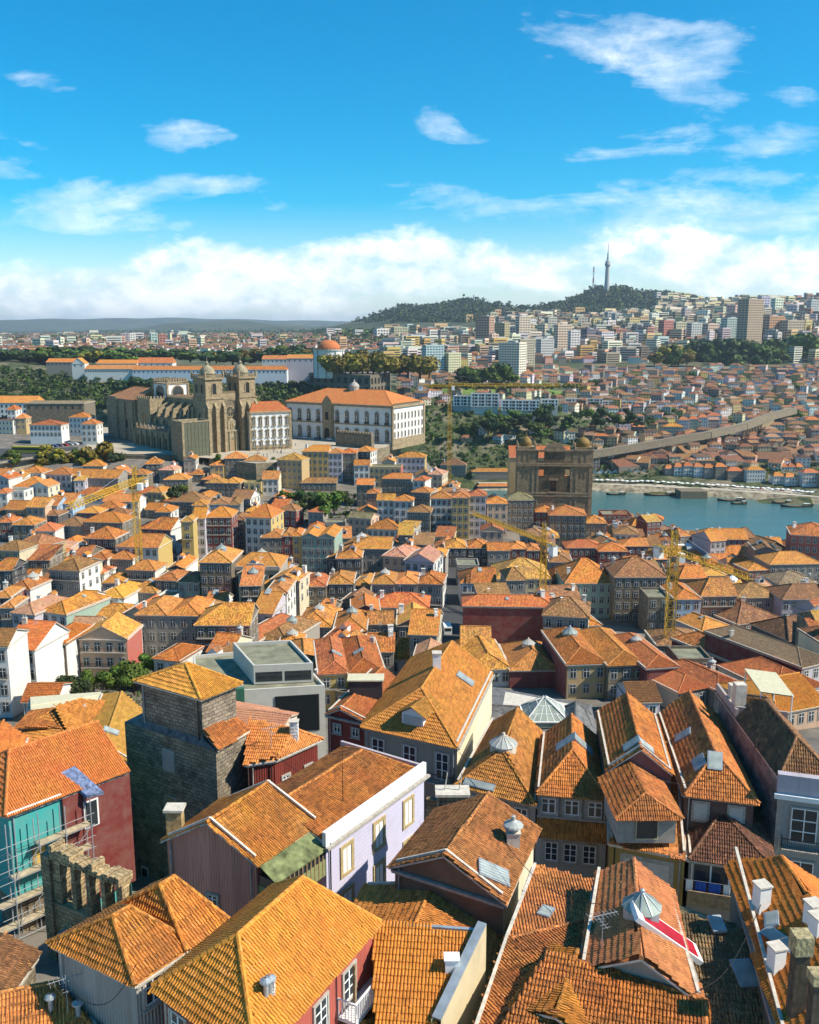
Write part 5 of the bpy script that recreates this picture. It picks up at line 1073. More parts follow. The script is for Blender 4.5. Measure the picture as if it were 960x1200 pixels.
# ------------------------------------------------------------------ the old town, house by house (front eave: x, y, width in px; storeys, depth, turn)
MID = [
 # around the garden
 (-36,757,44,4,9,0,'w','S','','b'),(18,770,30,2,12,-8,'g','H','','y','w'),(49,753,29,3,11,-8,'p','H','k','o','w'),(92,748,57,3,9,-3,'p','G','','y','m'),(96,727,66,1,12,-3,'k','P','ck','y'),
 (158,721,76,3,13,-3,'g','HH','k','o','c'),(179,773,32,2,9,-18,'w','H','','o','w'),(27,822,38,1,9,0,'w','S','','r'),(12,719,30,2,14,-18,'l','H','','p'),(46,718,34,2,16,-22,'w','H','l','o','n'),
 (0,712,16,2,9,0,'g','H','','o'),(76,706,30,1,10,-8,'w','P','','y'),(112,700,34,1,14,-12,'w','H','lk','y'),(150,694,34,1,12,-12,'g','H','l','y'),(180,700,22,1,8,-12,'w','F','',''),(206,690,20,1,8,-8,'w','S','k','o','w'),
 (56,668,38,3,11,-12,'g','H','','b','w'),(16,640,29,3,12,-28,'o','P','','b','o'),(-10,668,24,3,10,0,'k','P','','o'),(10,690,26,2,10,-12,'w','H','c','r'),(-8,700,20,2,9,0,'r','H','k','o'),
 (104,655,22,2,9,-8,'p','H','','r','w'),(126,655,30,2,9,-10,'g','H','','o','w'),(104,672,18,1,8,-10,'w','H','','r'),(120,683,24,1,9,0,'l','H','','o'),(148,668,34,2,9,-8,'g','P','','o','w'),(181,680,28,2,10,-10,'k','H','','r'),(208,682,26,2,9,-8,'n','H','','b'),
 # arched public building neighbours
 (234,659,37,4,14,-3,'s','H','c','o'),(328,686,28,2,12,0,'k','H','c','o'),(358,687,24,2,12,0,'s','H','c','r'),(384,684,30,2,12,0,'k','H','k','o'),(413,686,20,1,12,-12,'g','H','l','y'),(436,684,27,2,12,-3,'g','H','c','o'),(463,684,26,2,12,-3,'g','H','','o'),(489,684,30,2,11,-8,'g','H','k','o','w'),
 # blocks behind the modern building
 (238,741,32,1,12,-10,'g','H','l','o'),(270,752,30,1,20,-22,'g','H','','r'),(302,750,36,1,16,-22,'g','H','c','b'),(326,757,28,1,8,0,'g','H','c','o'),(346,734,43,1,15,-5,'g','H','c','o'),(391,739,38,1,15,0,'g','H','c','o'),
 (374,789,34,2,19,8,'y','H','l','r'),(409,789,42,2,20,8,'s','H','kl','r'),(341,782,32,1,17,8,'g','H','','o'),(431,731,29,1,10,0,'g','S','k','o'),(431,763,30,2,10,0,'g','S','ka','o'),(461,735,42,1,12,-5,'g','P','k','y'),
 (438,712,64,1,11,-3,'g','P','kka','r'),(480,743,32,3,15,-6,'g','S','k','o','c'),(455,772,30,1,10,-5,'w','P','','o'),(484,776,32,2,10,-6,'g','G','','p','c'),(392,812,34,1,9,-20,'s','F','',''),
 (240,708,22,1,9,-5,'w','S','l','o','w'),(214,748,28,1,9,0,'r','H','','o'),
 # centre right
 (543,711,107,3,8,-3,'r','P','lkx','r'),(541,770,34,1,22,-3,'w','S','','y'),(549,784,50,1,18,6,'w','H','','y','w'),(598,785,58,1,16,2,'r','H','cx','o'),(664,778,48,2,21,5,'o','H','c','o',None,'r'),(712,779,46,2,21,7,'s','H','','o'),(757,782,38,2,19,10,'r','H','cx','r'),
 (663,683,57,3,18,0,'n','P','kk','o'),(721,676,61,4,16,0,'s','P','k','b'),(582,678,64,2,17,0,'c','P','','y'),(540,683,41,2,13,0,'l','P','l','r'),
 (791,702,31,3,15,2,'b','H','k','o'),(822,698,42,3,14,2,'t','P','','o'),(864,700,52,2,12,2,'g','P','','b'),(917,702,48,2,12,2,'l','P','k','b'),
 (886,785,42,1,25,28,'s','H','c','o',None,'r'),(935,778,44,2,25,28,'l','H','kl','g',None,'r'),(820,737,40,1,14,24,'l','H','l','o'),(860,728,60,1,16,22,'r','H','k','b'),(770,756,58,1,11,0,'s','H','','b'),(795,772,40,2,8,0,'s','F','',''),
 (792,808,40,1,18,26,'g','H','l','r'),(838,806,38,1,16,26,'g','H','k','r'),(905,808,66,1,16,22,'w','H','','r'),(922,748,50,1,14,18,'k','P','ll','d'),(740,822,34,1,9,4,'l','S','','b'),(905,830,70,1,14,22,'p','P','','o'),
 (760,700,26,3,10,0,'s','F','',''),
 # coloured row in the middle
 (306,630,27,3,10,0,'g','H','','o'),(331,628,11,4,10,0,'r','H','','o'),(342,628,10,4,10,0,'y','H','','o'),(352,629,0,4,10,0,'y','H','','o'),(353,629,39,4,15,-6,'n','GG','l','o','n'),(383,655,38,2,13,-10,'k','G','l','o'),(412,643,46,3,12,-3,'g','P','k','o'),(449,652,28,3,12,-18,'p','H','','p'),(474,658,34,3,12,-16,'l','G','','p','w'),
 (522,642,25,2,10,0,'k','H','','o'),(548,642,24,2,10,0,'k','H','','o'),(572,645,26,2,9,0,'g','S','','r'),(598,643,19,2,9,0,'r','H','','o'),(617,645,16,2,9,0,'r','H','','o'),(500,652,22,2,10,-8,'g','H','','o'),(536,662,26,2,9,0,'g','F','',''),
 (564,622,26,2,8,-4,'p','G','','r'),(505,584,25,4,9,-4,'w','H','','o'),(530,583,20,5,9,-4,'y','H','','o'),(550,581,20,5,9,-4,'l','H','','r'),(571,590,24,4,9,0,'p','H','','o'),(594,586,32,4,10,0,'s','P','','g','y'),(560,570,62,2,9,0,'r','P','','r'),(553,553,52,2,11,0,'s','P','k','o'),
 (516,545,30,3,12,-8,'s','H','k','d'),(484,563,14,3,9,-20,'w','H','','r','w'),(482,577,22,3,9,-18,'s','H','','o','w'),(478,600,26,3,9,-8,'s','H','','b'),(644,604,43,4,13,-5,'s','H','k','o','o'),(686,613,25,3,11,-3,'s','H','l','o'),(664,642,42,2,10,0,'r','P','','r'),(702,646,34,2,10,0,'r','H','','r'),
 (628,600,20,2,9,-6,'r','H','','o','r'),(610,628,28,2,9,-6,'g','H','','b'),
 # under the cathedral square
 (263,537,25,3,8,0,'s','H','','o'),(286,540,25,3,8,0,'s','H','','o'),(246,545,16,2,7,0,'y','H','','o'),(286,565,20,2,6,0,'y','F','',''),(324,539,30,4,9,-18,'o','H','','y','o'),(354,529,31,4,10,-4,'y','P','k','o'),(385,531,16,4,10,-3,'l','H','','o'),(400,531,17,4,10,-3,'s','H','','r'),(416,529,18,3,11,-16,'k','H','','o','w'),(415,545,18,3,8,0,'w','S','','o'),
 (433,547,37,3,9,-6,'o','F','','','m'),(448,561,34,3,9,-6,'s','P','','o','w'),(466,536,32,3,10,-6,'l','P','','o','y'),(442,586,20,3,8,-4,'w','S','','y'),(462,587,22,3,8,-4,'w','H','','o'),(352,566,42,1,8,0,'s','P','','b'),(418,568,20,3,8,-4,'s','S','','o'),(430,578,14,3,8,-4,'s','H','','o'),
 (241,566,40,2,10,-4,'s','HH','','y'),(192,562,28,2,9,0,'s','H','','o'),(222,556,16,1,8,0,'s','H','','o'),(200,588,40,2,9,-5,'s','H','','b'),(225,592,16,2,9,0,'o','H','','y'),(241,590,36,1,8,-4,'w','S','','o'),
 (212,611,14,5,9,0,'y','H','','y'),(226,607,14,5,11,0,'l','S','','o'),(241,606,30,5,12,0,'r','P','','o'),(271,609,15,4,11,0,'s','H','','b'),(287,606,31,5,13,-12,'w','P','l','o','y'),(325,598,22,2,8,-18,'r','H','','b'),(361,600,18,2,7,-12,'g','H','','r'),(408,607,27,2,8,-22,'p','S','','g','p'),(430,620,40,1,8,-10,'w','H','','o','w'),
 (184,598,16,2,8,-10,'p','H','','o','w'),(362,618,16,1,7,0,'g','H','','r'),(380,612,24,1,8,0,'g','F','',''),
 # left slope
 (62,560,78,2,14,-8,'g','P','k','o'),(52,556,32,2,12,-10,'w','H','','r'),(97,546,24,1,8,-4,'n','H','','o','w'),(22,554,27,1,10,-8,'w','H','','o'),(2,575,26,2,9,-4,'w','F','',''),(12,572,42,1,12,-10,'g','H','','o'),(6,597,24,2,11,-6,'o','S','','o'),(30,594,23,3,11,-6,'p','S','','o'),(53,592,14,3,11,-6,'b','S','','o'),(67,590,18,3,11,-6,'b','S','','o','b'),
 (0,612,14,2,9,0,'r','H','','r'),(14,615,26,2,10,-4,'s','H','','o'),(88,580,48,1,10,-8,'w','P','','r'),(120,588,42,2,10,-4,'w','S','','o'),(90,601,26,2,9,-6,'r','H','','o'),(66,616,32,2,9,-8,'g','H','','b'),(96,612,48,3,12,-8,'s','P','','o'),(97,631,38,3,11,-8,'k','H','k','o'),(113,595,26,2,8,-6,'y','H','','o','w'),(124,603,26,2,8,0,'s','P','','b'),
 (136,641,50,3,12,-8,'w','P','','o','y'),(163,620,38,3,13,-14,'r','P','','o','w'),(150,632,30,2,9,-10,'w','H','','o'),(160,578,28,1,9,0,'g','P','','r'),(182,600,18,2,9,-4,'g','H','','o','w'),(40,622,24,2,9,0,'w','H','','r'),(72,636,18,1,9,-8,'g','H','','o'),(46,604,22,2,9,-6,'k','H','','b'),(150,556,22,2,8,-6,'s','H','','o'),
 (92,578,22,1,8,0,'s','H','','o'),(-6,578,14,2,8,0,'w','H','','r'),
 # right, towards the river
 (706,603,34,1,12,-3,'r','F','',''),(712,608,32,1,12,-8,'s','P','','b'),(757,609,20,2,8,-14,'w','H','','r'),(818,632,59,2,13,-3,'r','P','c','o'),(790,628,24,1,9,-8,'w','S','k','p'),(744,620,24,1,10,-10,'r','P','','r'),(930,628,52,4,14,-16,'m','H','kk','r'),(902,661,62,2,12,4,'g','P','','o'),(876,642,44,1,11,4,'g','P','l','r'),
 (762,652,44,1,11,-4,'g','P','c','y'),(797,641,30,1,9,6,'w','F','',''),(846,650,44,1,11,6,'m','P','k','o'),(730,640,30,2,10,0,'r','P','','o'),(876,668,24,2,9,10,'m','H','','o'),(912,684,50,1,12,6,'g','P','k','g'),(840,672,34,1,9,10,'s','H','','o'),(800,676,34,1,11,8,'k','H','','o'),(842,682,26,1,9,12,'r','H','','r'),
]
GRP = 'old town houses'
for k, e in enumerate(MID):
    x, y, w, n, d, rot, wl, rf, ft, ti = e[:10]
    if w <= 0: continue
    side = e[10] if len(e) > 10 else None; left = e[11] if len(e) > 11 else None
    mid(x, y, w, n, d, rot, wl, rf, ft, ti or 'o', side, left, group=None, wea=random.uniform(.15, .7))
# fill the gaps between them with more houses on the same slope
def clear(x, y, r):
    for a, b, c in FOOT:
        if (a-x)**2+(b-y)**2 < (c+r)**2: return False
    return True
STREETS = [((527,775),(528,650),5.0)]
FACADE = []
for e in MID:
    p = march(e[0]+e[2]/2, e[1], e[3]*3.25+.7)
    if p is not None: FACADE.append((e[0], e[0]+e[2], e[1]-4, e[1]+e[3]*3.1*F/proj(p)[2]))
def on_street(px, py):
    return (512 < px < 541 and 655 < py < 785) or (58 < px < 182 and 765 < py < 835) or (335 < px < 425 and 572 < py < 612) or (-10 < px < 130 and py < 552) or (540 < px < 965 and 735 < py < 835)
PICK = 'ggggsssswwppllcrktyonbgsk'
def fill(x0, x1, y0, y1, n):
    c = 0
    for _ in range(n):
        px = random.uniform(x0, x1); py = random.uniform(y0, y1); st0 = random.choice((1,1,2,2))
        p = march(px, py, st0*3.25+.7)
        if p is None or p.y > 540: continue
        rot = random.choice((-16,-12,-8,-4,0,4)) if px < 650 else random.choice((-8,0,5,10,18)); a = R(rot); ux, uy = math.cos(a), math.sin(a); x, y = p.x, p.y; d = random.uniform(9, 13); row = random.choice((1,2,3,4)); rf0 = random.choice('HHPSG')
        for k in range(row):
            W = random.uniform(4.6, 8.5) if row > 1 else random.uniform(7, 12); cx, cy = x+ux*W/2, y+uy*W/2
            st = max(1, min(4, st0+random.choice((-1,0,0,1)))); z = ground(cx, cy)+st*3.25+.7+random.uniform(-.6,.8); q = proj((cx, cy, z))
            if on_street(q[0], q[1]) or not clear(cx-uy*4.5, cy+ux*4.5, 3.0 if row > 1 else 3.8) or any(a_ < q[0] < b_ and c_ < q[1]-7 < d_ for a_, b_, c_, d_ in FACADE): break
            place(Vector((cx, cy, z)), W-.05, st, d+random.uniform(-1,1), rot, random.choice(PICK), rf0 if random.random() < .6 else random.choice('HPSGM'), random.choice(('','k','l','c','ka','dk','s','da','ks','d')), random.choice('ooyrrbpob'), random.choice((None,None,'w','c')), None, group=None); c += 1
            for i in range(5): FOOT.pop() if False else None
            x += ux*W; y += uy*W
            JOIN.append((cx-uy*4.5, cy+ux*4.5))
            # neighbours in the same row may touch: forget this row's right hand marks until the row ends
            tmp = FOOT[-5:]; del FOOT[-5:]; HOLD.extend(tmp)
        FOOT.extend(HOLD); HOLD.clear()
    return c
JOIN = []; HOLD = []
nf = fill(-10, 690, 545, 800, 1500) + fill(640, 965, 605, 800, 1000)
print('mid houses', len(HOUSES), 'fill', nf)
# ------------------------------------------------------------------ helpers for landmarks
def crenel(mb, a, b, h=1.0, w=.55, gap=.55, t=.35, m=0):
    a = Vector(a); b = Vector(b); L = (b-a).length; n = max(1, int(L/(w+gap))); d = (b-a)/L
    mb.bar(a+Vector((0,0,-.15)), b+Vector((0,0,-.15)), t, m, .5)
    for i in range(n): p = a+d*((i+.25)*(L/n)); mb.bar(p+Vector((0,0,h/2)), p+d*w+Vector((0,0,h/2)), t, m, h)
def arch_pts(w, h, n=8):
    r = w/2; P = [(-r, 0), (r, 0), (r, h-r)]
    for i in range(1, n): t = math.pi*i/n; P.append((r*math.cos(t), h-r+r*math.sin(t)))
    P.append((-r, h-r)); return P
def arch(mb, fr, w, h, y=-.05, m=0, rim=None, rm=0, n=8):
    """flat arched panel, dark where it stands for a shaded opening, on the plane y of frame fr with a projecting rim"""
    P = arch_pts(w, h, n); mb.poly([fr @ Vector((x, y, z)) for x, z in P], m)  # no hole is cut; dark panels have the opening's shade as colour
    if rim:
        Q2 = arch_pts(w+2*rim, h+rim, n)
        for i in range(1, len(P)-0):
            j = (i+1) % len(P)
            if i == 0: continue
            a, b, c, d = P[i], P[j], Q2[j], Q2[i]
            mb.poly([fr @ Vector((p[0], y-.18, p[1])) for p in (a, d, c, b)][::-1], rm)
            mb.poly([fr @ Vector((d[0], y-.18, d[1])), fr @ Vector((d[0], y+.1, d[1])), fr @ Vector((c[0], y+.1, c[1])), fr @ Vector((c[0], y-.18, c[1]))], rm)
            mb.poly([fr @ Vector((a[0], y-.18, a[1])), fr @ Vector((b[0], y-.18, b[1])), fr @ Vector((b[0], y, b[1])), fr @ Vector((a[0], y, a[1]))], rm)
ST1 = (.40,.31,.19); ST2 = (.33,.27,.18)
# ------------------------------------------------------------------ cathedral
p0 = at_y(244, 534, 484); ZC = 76.5
cat = empty('cathedral', (p0.x, p0.y, ZC), R(42), 'twin-towered granite cathedral with small domes, rose window, battlements and flying buttresses', 'cathedral')
def part(mb, name, mats, par, col=None): return mb.build(name, mats, par, col)
TWH = 41.0
for tx in (0.0, 20.0):
    mb = MB(); mb.box(tx, tx+10.5, 0, 10.5, -3, 28.5); mb.box(tx-.3, tx+10.8, -.3, 10.8, 28.5, 29.1); mb.box(tx+.3, tx+10.2, .3, 10.2, 29.1, 38.6); mb.box(tx-.4, tx+10.9, -.4, 10.9, 38.6, 39.4)
    t = part(mb, 'bell_tower', [DRS], cat, ST1)
    mb = MB()
    for fx, fy, rz in ((tx+5.25, .3, 0), (tx+10.2, 5.25, 90), (tx+.3, 5.25, -90), (tx+5.25, 10.2, 180)):
        fr = Matrix.Translation((fx, fy, 0)) @ Matrix.Rotation(R(rz), 4, 'Z')
        if rz in (-90, 90): arch(mb, fr @ Matrix.Translation((-2.2,0,31.5)), 1.5, 4.5, -.05, 0, .35, 1); arch(mb, fr @ Matrix.Translation((2.2,0,31.5)), 1.5, 4.5, -.05, 0, .35, 1)
        else: arch(mb, fr @ Matrix.Translation((0,0,31.0)), 2.3, 5.6, -.05, 0, .45, 1)
        arch(mb, fr @ Matrix.Translation((0,-.3,18)), 1.0, 3.2, -.05, 0, .3, 1)
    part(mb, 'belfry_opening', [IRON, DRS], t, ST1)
    mb = MB()
    for a, b in (((tx,0),(tx+10.5,0)),((tx+10.5,0),(tx+10.5,10.5)),((tx+10.5,10.5),(tx,10.5)),((tx,10.5),(tx,0))):
        A = Vector((*a, 39.4)); B_ = Vector((*b, 39.4)); mb.bar(A+Vector((0,0,1.5)), B_+Vector((0,0,1.5)), .4, 0, .3)
        for i in range(10): q = A.lerp(B_, (i+.5)/10); mb.bar(q, q+Vector((0,0,1.4)), .3)
    for a in ((tx,0),(tx+10.5,0),(tx+10.5,10.5),(tx,10.5)): mb.lathe((*a, 39.4), [(.55,0),(.5,2),(.6,2.1),(.15,3.6),(.02,4.0)], 8)
    part(mb, 'balustrade', [DRS], t, ST1)
    mb = MB(); mb.lathe((tx+5.25, 5.25, 39.4), [(3.6,0),(3.6,1.8),(3.9,2.0),(3.8,2.6),(3.3,4.1),(2.3,5.4),(1.2,6.1),(.7,6.3),(.7,7.4),(.9,7.5),(.2,8.4),(.08,10.6)], 16)
    part(mb, 'dome', [DRS], t, (.42,.36,.24)).data.polygons.foreach_set('use_smooth', [True]*0 or [False]*len(mb.f))
    mb = MB()
    for x in ((tx-.1, tx+1.3), (tx+5.2-.7, tx+5.2+.7), (tx+9.3, tx+10.7)):
        mb.box(x[0], x[1], -1.6, 0, -3, 24); mb.poly([(x[0],-1.6,24),(x[1],-1.6,24),(x[1],0,27),(x[0],0,27)]); mb.poly([(x[0],-1.6,24),(x[0],0,27),(x[0],0,24)]); mb.poly([(x[1],-1.6,24),(x[1],0,24),(x[1],0,27)])
    for y in (.0, 9.2):
        X = tx if tx == 0 else tx+10.5; s = -1 if tx == 0 else 1
        mb.box(min(X, X+s*1.3), max(X, X+s*1.3), y, y+1.3, -3, 24)
    part(mb, 'buttress', [DRS], t, ST1)
mb = MB(); mb.box(10.5, 20, 1.8, 4, -3, 30.5); c = part(mb, 'west_front', [DRS], cat, ST1)
mb = MB(); crenel(mb, (10.5,2.0,30.9), (20,2.0,30.9), 1.3); part(mb, 'battlement', [DRS], c, ST1)
mb = MB(); fr = Matrix.Translation((15.25,1.8,0)); arch(mb, fr @ Matrix.Translation((0,-.05,8)), 7.4, 19.5, -.02, 0, .8, 1, 14); part(mb, 'great_arch', [DRS, DRS], c, (.22,.18,.12))
mb = MB()
for i in range(24):
    a0, a1 = 2*math.pi*i/24, 2*math.pi*(i+1)/24
    mb.poly([(15.25+3.1*math.cos(a0),1.55,21.5+3.1*math.sin(a0)),(15.25+3.1*math.cos(a1),1.55,21.5+3.1*math.sin(a1)),(15.25+2.5*math.cos(a1),1.5,21.5+2.5*math.sin(a1)),(15.25+2.5*math.cos(a0),1.5,21.5+2.5*math.sin(a0))][::-1], 1)
    mb.poly([(15.25,1.6,21.5),(15.25+2.5*math.cos(a1),1.6,21.5+2.5*math.sin(a1)),(15.25+2.5*math.cos(a0),1.6,21.5+2.5*math.sin(a0))][::-1], 0)
for i in range(8): a0 = math.pi*2*i/8; mb.bar((15.25,1.5,21.5), (15.25+2.5*math.cos(a0),1.5,21.5+2.5*math.sin(a0)), .22, 1)
part(mb, 'rose_window', [GLASS, DRS], c, ST1)
mb = MB(); mb.box(11.8, 18.7, .4, 1.8, -3, 11); mb.box(11.4, 19.1, .1, 1.8, 11, 11.8); mb.box(12.9, 17.6, .7, 1.8, 11.8, 16.2); mb.poly([(12.6,.6,16.2),(17.9,.6,16.2),(15.25,.6,18.4)])
for x in (12.1, 13.2, 17.0, 18.1): mb.tube((x,.1,-3), (x,.1,11), .35, .3, 8)
q = part(mb, 'portal', [DRS], c, (.40,.34,.22)); mb = MB(); arch(mb, Matrix.Translation((15.25,.4,0)), 2.9, 7.2, -.05, 0, .3, 1); arch(mb, Matrix.Translation((15.25,.7,12.4)), 1.3, 2.8, -.05, 0, .2, 1); part(mb, 'door', [WOOD, DRS], q, ST1)
# nave, aisle, fins
mb = MB(); mb.box(7.5, 23, 10.5, 44, -3, 26.5); nv = part(mb, 'nave', [DRS], cat, ST2)
mb = MB(); crenel(mb, (7.5,10.8,26.8), (7.5,44,26.8), 1.4, .9, .8, .5); crenel(mb, (23,10.8,26.8), (23,44,26.8), 1.4, .9, .8, .5); part(mb, 'battlement', [DRS], nv, ST1)
mb = MB(); mb.poly([(7.8,10.5,26.6),(15.2,10.5,28.0),(15.2,44,28.0),(7.8,44,26.6)][::-1]); mb.poly([(22.7,10.5,26.6),(15.2,10.5,28.0),(15.2,44,28.0),(22.7,44,26.6)]); part(mb, 'roof', [T_MID], nv, (.30,.16,.08,.8))
mb = MB(); mb.box(-1.5, 7.5, 10.5, 46, -3, 16.5); mb.poly([(-1.8,10.5,16.6),(7.5,10.5,18.8),(7.5,46,18.8),(-1.8,46,16.6)][::-1], 1); ai = part(mb, 'aisle', [DRS, T_MID], cat, ST2)
for k in range(5):
    y = 14+k*6.6; mb = MB(); 
    for yy in (y-.6, y+.6): mb.poly([(-2.2,yy,14),(-.2,yy,22.0),(1.0,yy,22.0),(7.5,yy,25.5),(7.5,yy,23.2),(1.8,yy,19),(1.8,yy,14)])
    mb.poly([(-2.2,y-.6,14),(-2.2,y+.6,14),(-.2,y+.6,22),(-.2,y-.6,22)]); mb.poly([(-.2,y-.6,22),(-.2,y+.6,22),(1,y+.6,22),(1,y-.6,22)]); mb.poly([(1,y-.6,22),(1,y+.6,22),(7.5,y+.6,25.5),(7.5,y-.6,25.5)]); mb.box(-3.0, -1.5, y-.8, y+.8, -3, 15)
    part(mb, 'flying_buttress', [DRS], cat, ST1)
mb = MB()
for k in range(5): fr = Matrix.Translation((7.5, 17.3+k*6.6, 19.5)) @ Matrix.Rotation(R(-90), 4, 'Z'); arch(mb, fr, 1.6, 4.6, -.06, 0, .3, 1)
part(mb, 'clerestory_window', [GLASS, DRS], nv, ST1)
# lower arcade (cloister side)
mb = MB(); mb.box(-10, -1.6, 17, 47, -6, 10.5); mb.poly([(-10.2,17,10.6),(-1.5,17,12.8),(-1.5,47,12.8),(-10.2,47,10.6)][::-1], 1); lo = part(mb, 'chapel_range', [DRS, T_MID], cat, ST2)
mb = MB()
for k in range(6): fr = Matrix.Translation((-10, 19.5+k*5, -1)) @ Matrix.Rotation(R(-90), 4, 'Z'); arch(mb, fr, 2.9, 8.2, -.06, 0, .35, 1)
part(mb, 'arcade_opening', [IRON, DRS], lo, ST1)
mb = MB()
for k in range(9): mb.lathe((-10, 17.5+k*3.6, 10.5), [(.5,0),(.45,1.4),(.6,1.5),(.1,3.2)], 6)
for k in range(7): mb.box(-10.9, -10, 16.9+k*5, 17.9+k*5, -6, 9.5)
part(mb, 'pinnacle', [DRS], lo, ST1)
# transept block, white lantern, choir and apse
mb = MB(); mb.box(-3, 10, 44, 56, -6, 25.5); tr = part(mb, 'transept', [DRS], cat, ST1)
mb = MB(); crenel(mb, (-3,44.2,26), (-3,56,26), 1.4, .9, .8, .5); crenel(mb, (-3,44.2,26), (7,44.2,26), 1.4, .9, .8, .5); part(mb, 'battlement', [DRS], tr, ST1)
mb = MB(); fr = Matrix.Translation((-3, 50, 10)) @ Matrix.Rotation(R(-90), 4, 'Z'); arch(mb, fr, 2.0, 8, -.06, 0, .35, 1); part(mb, 'window', [GLASS, DRS], tr, ST1)
mb = MB(); mb.box(8, 21, 44, 57, 24, 33.5); la = part(mb, 'crossing_lantern', [PL], cat, (.74,.73,.70))
mb = MB(); mb.box(7.7, 21.3, 43.7, 57.3, 33.5, 34.1)
for a, b in (((8,44,35),(21,44,35)),((8,44,35),(8,57,35)),((8,57,35),(21,57,35)),((21,44,35),(21,57,35))): crenel(mb, a, b, 1.6, .8, .7, .45)
for a in ((8,44),(21,44),(8,57),(21,57)): mb.box(a[0]-.5, a[0]+.5, a[1]-.5, a[1]+.5, 24, 34)
part(mb, 'battlement', [DRS], la, ST1)
mb = MB(); arch(mb, Matrix.Translation((14.5,44,26.2)), 6.4, 6.2, -.06, 0, .6, 1, 12); arch(mb, Matrix.Translation((8,50.5,26.2)) @ Matrix.Rotation(R(-90), 4, 'Z'), 6.4, 6.2, -.06, 0, .6, 1, 12); part(mb, 'lunette_window', [GLASS, DRS], la, ST1)
mb = MB(); mb.box(-4, 22, 57, 84, -8, 24.5)
for k in range(4): mb.box(-5, -4, 58+k*8.2, 59.5+k*8.2, -8, 23)
mb.box(-4.9,-4,74,83,-8,25.5); ch = part(mb, 'choir', [DRS], cat, ST2)
mb = MB(); polys, lines, gab = roof_polys([(-4.4,56.6),(22.4,56.6),(22.4,84.4),(-4.4,84.4)], 24.5, ((.5,0),(.5,.72)), 6.2)
for p in polys: mb.poly(p, 0)
for a, b in lines: ridge_tube(mb, a, b, .3)
for g in gab: mb.poly(g[1:], 1)
part(mb, 'roof', [T_MID, DRS], ch, (.42,.19,.08,.6))
mb = MB(); fr = Matrix.Translation((-4, 66, 8)) @ Matrix.Rotation(R(-90), 4, 'Z'); mb.box(-1.2,1.2,-.1,-.02,0,4.5,0,fr); part(mb, 'window', [IRON], ch)
for q in range(5): FOOT.append((p0.x-q*8, p0.y+q*9, 12))
# modern glazed stone tower in front
g0 = at_y(216, 553, 466); gz = 70.0
gt = empty('glazed_stone_tower', (g0.x, g0.y, gz), R(42), 'roofless granite memorial tower with a tall glazed side standing before the cathedral', 'tower')
mb = MB(); H_ = 25.5; mb.box(0, 15.6, 0, 11, 0, H_-1, 0); part(mb, 'glazing', [TGL], gt)
mb = MB(); mb.box(-.3, .9, -.3, 11.3, -4, H_); mb.box(14.9, 15.9, -.3, 11.3, -4, H_); mb.box(.9, 14.9, 10.3, 11.3, -4, H_); mb.box(-.3, 15.9, -.3, 11.3, -4, .8); mb.box(.9,14.9,-.28,.2,H_-.8,H_-.1); part(mb, 'stone_frame', [DRS], gt, (.36,.29,.18))
mb = MB()
for i in range(1, 7): mb.box(.9+i*2-.08, .9+i*2+.08, -.12, -.002, .8, H_-.8)
for i in range(1, 8): mb.box(.9, 14.9, -.10, -.004, i*3.1-.06, i*3.1+.06)
part(mb, 'mullions', [simple('bronze_mullion', (.12,.10,.05), .5, .2)], gt)
cat.scale = (1,1.28,1)
# chapter house
def blk(px0, y0, W_, D_, rot, zb, ze, Y0, label, name='building', catg='building', wall='w', rise=4, ridge=((.2,.5),(.8,.5)), tint='r', wmat=None, color=None, near=False, **kw):
    p = at_y(px0, y0, Y0); a = R(rot); ux, uy = math.cos(a), math.sin(a)
    fp = [(p.x, p.y), (p.x+ux*W_, p.y+uy*W_)]; fp += [(fp[1][0]-uy*D_, fp[1][1]+ux*D_), (fp[0][0]-uy*D_, fp[0][1]+ux*D_)]
    r, roofs, o3 = house(fp, zb, ze, ridge, rise, wall, tint, near, wins=[], swins=False, label=label, name=name, cat=catg, wmat=wmat, color=color, **kw)
    fr = Matrix.Translation(-o3) @ Matrix.Translation(Vector((fp[0][0], fp[0][1], 0))) @ Matrix.Rotation(a, 4, 'Z')
    return r, fp, o3, fr, roofs
WHC = (.74,.73,.70)
r, fp, o3, fr, _ = blk(294.5, 529, 22, 16, 25, 74, 97.8, 495, 'white chapter house with red tiled roof and stone corners right of the cathedral towers', 'chapter_house', rise=4.5, color=WHC, wea=.1, tint=(.46,.12,.05,.15))if False else blk(294.5, 529, 22, 16, 25, 74, 97.8, 495, 'white chapter house with red tiled roof and stone corners right of the cathedral towers', 'chapter_house', rise=4.5, color=WHC, wea=.1)
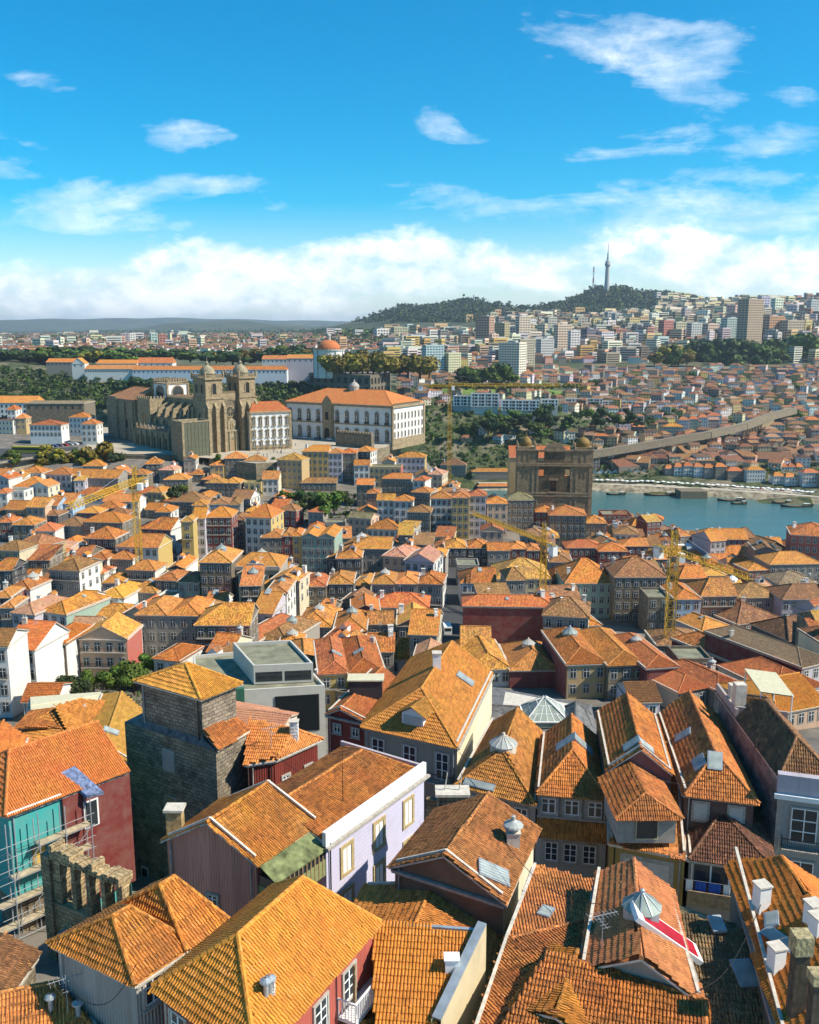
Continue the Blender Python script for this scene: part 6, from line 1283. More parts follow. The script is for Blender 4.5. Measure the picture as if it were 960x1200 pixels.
def stonework(r, fr, W_, D_, zb, ze, n, rows, winw, winh, side_n=0, band=()):
    mb = MB()
    for x in (0, W_): mb.box(x-.6, x+.6, -.25, .5, zb, ze, 0, fr)
    mb.box(W_-.5, W_+.25, D_-.6, D_+.3, zb, ze, 0, fr); mb.box(-.5, W_+.5, -.6, -.02, ze-1.0, ze-.1, 0, fr); mb.box(W_+.02, W_+.6, 0, D_, ze-1.0, ze-.1, 0, fr)
    for z in band: mb.box(0, W_, -.3, -.02, z, z+.5, 0, fr)
    mb.box(0, W_, -.2, -.01, zb, zb+4, 0, fr); part(mb, 'stone_trim', [DRS], r, ST1)
    for zi, z in enumerate(rows):
        for i in range(n):
            mb = MB(); x = W_*(i+.5)/n; w2 = winw/2; h = winh[zi] if isinstance(winh, (list, tuple)) else winh
            mb.box(x-w2-.45, x+w2+.45, -.22, -.02, z-.4, z+h+.5, 1, fr); mb.box(x-w2, x+w2, -.28, -.22, z, z+h, 0, fr); mb.box(x-.07, x+.07, -.32, -.28, z, z+h, 2, fr); mb.box(x-w2-.7, x+w2+.7, -.6, -.02, z-.7, z-.4, 1, fr)
            mb.box(x-w2-.6, x+w2+.6, -.5, -.02, z+h+.5, z+h+.8, 1, fr); mb.poly([fr @ Vector(v) for v in ((x-w2-.6,-.45,z+h+.8),(x+w2+.6,-.45,z+h+.8),(x,-.45,z+h+1.7))], 1)
            mb.build('window', [GLASS, DRS, WHT], r, ST2)
r['label'] = 'white chapter house with red tiled roof and stone corners right of the cathedral towers'
stonework(r, fr, 22, 16, 76, 97.8, 6, (79.2, 84.6, 90.6), 1.1, (2.2,2.6,3.4))
# bishop's palace
PW, PD, PZ = 74, 36, 98.6
r, fp, o3, fr, rf = blk(336, 512, PW, PD, -30, 74, PZ, 561, 'huge white baroque bishop palace with orange hipped roof and ornate stone windows', 'palace', rise=7.2, ridge=((.24,.5),(.78,.5)), color=WHC, wea=.08)
mb = MB()
for x in (0, PW*.37, PW*.46, PW): mb.box(x-.7, x+.7, -.35, -.02, 76, PZ, 0, fr)
mb.box(-.5, PW+.7, -.9, -.02, PZ-1.3, PZ-.1, 0, fr); mb.box(PW+.02, PW+.9, -.7, PD, PZ-1.3, PZ-.1, 0, fr); mb.box(0, PW, -.5, -.02, 86.9, 87.5, 0, fr); mb.box(PW+.02, PW+.4, 0, PD, 74, 80, 0, fr)
for y in (0, PD): mb.box(PW-.1, PW+.5, y-.8, y+.8, 74, PZ, 0, fr)
for i in range(44): mb.box(PW+.3, PW+.7, .3+i*.7, .55+i*.7, PZ+.1, PZ+1.2, 0, fr)
part(mb, 'stone_trim', [DRS], r, ST1)
for i in range(11):
    x = PW*(i+.5)/11
    if i == 4: continue
    for z, h in ((79.2, 4.0), (88.6, 4.4)):
        mb = MB(); mb.box(x-1.25, x+1.25, -.3, -.02, z-.6, z+h+.6, 1, fr); mb.box(x-.75, x+.75, -.36, -.30, z, z+h, 0, fr); mb.box(x-.08, x+.08, -.42, -.36, z, z+h, 2, fr); mb.box(x-.75, x+.75, -.42, -.36, z+h*.62, z+h*.62+.15, 2, fr)
        mb.poly([fr @ Vector((x-1.6,-.6,z+h+.6)), fr @ Vector((x+1.6,-.6,z+h+.6)), fr @ Vector((x+.8,-.6,z+h+1.7)), fr @ Vector((x,-.6,z+h+2.1)), fr @ Vector((x-.8,-.6,z+h+1.7))], 1); mb.box(x-1.6, x+1.6, -.75, -.02, z-1.0, z-.6, 1, fr)
        mb.box(x-1.5, x+1.5, -.85, -.8, z-.6, z+.3, 3, fr) if z > 80 else None
        mb.build('window', [GLASS, DRS, WHT, IRON], r, ST2)
mb = MB(); x = PW*4.5/11; mb.box(x-3.2, x+3.2, -1.0, -.02, 74, PZ+.3, 1, fr); mb.poly([fr @ Vector(v) for v in ((x-3.4,-1.0,PZ+.3),(x+3.4,-1.0,PZ+.3),(x+2.2,-1.0,PZ+2.2),(x,-1.0,PZ+4.4),(x-2.2,-1.0,PZ+2.2))], 1); mb.poly([fr @ Vector(v) for v in ((x-3.4,-.6,PZ+.3),(x-2.2,-.6,PZ+2.2),(x,-.6,PZ+4.4),(x+2.2,-.6,PZ+2.2),(x+3.4,-.6,PZ+.3))], 1)
arch(mb, fr @ Matrix.Translation((x,-1.0,77.2)), 3.6, 7.2, -.05, 0, .5, 1); mb.box(x-1.0, x+1.0, -1.15, -1.05, 89, 93.6, 0, fr); mb.build('portal', [IRON, DRS], r, ST1)
frs = fr @ Matrix.Translation((PW, 0, 0)) @ Matrix.Rotation(R(90), 4, 'Z')
for z, h in ((80.5, 3.2), (85.6, 3.0), (90.6, 3.6)):
    for i in range(9):
        mb = MB(); x = 2.4+(PD-4.8)*i/8; mb.box(x-.95, x+.95, -.25, -.02, z-.4, z+h+.5, 1, frs); mb.box(x-.55, x+.55, -.3, -.25, z, z+h, 0, frs); mb.build('window', [GLASS, CRM], r)
mb = MB(); q = (Vector((*fp[0],0))+Vector((*fp[1],0))+Vector((*fp[2],0))+Vector((*fp[3],0)))/4; mb.lathe((0,0,-2), [(2.8,0),(2.8,3.6),(3.1,3.8),(2.7,4.8),(1.6,6.0),(.5,6.6),(.5,7.3),(.05,8)], 12); mb.build('roof_cupola', [GRAN], rf[0][0], loc=Vector((q.x, q.y, PZ+7))-o3)
for s, t in ((.15,.5),(.5,.5),(.85,.5),(.3,.9),(.7,.9)): b = B4(fp, s, t); FOOT.append((b.x, b.y, 14))
# crenellated wall fragment before the palace
w0 = at_y(395, 520, 520); w1 = at_y(437, 520, 505)
mb = MB(); w0.z = w1.z = 74; mb.bar(w0+Vector((0,0,3.5)), w1+Vector((0,0,3.5)), 2.4, 0, 13); crenel(mb, w0+Vector((0,0,10.2)), w1+Vector((0,0,10.2)), 1.5, 1.0, .9, 2.0); o = mb.build('battlemented_wall', [STN], None, (.24,.20,.14)); tag(o, 'short dark battlemented stone wall in front of the palace', 'wall')
# cathedral square
sq = [at_z(x, y, 77.2) for x, y in ((246,537),(300,543),(352,540),(452,524),(470,512),(330,505),(230,520))]
mb = MB(); mb.poly(sq); m_ = simple('square_paving', (.40,.34,.25), .9, 0, .15, .15)
for i in range(len(sq)): a, b = sq[i], sq[(i+1) % len(sq)]; mb.poly([a-Vector((0,0,9)), b-Vector((0,0,9)), b, a], 1)
o = mb.build('paved_square', [m_, STN], None, (.3,.25,.17)); o['kind'] = 'structure'
mb = MB(); a, b, c_ = at_y(98,531,474), at_y(200,531,470), at_y(246,535,476)
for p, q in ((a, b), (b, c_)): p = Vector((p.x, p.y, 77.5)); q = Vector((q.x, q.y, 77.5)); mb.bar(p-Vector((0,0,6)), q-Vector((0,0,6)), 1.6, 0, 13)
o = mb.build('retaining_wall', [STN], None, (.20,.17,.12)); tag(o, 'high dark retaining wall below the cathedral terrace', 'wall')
mb = MB(); pl_ = [at_z(x, y, 77.4) for x, y in ((98,531),(200,533),(246,537),(225,505),(110,500))]; mb.poly(pl_); o = mb.build('terrace', [m_]); o['kind'] = 'structure'
# white arched public building
r, fp, o3, fr, rf = blk(272, 664, 13.6, 15, -2, 48, at_y(272,666,262).z, 262, 'grey stone public building with two rows of tall arched windows and twin roof lanterns', 'public_building', 'building', 'g', rise=2.8, ridge=((.32,.5),(.68,.5)), tint='o', feats='c', color=(.34,.31,.25))
ze_ = at_y(272,666,262).z
mb = MB()
for k in range(3):
    for i in range(3): arch(mb, fr @ Matrix.Translation((13.6*(i+.5)/3, 0, ze_-5.2-5.6*k)), 1.7, 3.6, -.06, 0, .3, 1)
    mb.box(-.2, 13.8, -.35, -.02, ze_-6.3-5.6*k, ze_-5.95-5.6*k, 1, fr)
mb.box(-.2, 13.8, -.5, -.02, ze_-.4, ze_+.7, 1, fr); mb.box(4.4, 9.2, -.45, .1, ze_+.7, ze_+1.5, 1, fr); mb.build('arched_window', [GLASS, GRAN], r)
# ------------------------------------------------------------------ church with gilded domes
cp = at_y(605, 598, 415); CB = cp.z-4
chh = empty('church', (cp.x, cp.y, CB), R(-4), 'brown stone church front with two gilded domes, pilasters and open bell arches', 'church')
CWt = 33.0; col_ = (.36,.26,.155)
mb = MB()
# wall built round its real openings
def wall_with_holes(mb, x0, x1, z0, z1, holes, y0, y1):
    xs = sorted({x0, x1, *[h[0] for h in holes], *[h[1] for h in holes]}); zs = sorted({z0, z1, *[h[2] for h in holes], *[h[3] for h in holes]})
    for i in range(len(xs)-1):
        run = None
        for j in range(len(zs)-1):
            cx, cz = (xs[i]+xs[i+1])/2, (zs[j]+zs[j+1])/2; hole = any(h[0] < cx < h[1] and h[2] < cz < h[3] for h in holes)
            if not hole: run = (run[0], zs[j+1]) if run else (zs[j], zs[j+1])
            if (hole or j == len(zs)-2) and run: mb.box(xs[i], xs[i+1], y0, y1, run[0], run[1]); run = None
hs_ = [(9.3,12.0,26.0,30.5),(9.6,12.0,19.5,22.6),(21.3,23.6,19.5,22.8),(14.8,17.6,12.6,17.8)]
wall_with_holes(mb, 0, CWt, -6, 24.5, hs_, 0, 2.4); wall_with_holes(mb, 8.4, 24.6, 24.5, 31.0, hs_+[(20.9,23.6,26.0,30.5)], 0, 1.6)
fb = part(mb, 'front', [DRS], chh, col_)
mb = MB()
for z, pr in ((2, .3), (10.5, .4), (11.6, .3), (24.2, .5), (25.0, .3)): mb.box(-.4, CWt+.4, -pr, -.02, z, z+.6)
mb.box(8.6, 24.4, -.5, -.02, 30.9, 31.5)
for x in (.2, 6.8, 8.8, 23.8, 26.0, 32.0): mb.box(x-.1, x+.8, -.16, -.03, -6, 24.2)
mb.poly([(11.5,-.3,31.5),(21.5,-.3,31.5),(19.5,-.3,34),(16.5,-.3,35.2),(13.5,-.3,34)]); mb.poly([(11.5,.6,31.5),(13.5,.6,34),(16.5,.6,35.2),(19.5,.6,34),(21.5,.6,31.5)]); mb.box(11.5,21.5,-.3,.6,31.4,31.6)
mb.box(14.2,18.2,-.5,-.04,17.8,18.6); mb.box(14.2,18.2,-.5,-.04,12.0,12.6)
part(mb, 'cornice_and_pilasters', [DRS], fb, (.40,.29,.18))
mb = MB(); mb.box(14.8, 17.6, .6, .8, 12.6, 17.8)
for x in (15.7, 16.7): mb.box(x-.06, x+.06, .5, .6, 12.6, 17.8)
for z in (14, 15.6): mb.box(14.8, 17.6, .5, .6, z-.06, z+.06)
part(mb, 'window', [GLASS], fb)
for tx, dr in ((-.3, 2.5), (24.9, 3.2)):
    mb = MB(); mb.box(tx, tx+8.6, .1, 8.0, -6, 31.0); mb.box(tx-.3, tx+8.9, -.3, 8.3, 31.0, 31.7); mb.box(tx+.2, tx+8.4, .3, 7.8, 31.7, 32.6); t = part(mb, 'bell_tower', [DRS], chh, col_)
    mb = MB(); arch(mb, Matrix.Translation((tx+4.3,.1,25.8)), 2.0, 4.6, -.05, 0, .4, 1); arch(mb, Matrix.Translation((tx+8.6,4,25.8)) @ Matrix.Rotation(R(90), 4, 'Z'), 2.0, 4.6, -.05, 0, .4, 1); arch(mb, Matrix.Translation((tx+4.3,.1,18.8)), 1.4, 3.2, -.05, 0, .3, 1); part(mb, 'bell_opening', [IRON, DRS], t, col_)
    mb = MB(); mb.lathe((tx+4.3,4.1,33.0), [(dr,-.6),(dr,.6),(dr*1.02,.7),(dr*.95,1.8),(dr*.72,2.9),(dr*.4,3.6),(.3,3.9),(.3,4.7),(.45,4.9),(.1,5.6),(.05,7.0)], 14); d_ = part(mb, 'dome', [GOLD], t)
    d_.data.polygons.foreach_set('use_smooth', [True]*len(d_.data.polygons))
    mb = MB()
    for x, y in ((tx+.4,.4),(tx+8.2,.4),(tx+8.2,7.6),(tx+.4,7.6)): mb.lathe((x,y,32.6), [(.4,0),(.35,1.0),(.5,1.1),(.1,2.4)], 6)
    part(mb, 'pinnacle', [DRS], t, col_)
mb = MB(); mb.box(6, 27, 8, 40, -20, 13); polys, lines, gab = roof_polys([(5,7.9),(28,7.9),(28,41),(5,41)], 13, ((.5,0),(.5,1)), 5)
part(mb, 'nave', [DRS], chh, col_)
mb = MB()
for p in polys: mb.poly(p, 0)
for g in gab: mb.poly(g[1:], 1)
part(mb, 'roof', [T_MID, DRS], chh, (.60,.17,.04,.1))
r, fp, o3, fr, _ = blk(598, 520, 30, 14, -2, 40, 78, 462, 'red-orange roofed block seen behind the bell arches of the church', 'house', 'house', 'o', rise=5, ridge=((0,.5),(1,.5)))
for s in (.2,.5,.8): FOOT.append((cp.x+CWt*s, cp.y+6, 9))
# ------------------------------------------------------------------ hill monastery over the gorge
Yp = 1000.; zt = at_y(385, 438, Yp).z
def cyl_bld(name, label, px, Y, r_, z0, prof, mats, cols):
    pass
pm = at_y(386, 437, Yp); mo_ = empty('monastery_church', (pm.x, pm.y, zt), 0, 'round white monastery church with an orange dome on the terrace beyond the gorge', 'church')
mb = MB(); mb.lathe((0,0,-4), [(16,0),(16,28),(17,28.3),(17,29.6),(16.4,29.6)], 28); dr_ = mb.build('drum', [PL], mo_, (.72,.70,.66))
mb = MB(); 
for i in range(10): t = 2*math.pi*i/10+.2; mb.bar((16.1*math.cos(t),16.1*math.sin(t),-4), (16.1*math.cos(t),16.1*math.sin(t),25), 1.2)
mb.lathe((0,0,24.6), [(16.2,0),(17.2,.4),(17.2,1.2),(16.2,1.2)], 28); mb.build('stone_trim', [GRAN], mo_)
mb = MB(); mb.lathe((0,0,25.6), [(12.2,0),(12.0,2.0),(10.6,5.0),(8,7.4),(4.5,9),(2.2,9.4)], 24); d_ = mb.build('dome', [T_MID], mo_, (.50,.15,.045,.2))
mb = MB(); mb.lathe((0,0,34.6), [(2.2,0),(2.2,4.5),(2.7,4.7),(2.2,6.2),(.8,7.6),(.3,8),(.1,11)], 10); mb.build('lantern', [GRAN], d_)
mb = MB()
ta, tb_, tc_ = at_y(362,441,1005), at_y(434,441,955), at_y(457,441,1000)
tw = empty('terrace_wall', (tb_.x, tb_.y, 60), 0, 'tall arcaded retaining terrace of dark stone under the round monastery church', 'wall'); o3 = Vector(tw.location)
zt2 = zt+.5; mb = MB()
P = [Vector((p.x, p.y, 0)) for p in (ta, tb_, tc_)]; P.append(P[2]+Vector((0,60,0))); P.append(P[0]+Vector((0,60,0)))
for i in range(5): a, b = P[i], P[(i+1) % 5]; mb.poly([a+Vector((0,0,55))-o3, b+Vector((0,0,55))-o3, b+Vector((0,0,zt2))-o3, a+Vector((0,0,zt2))-o3])
mb.poly([p+Vector((0,0,zt2))-o3 for p in P]); mb.build('masonry', [DRS], tw, (.20,.17,.13))
mb = MB()
for a, b, n in ((P[0], P[1], 9), (P[1], P[2], 6)):
    ang = math.atan2(b.y-a.y, b.x-a.x); L = (b-a).length
    for row in (0, 1):
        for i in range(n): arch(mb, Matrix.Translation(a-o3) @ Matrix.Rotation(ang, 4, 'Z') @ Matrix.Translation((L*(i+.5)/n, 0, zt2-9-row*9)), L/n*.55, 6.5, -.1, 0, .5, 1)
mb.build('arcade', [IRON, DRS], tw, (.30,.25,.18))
# long white monastery ranges
def longb(px0, px1, ye, yb, Y, dep, label, rise=4, wall='w', rot=0, n=12, tint='o', name='monastery_wing', catg='building', rows=1, ridge=((.03,.5),(.97,.5)), **kw):
    p = at_y(px0, ye, Y); q = at_y(px1, ye, Y); W_ = (q.x-p.x)/math.cos(R(rot)); zb = at_y(px0, yb, Y).z
    r, fp, o3, fr, rf = blk(px0, ye, W_, dep, rot, min(zb, ground(p.x, Y+dep/2))-6, p.z, Y, label, name, catg, wall, rise=rise, ridge=ridge, tint=tint, **kw)
    for k in range(rows):
        for i in range(n): mb = MB(); x = W_*(i+.5)/n; z = p.z-2.6-3.4*k; mb.box(x-.6, x+.6, -.12, -.02, z-.6, z+1.2, 0, fr); mb.build('window', [GLASS], r)
    return r
longb(99, 162, 432.5, 443, 1035, 14, 'long white monastery wing left of the cathedral choir, plain row of windows', n=22)
longb(155, 240, 433.5, 444, 1030, 14, 'white monastery wing with round pediments directly above the cathedral choir roof', n=16, color=(.55,.62,.68))
longb(238, 336, 433.5, 444, 1025, 14, 'white monastery wing running behind the cathedral towers', n=20, color=(.6,.64,.68))
longb(54, 92, 424.5, 431, 1080, 16, 'low grey monastery outbuilding at the left end of the white ranges', n=8, wall='g')
longb(113, 160, 426, 432, 1075, 16, 'orange roofed range behind the long white monastery wing, left half', n=6)
longb(160, 202, 425.5, 432, 1080, 18, 'red roofed range behind the white monastery wing, right half', n=6, tint='r', rise=6)
longb(84, 99, 426, 436, 1050, 14, 'small white monastery chapel with a gabled front at the cliff edge', n=2, ridge=((.5,0),(.5,1)), rise=6)
longb(307, 342, 421, 432, 1060, 14, 'orange roofed white monastery house left of the round church', n=7)
longb(336, 368, 420, 432, 1040, 14, 'lilac white monastery house touching the round church', n=5, wall='l')
# white building group behind the left edge of the old town
longb(-6, 42, 472, 492, 640, 16, 'long white building with orange roof at the left edge above the bus', n=9, rows=3, tint='o', rise=4, name='long_house', catg='building')
longb(30, 98, 473, 500, 600, 22, 'brown stone warehouse block with flat grey roof left of the cathedral choir', n=8, rows=1, wall='s', tint='g', rise=1, name='warehouse', catg='warehouse')
for e in ((34,498,38,2,10,-4,'w','H','','r'),(80,489,24,4,9,-8,'w','H','','o','w'),(95,497,18,3,9,-4,'w','H','','r','w'),(-8,492,24,6,11,-12,'c','H','','d','w'),(8,480,10,3,9,0,'w','H','','r'),(18,490,12,2,8,0,'o','H','','o')):
    y0 = 555 if e[1] < 493 else 520; q = at_y(e[0]+e[2]/2, e[1], y0)
    x, y, w, n, d, rot, wl, rf_, ft, ti = e[:10]; D = proj(q)[2]; W_ = w*D/F; a = R(rot); ux, uy = math.cos(a), math.sin(a)
    fp = [(q.x-ux*W_/2, q.y-uy*W_/2), (q.x+ux*W_/2, q.y+uy*W_/2)]; fp += [(fp[1][0]-uy*d, fp[1][1]+ux*d), (fp[0][0]-uy*d, fp[0][1]+ux*d)]
    house(fp, min(ground(*c) for c in fp)-3, q.z, ((.5,.35),(.5,.65)), 2.2, wl, ti, False, storeys=n, side=(e[10] if len(e) > 10 else None))
# ------------------------------------------------------------------ tower cranes
def lattice(mb, a, b, w, m=0, r=.09, tri=False):
    a = Vector(a); b = Vector(b); d = (b-a); L = d.length; d.normalize(); up = Vector((0,0,1)) if abs(d.z) < .9 else Vector((1,0,0)); x = d.cross(up).normalized(); y = x.cross(d).normalized()
    if y.z < 0: y = -y
    cs = [x*w/2+y*w/2*0, -x*w/2, y*w*.9] if tri else [x*w/2+y*w/2, -x*w/2+y*w/2, -x*w/2-y*w/2, x*w/2-y*w/2]
    n = max(2, int(L/(w*1.1)))
    for c in cs: mb.bar(a+c, b+c, r*1.6, m)
    for i in range(n):
        p, q = a+d*(L*i/n), a+d*(L*(i+1)/n)
        for k in range(len(cs)):
            c1, c2 = cs[k], cs[(k+1) % len(cs)]; mb.bar(p+c1, q+c2 if i % 2 else q+c2, r, m); mb.bar(p+c1, p+c2, r, m)
def crane(mx, my, Y, zt, zb, tip, ctr, label, w=1.5, jw=1.2):
    m = at_y(mx, my, Y); c = empty('tower_crane', (m.x, m.y, zb), 0, label, 'tower crane', 'tower cranes over the old town')
    H = zt-zb; mb = MB(); lattice(mb, (0,0,0), (0,0,H), w, 0, .10); mb.build('mast', [YEL], c)
    mb = MB(); lattice(mb, (0,0,H), (0,0,H+5.5), w*.6, 0, .09); mb.build('cathead', [YEL], c)
    t = Vector((tip[0]-m.x, tip[1]-m.y, H+tip[2])); d = Vector((t.x, t.y, 0)).normalized()
    mb = MB(); lattice(mb, (0,0,H), t, jw, 0, .09, True); mb.build('jib', [YEL], c)
    e = -d*ctr+Vector((0,0,H)); mb = MB(); lattice(mb, (0,0,H), e, jw*.8, 0, .09); mb.bar(e, e+d*3+Vector((0,0,.3)), 2.0, 1, .2); mb.build('counter_jib', [YEL, STEEL], c)
    mb = MB(); mb.bar(e+Vector((0,0,-1.2)), e+d*2.2+Vector((0,0,-1.2)), 1.4, 0, 2.6); mb.build('counterweight', [WHT], c)
    mb = MB(); mb.box(w*.5, w*.5+1.5, -1.0, .8, H-2.2, H-.1); mb.build('cab', [WHT], c)
    mb = MB(); mb.bar((0,0,H+5.3), t*.75+Vector((0,0,H*.25+1)) if False else Vector((t.x*.75, t.y*.75, H+tip[2]*.75+1)), .08); mb.bar((0,0,H+5.3), e+Vector((0,0,.3)), .08); mb.build('tie', [STEEL], c)
    return c
z1 = at_y(160,566,290).z; tp_ = at_z(80,597,z1); crane(160, 600, 290, z1, 56, (tp_.x, tp_.y, 0), 9, 'yellow tower crane on the left whose jib points towards the lower left', 1.7, 1.9)
z2 = at_y(527,452,480).z; crane(527, 500, 480, z2, 62, (at_y(655,450,478).x, 478, 0), 16, 'yellow tower crane right of the palace with a long level jib', 1.7, 1.3)
z3 = at_y(637,636,250).z; tp_ = at_z(553,602,z3); crane(637, 660, 250, z3, 54, (tp_.x, tp_.y, 0), 6, 'yellow tower crane with its jib crossing left in front of the church')
z4 = at_y(787,648,215).z; tp_ = at_z(880,680,z4); crane(787, 700, 215, z4, 52, (tp_.x, tp_.y, 0), 7, 'thick yellow tower crane on the right above the orange striped roofs', 2.0, 1.4)
# ------------------------------------------------------------------ trees
def leafcloud(mb, c, rx, rz, n, s, m=0, lobes=7, seed=0):
    rs = np.random.RandomState(seed); L = [(rs.normal(0, .45, 3)*[rx, rx, rz*.8], rs.uniform(.35, .62)) for _ in range(lobes)]
    V = []; k = len(mb.v); cnt = 0
    for i in range(n):
        o, r = L[rs.randint(lobes)]; d = rs.normal(0, 1, 3); d /= np.linalg.norm(d)+1e-6; rr = r*rs.uniform(.55, 1.08)
        p = np.array(c)+o+d*[rx*rr, rx*rr, rz*rr]
        a = rs.normal(0, 1, 3); a /= np.linalg.norm(a); b = np.cross(a, d+rs.normal(0, .5, 3)); nb = np.linalg.norm(b)
        if nb < .05: continue
        b /= nb; a = np.cross(b, d); a /= np.linalg.norm(a)+1e-6; q = s*rs.uniform(.6, 1.3); w = q*rs.uniform(.5, .9)
        base = len(mb.v); mb.v.extend([tuple(p-a*q), tuple(p+b*w), tuple(p+a*q), tuple(p-b*w)]); mb.f.append((base, base+1, base+2, base+3)); mb.m.append(m)
def tree_protos(kind, mat, n, s, k=3, h=7, rx=3.2, rz=2.6, lobes=8):
    out = []
    for i in range(k):
        mb = MB(); leafcloud(mb, (0,0,h-rz), rx, rz, n, s, 0, lobes, 100*i+n); cm = mb.mesh('crown', [mat])
        tb2 = MB(); tb2.tube((0,0,-.5), (.1,0,h*.5), rx*.09, rx*.05, 7)
        for q in range(4): t = q*1.6+i; tb2.tube((.05,0,h*.38), (rx*.5*math.cos(t), rx*.5*math.sin(t), h*.72), rx*.045, rx*.015, 5)
        out.append((cm, tb2.mesh('trunk', [BARK])))
    return out
TP = {'near': tree_protos('n', LEAF, 2600, .30), 'neard': tree_protos('nd', LEAFD, 2400, .30), 'mid': tree_protos('m', LEAF, 800, .6, 3, 7, 3.6, 3.4), 'midd': tree_protos('md', LEAFD, 800, .6, 3, 7, 3.6, 3.4), 'midy': tree_protos('my', LEAFY, 800, .6, 3, 7, 3.6, 3.1),
      'far': tree_protos('f', LEAF, 420, .9, 3, 7, 4, 3.6), 'fard': tree_protos('fd', LEAFD, 420, .9, 3, 7, 4, 3.6), 'fary': tree_protos('fy', LEAFY, 420, .9, 3, 7, 4, 3.6)}
TREES = []
def tree(px, pyb, hpx, kind, label=None, Y=None, wide=1.0, group=None, name='broadleaf_tree', zb=None):
    p = at_y(px, pyb, Y) if Y else march(px, pyb, 0, 60)
    if p is None: return
    D = proj(p)[2]; h = hpx*D/F; s = h/7.0; cm, tm = random.choice(TP[kind])
    o = empty(name, p if zb is None else (p.x, p.y, zb), random.uniform(0, 6.28), label, 'tree', group); o.scale = (s*wide, s*wide, s)
    put('crown', cm, o, (0,0,0)); put('trunk', tm, o, (0,0,0)); TREES.append((o, px, pyb-hpx/2, kind)); return o
for a in ((68,818,22,'neard'),(86,822,34,'neard'),(110,812,28,'near'),(122,806,20,'near'),(140,815,34,'near'),(158,812,40,'near'),(170,800,34,'near'),(77,808,16,'near'),(148,798,22,'neard')):
    p = march(a[0], a[1]+8, 0, 100); tree(a[0], a[1], a[2], a[3], None, p.y, 1.15)
# lawn under the garden trees
for a in ((355,598,16,'mid'),(368,602,20,'midd'),(380,604,26,'mid'),(392,600,24,'mid'),(352,590,16,'midd'),(342,588,14,'mid'),(368,588,14,'midd'),(395,590,16,'mid'),(410,592,12,'midd'),(362,640,10,'mid'),(300,582,12,'midd'),(318,545,10,'mid'),(255,542,10,'mid'),
          (110,552,30,'midy'),(122,550,32,'midy'),(98,546,18,'mid'),(20,545,14,'mid'),(46,546,12,'mid'),(318,560,12,'midd'),(205,585,16,'midd'),(215,578,12,'mid'),(500,600,10,'mid'),(330,585,10,'mid'),(500,640,8,'mid')):
    tree(a[0], a[1], a[2], a[3], None, {True: 468, False: None}[a[0] < 130 and a[1] > 545] or march(a[0], a[1]+4, 3, 150).y, 1.1)
for i in range(30): tree(random.uniform(-5, 135), random.uniform(538, 553), random.uniform(9,18), random.choice(('mid','midd','midy')), None, random.uniform(462,478), 1.3)
# terrace trees at the monastery and across the river
for i in range(11): tree(385+i*6.6, 440, 27+3*math.sin(i*2.), 'midy', None, 985, 1.0)
for a in ((478,441,28,'midy',1000,1.2),(492,442,30,'midy',995,1.2),(503,442,24,'midy',1000,1.1),(468,440,18,'mid',1010,1.1)): tree(*a[:4], None, a[4], a[5])
for i in range(16): tree(546+i*3.4+random.uniform(-2,2), 448+random.uniform(-2,2), random.uniform(12,22), random.choice(('midd','mid')), None, 1080+random.uniform(-20,40), 1.25)
for i in range(22): tree(505+i*8.3, 456+random.uniform(-1,1), 7, 'fary', None, 1020, 1.0, 'autumn trees lining the green terrace')
for i in range(30): tree(random.uniform(812, 925), random.uniform(415, 432), random.uniform(14,26), random.choice(('midd','mid','mid')), None, 1560+random.uniform(-60,120), 1.3)
for i in range(6): tree(random.uniform(925, 962), 420, random.uniform(20,30), 'mid', None, 1620, 1.3)
for i in range(10): tree(random.uniform(765, 812), random.uniform(418, 430), random.uniform(10,18), random.choice(('mid','midy')), None, 1500, 1.3)
for i in range(34): tree(random.uniform(628, 760), random.uniform(486, 503), random.uniform(8,15), random.choice(('midd','mid')), None, 925+random.uniform(-20,25), 1.3)
for i in range(30): tree(random.uniform(545, 640), random.uniform(488, 515), random.uniform(7,14), random.choice(('midd','mid')), None, 905+random.uniform(-20,25), 1.4)
for i in range(16): tree(random.uniform(630, 960), random.uniform(440, 500), random.uniform(6,11), random.choice(('fard','far')), None, None, 1.3)
for i in range(70): tree(random.uniform(-5, 372), random.uniform(419, 427), random.uniform(11,16), random.choice(('fard','fard','far','fary')), None, random.uniform(1180,1330), 1.8)
for i in range(6): tree(145+i*9, 460-random.uniform(0,6), 14, 'fard', None, 930, 1.3)
# ------------------------------------------------------------------ vegetation as stuff
def scrub(name, area, n, s0, s1, mats, seed=1, per=16, q=.33, cond=None):
    rs = random.Random(seed); mb = MB(); c = 0
    for _ in range(n):
        px, py = area(rs); p = march(px, py, 0, 150)
        if p is None or (cond and not cond(p)): continue
        s = rs.uniform(s0, s1); m = rs.randrange(len(mats)); leafcloud(mb, (p.x, p.y, p.z+s*.3), s, s*.7, per, s*q, m, 3, rs.randrange(99999)); c += 1
    o = mb.build(name, mats); o['kind'] = 'stuff'; return o
scrub('cliff_scrub', lambda r: (r.uniform(-10, 380), r.uniform(424, 478)), 2600, 2.2, 5.5, [LEAF, LEAFD, LEAFD], 3, 20, .36, lambda p: 860 < p.y < 1120)
scrub('riverside_scrub', lambda r: (r.uniform(480, 965), r.uniform(435, 560)), 2600, 1.5, 4, [LEAF, LEAFD], 4, 14, .4, lambda p: 840 < p.y < 1500)
scrub('wooded_hill', lambda r: (r.uniform(400, 830), r.uniform(337, 378)), 6500, 8, 19, [LEAFD, LEAF, LEAFD], 5, 12, .34, lambda p: p.y > 3000)
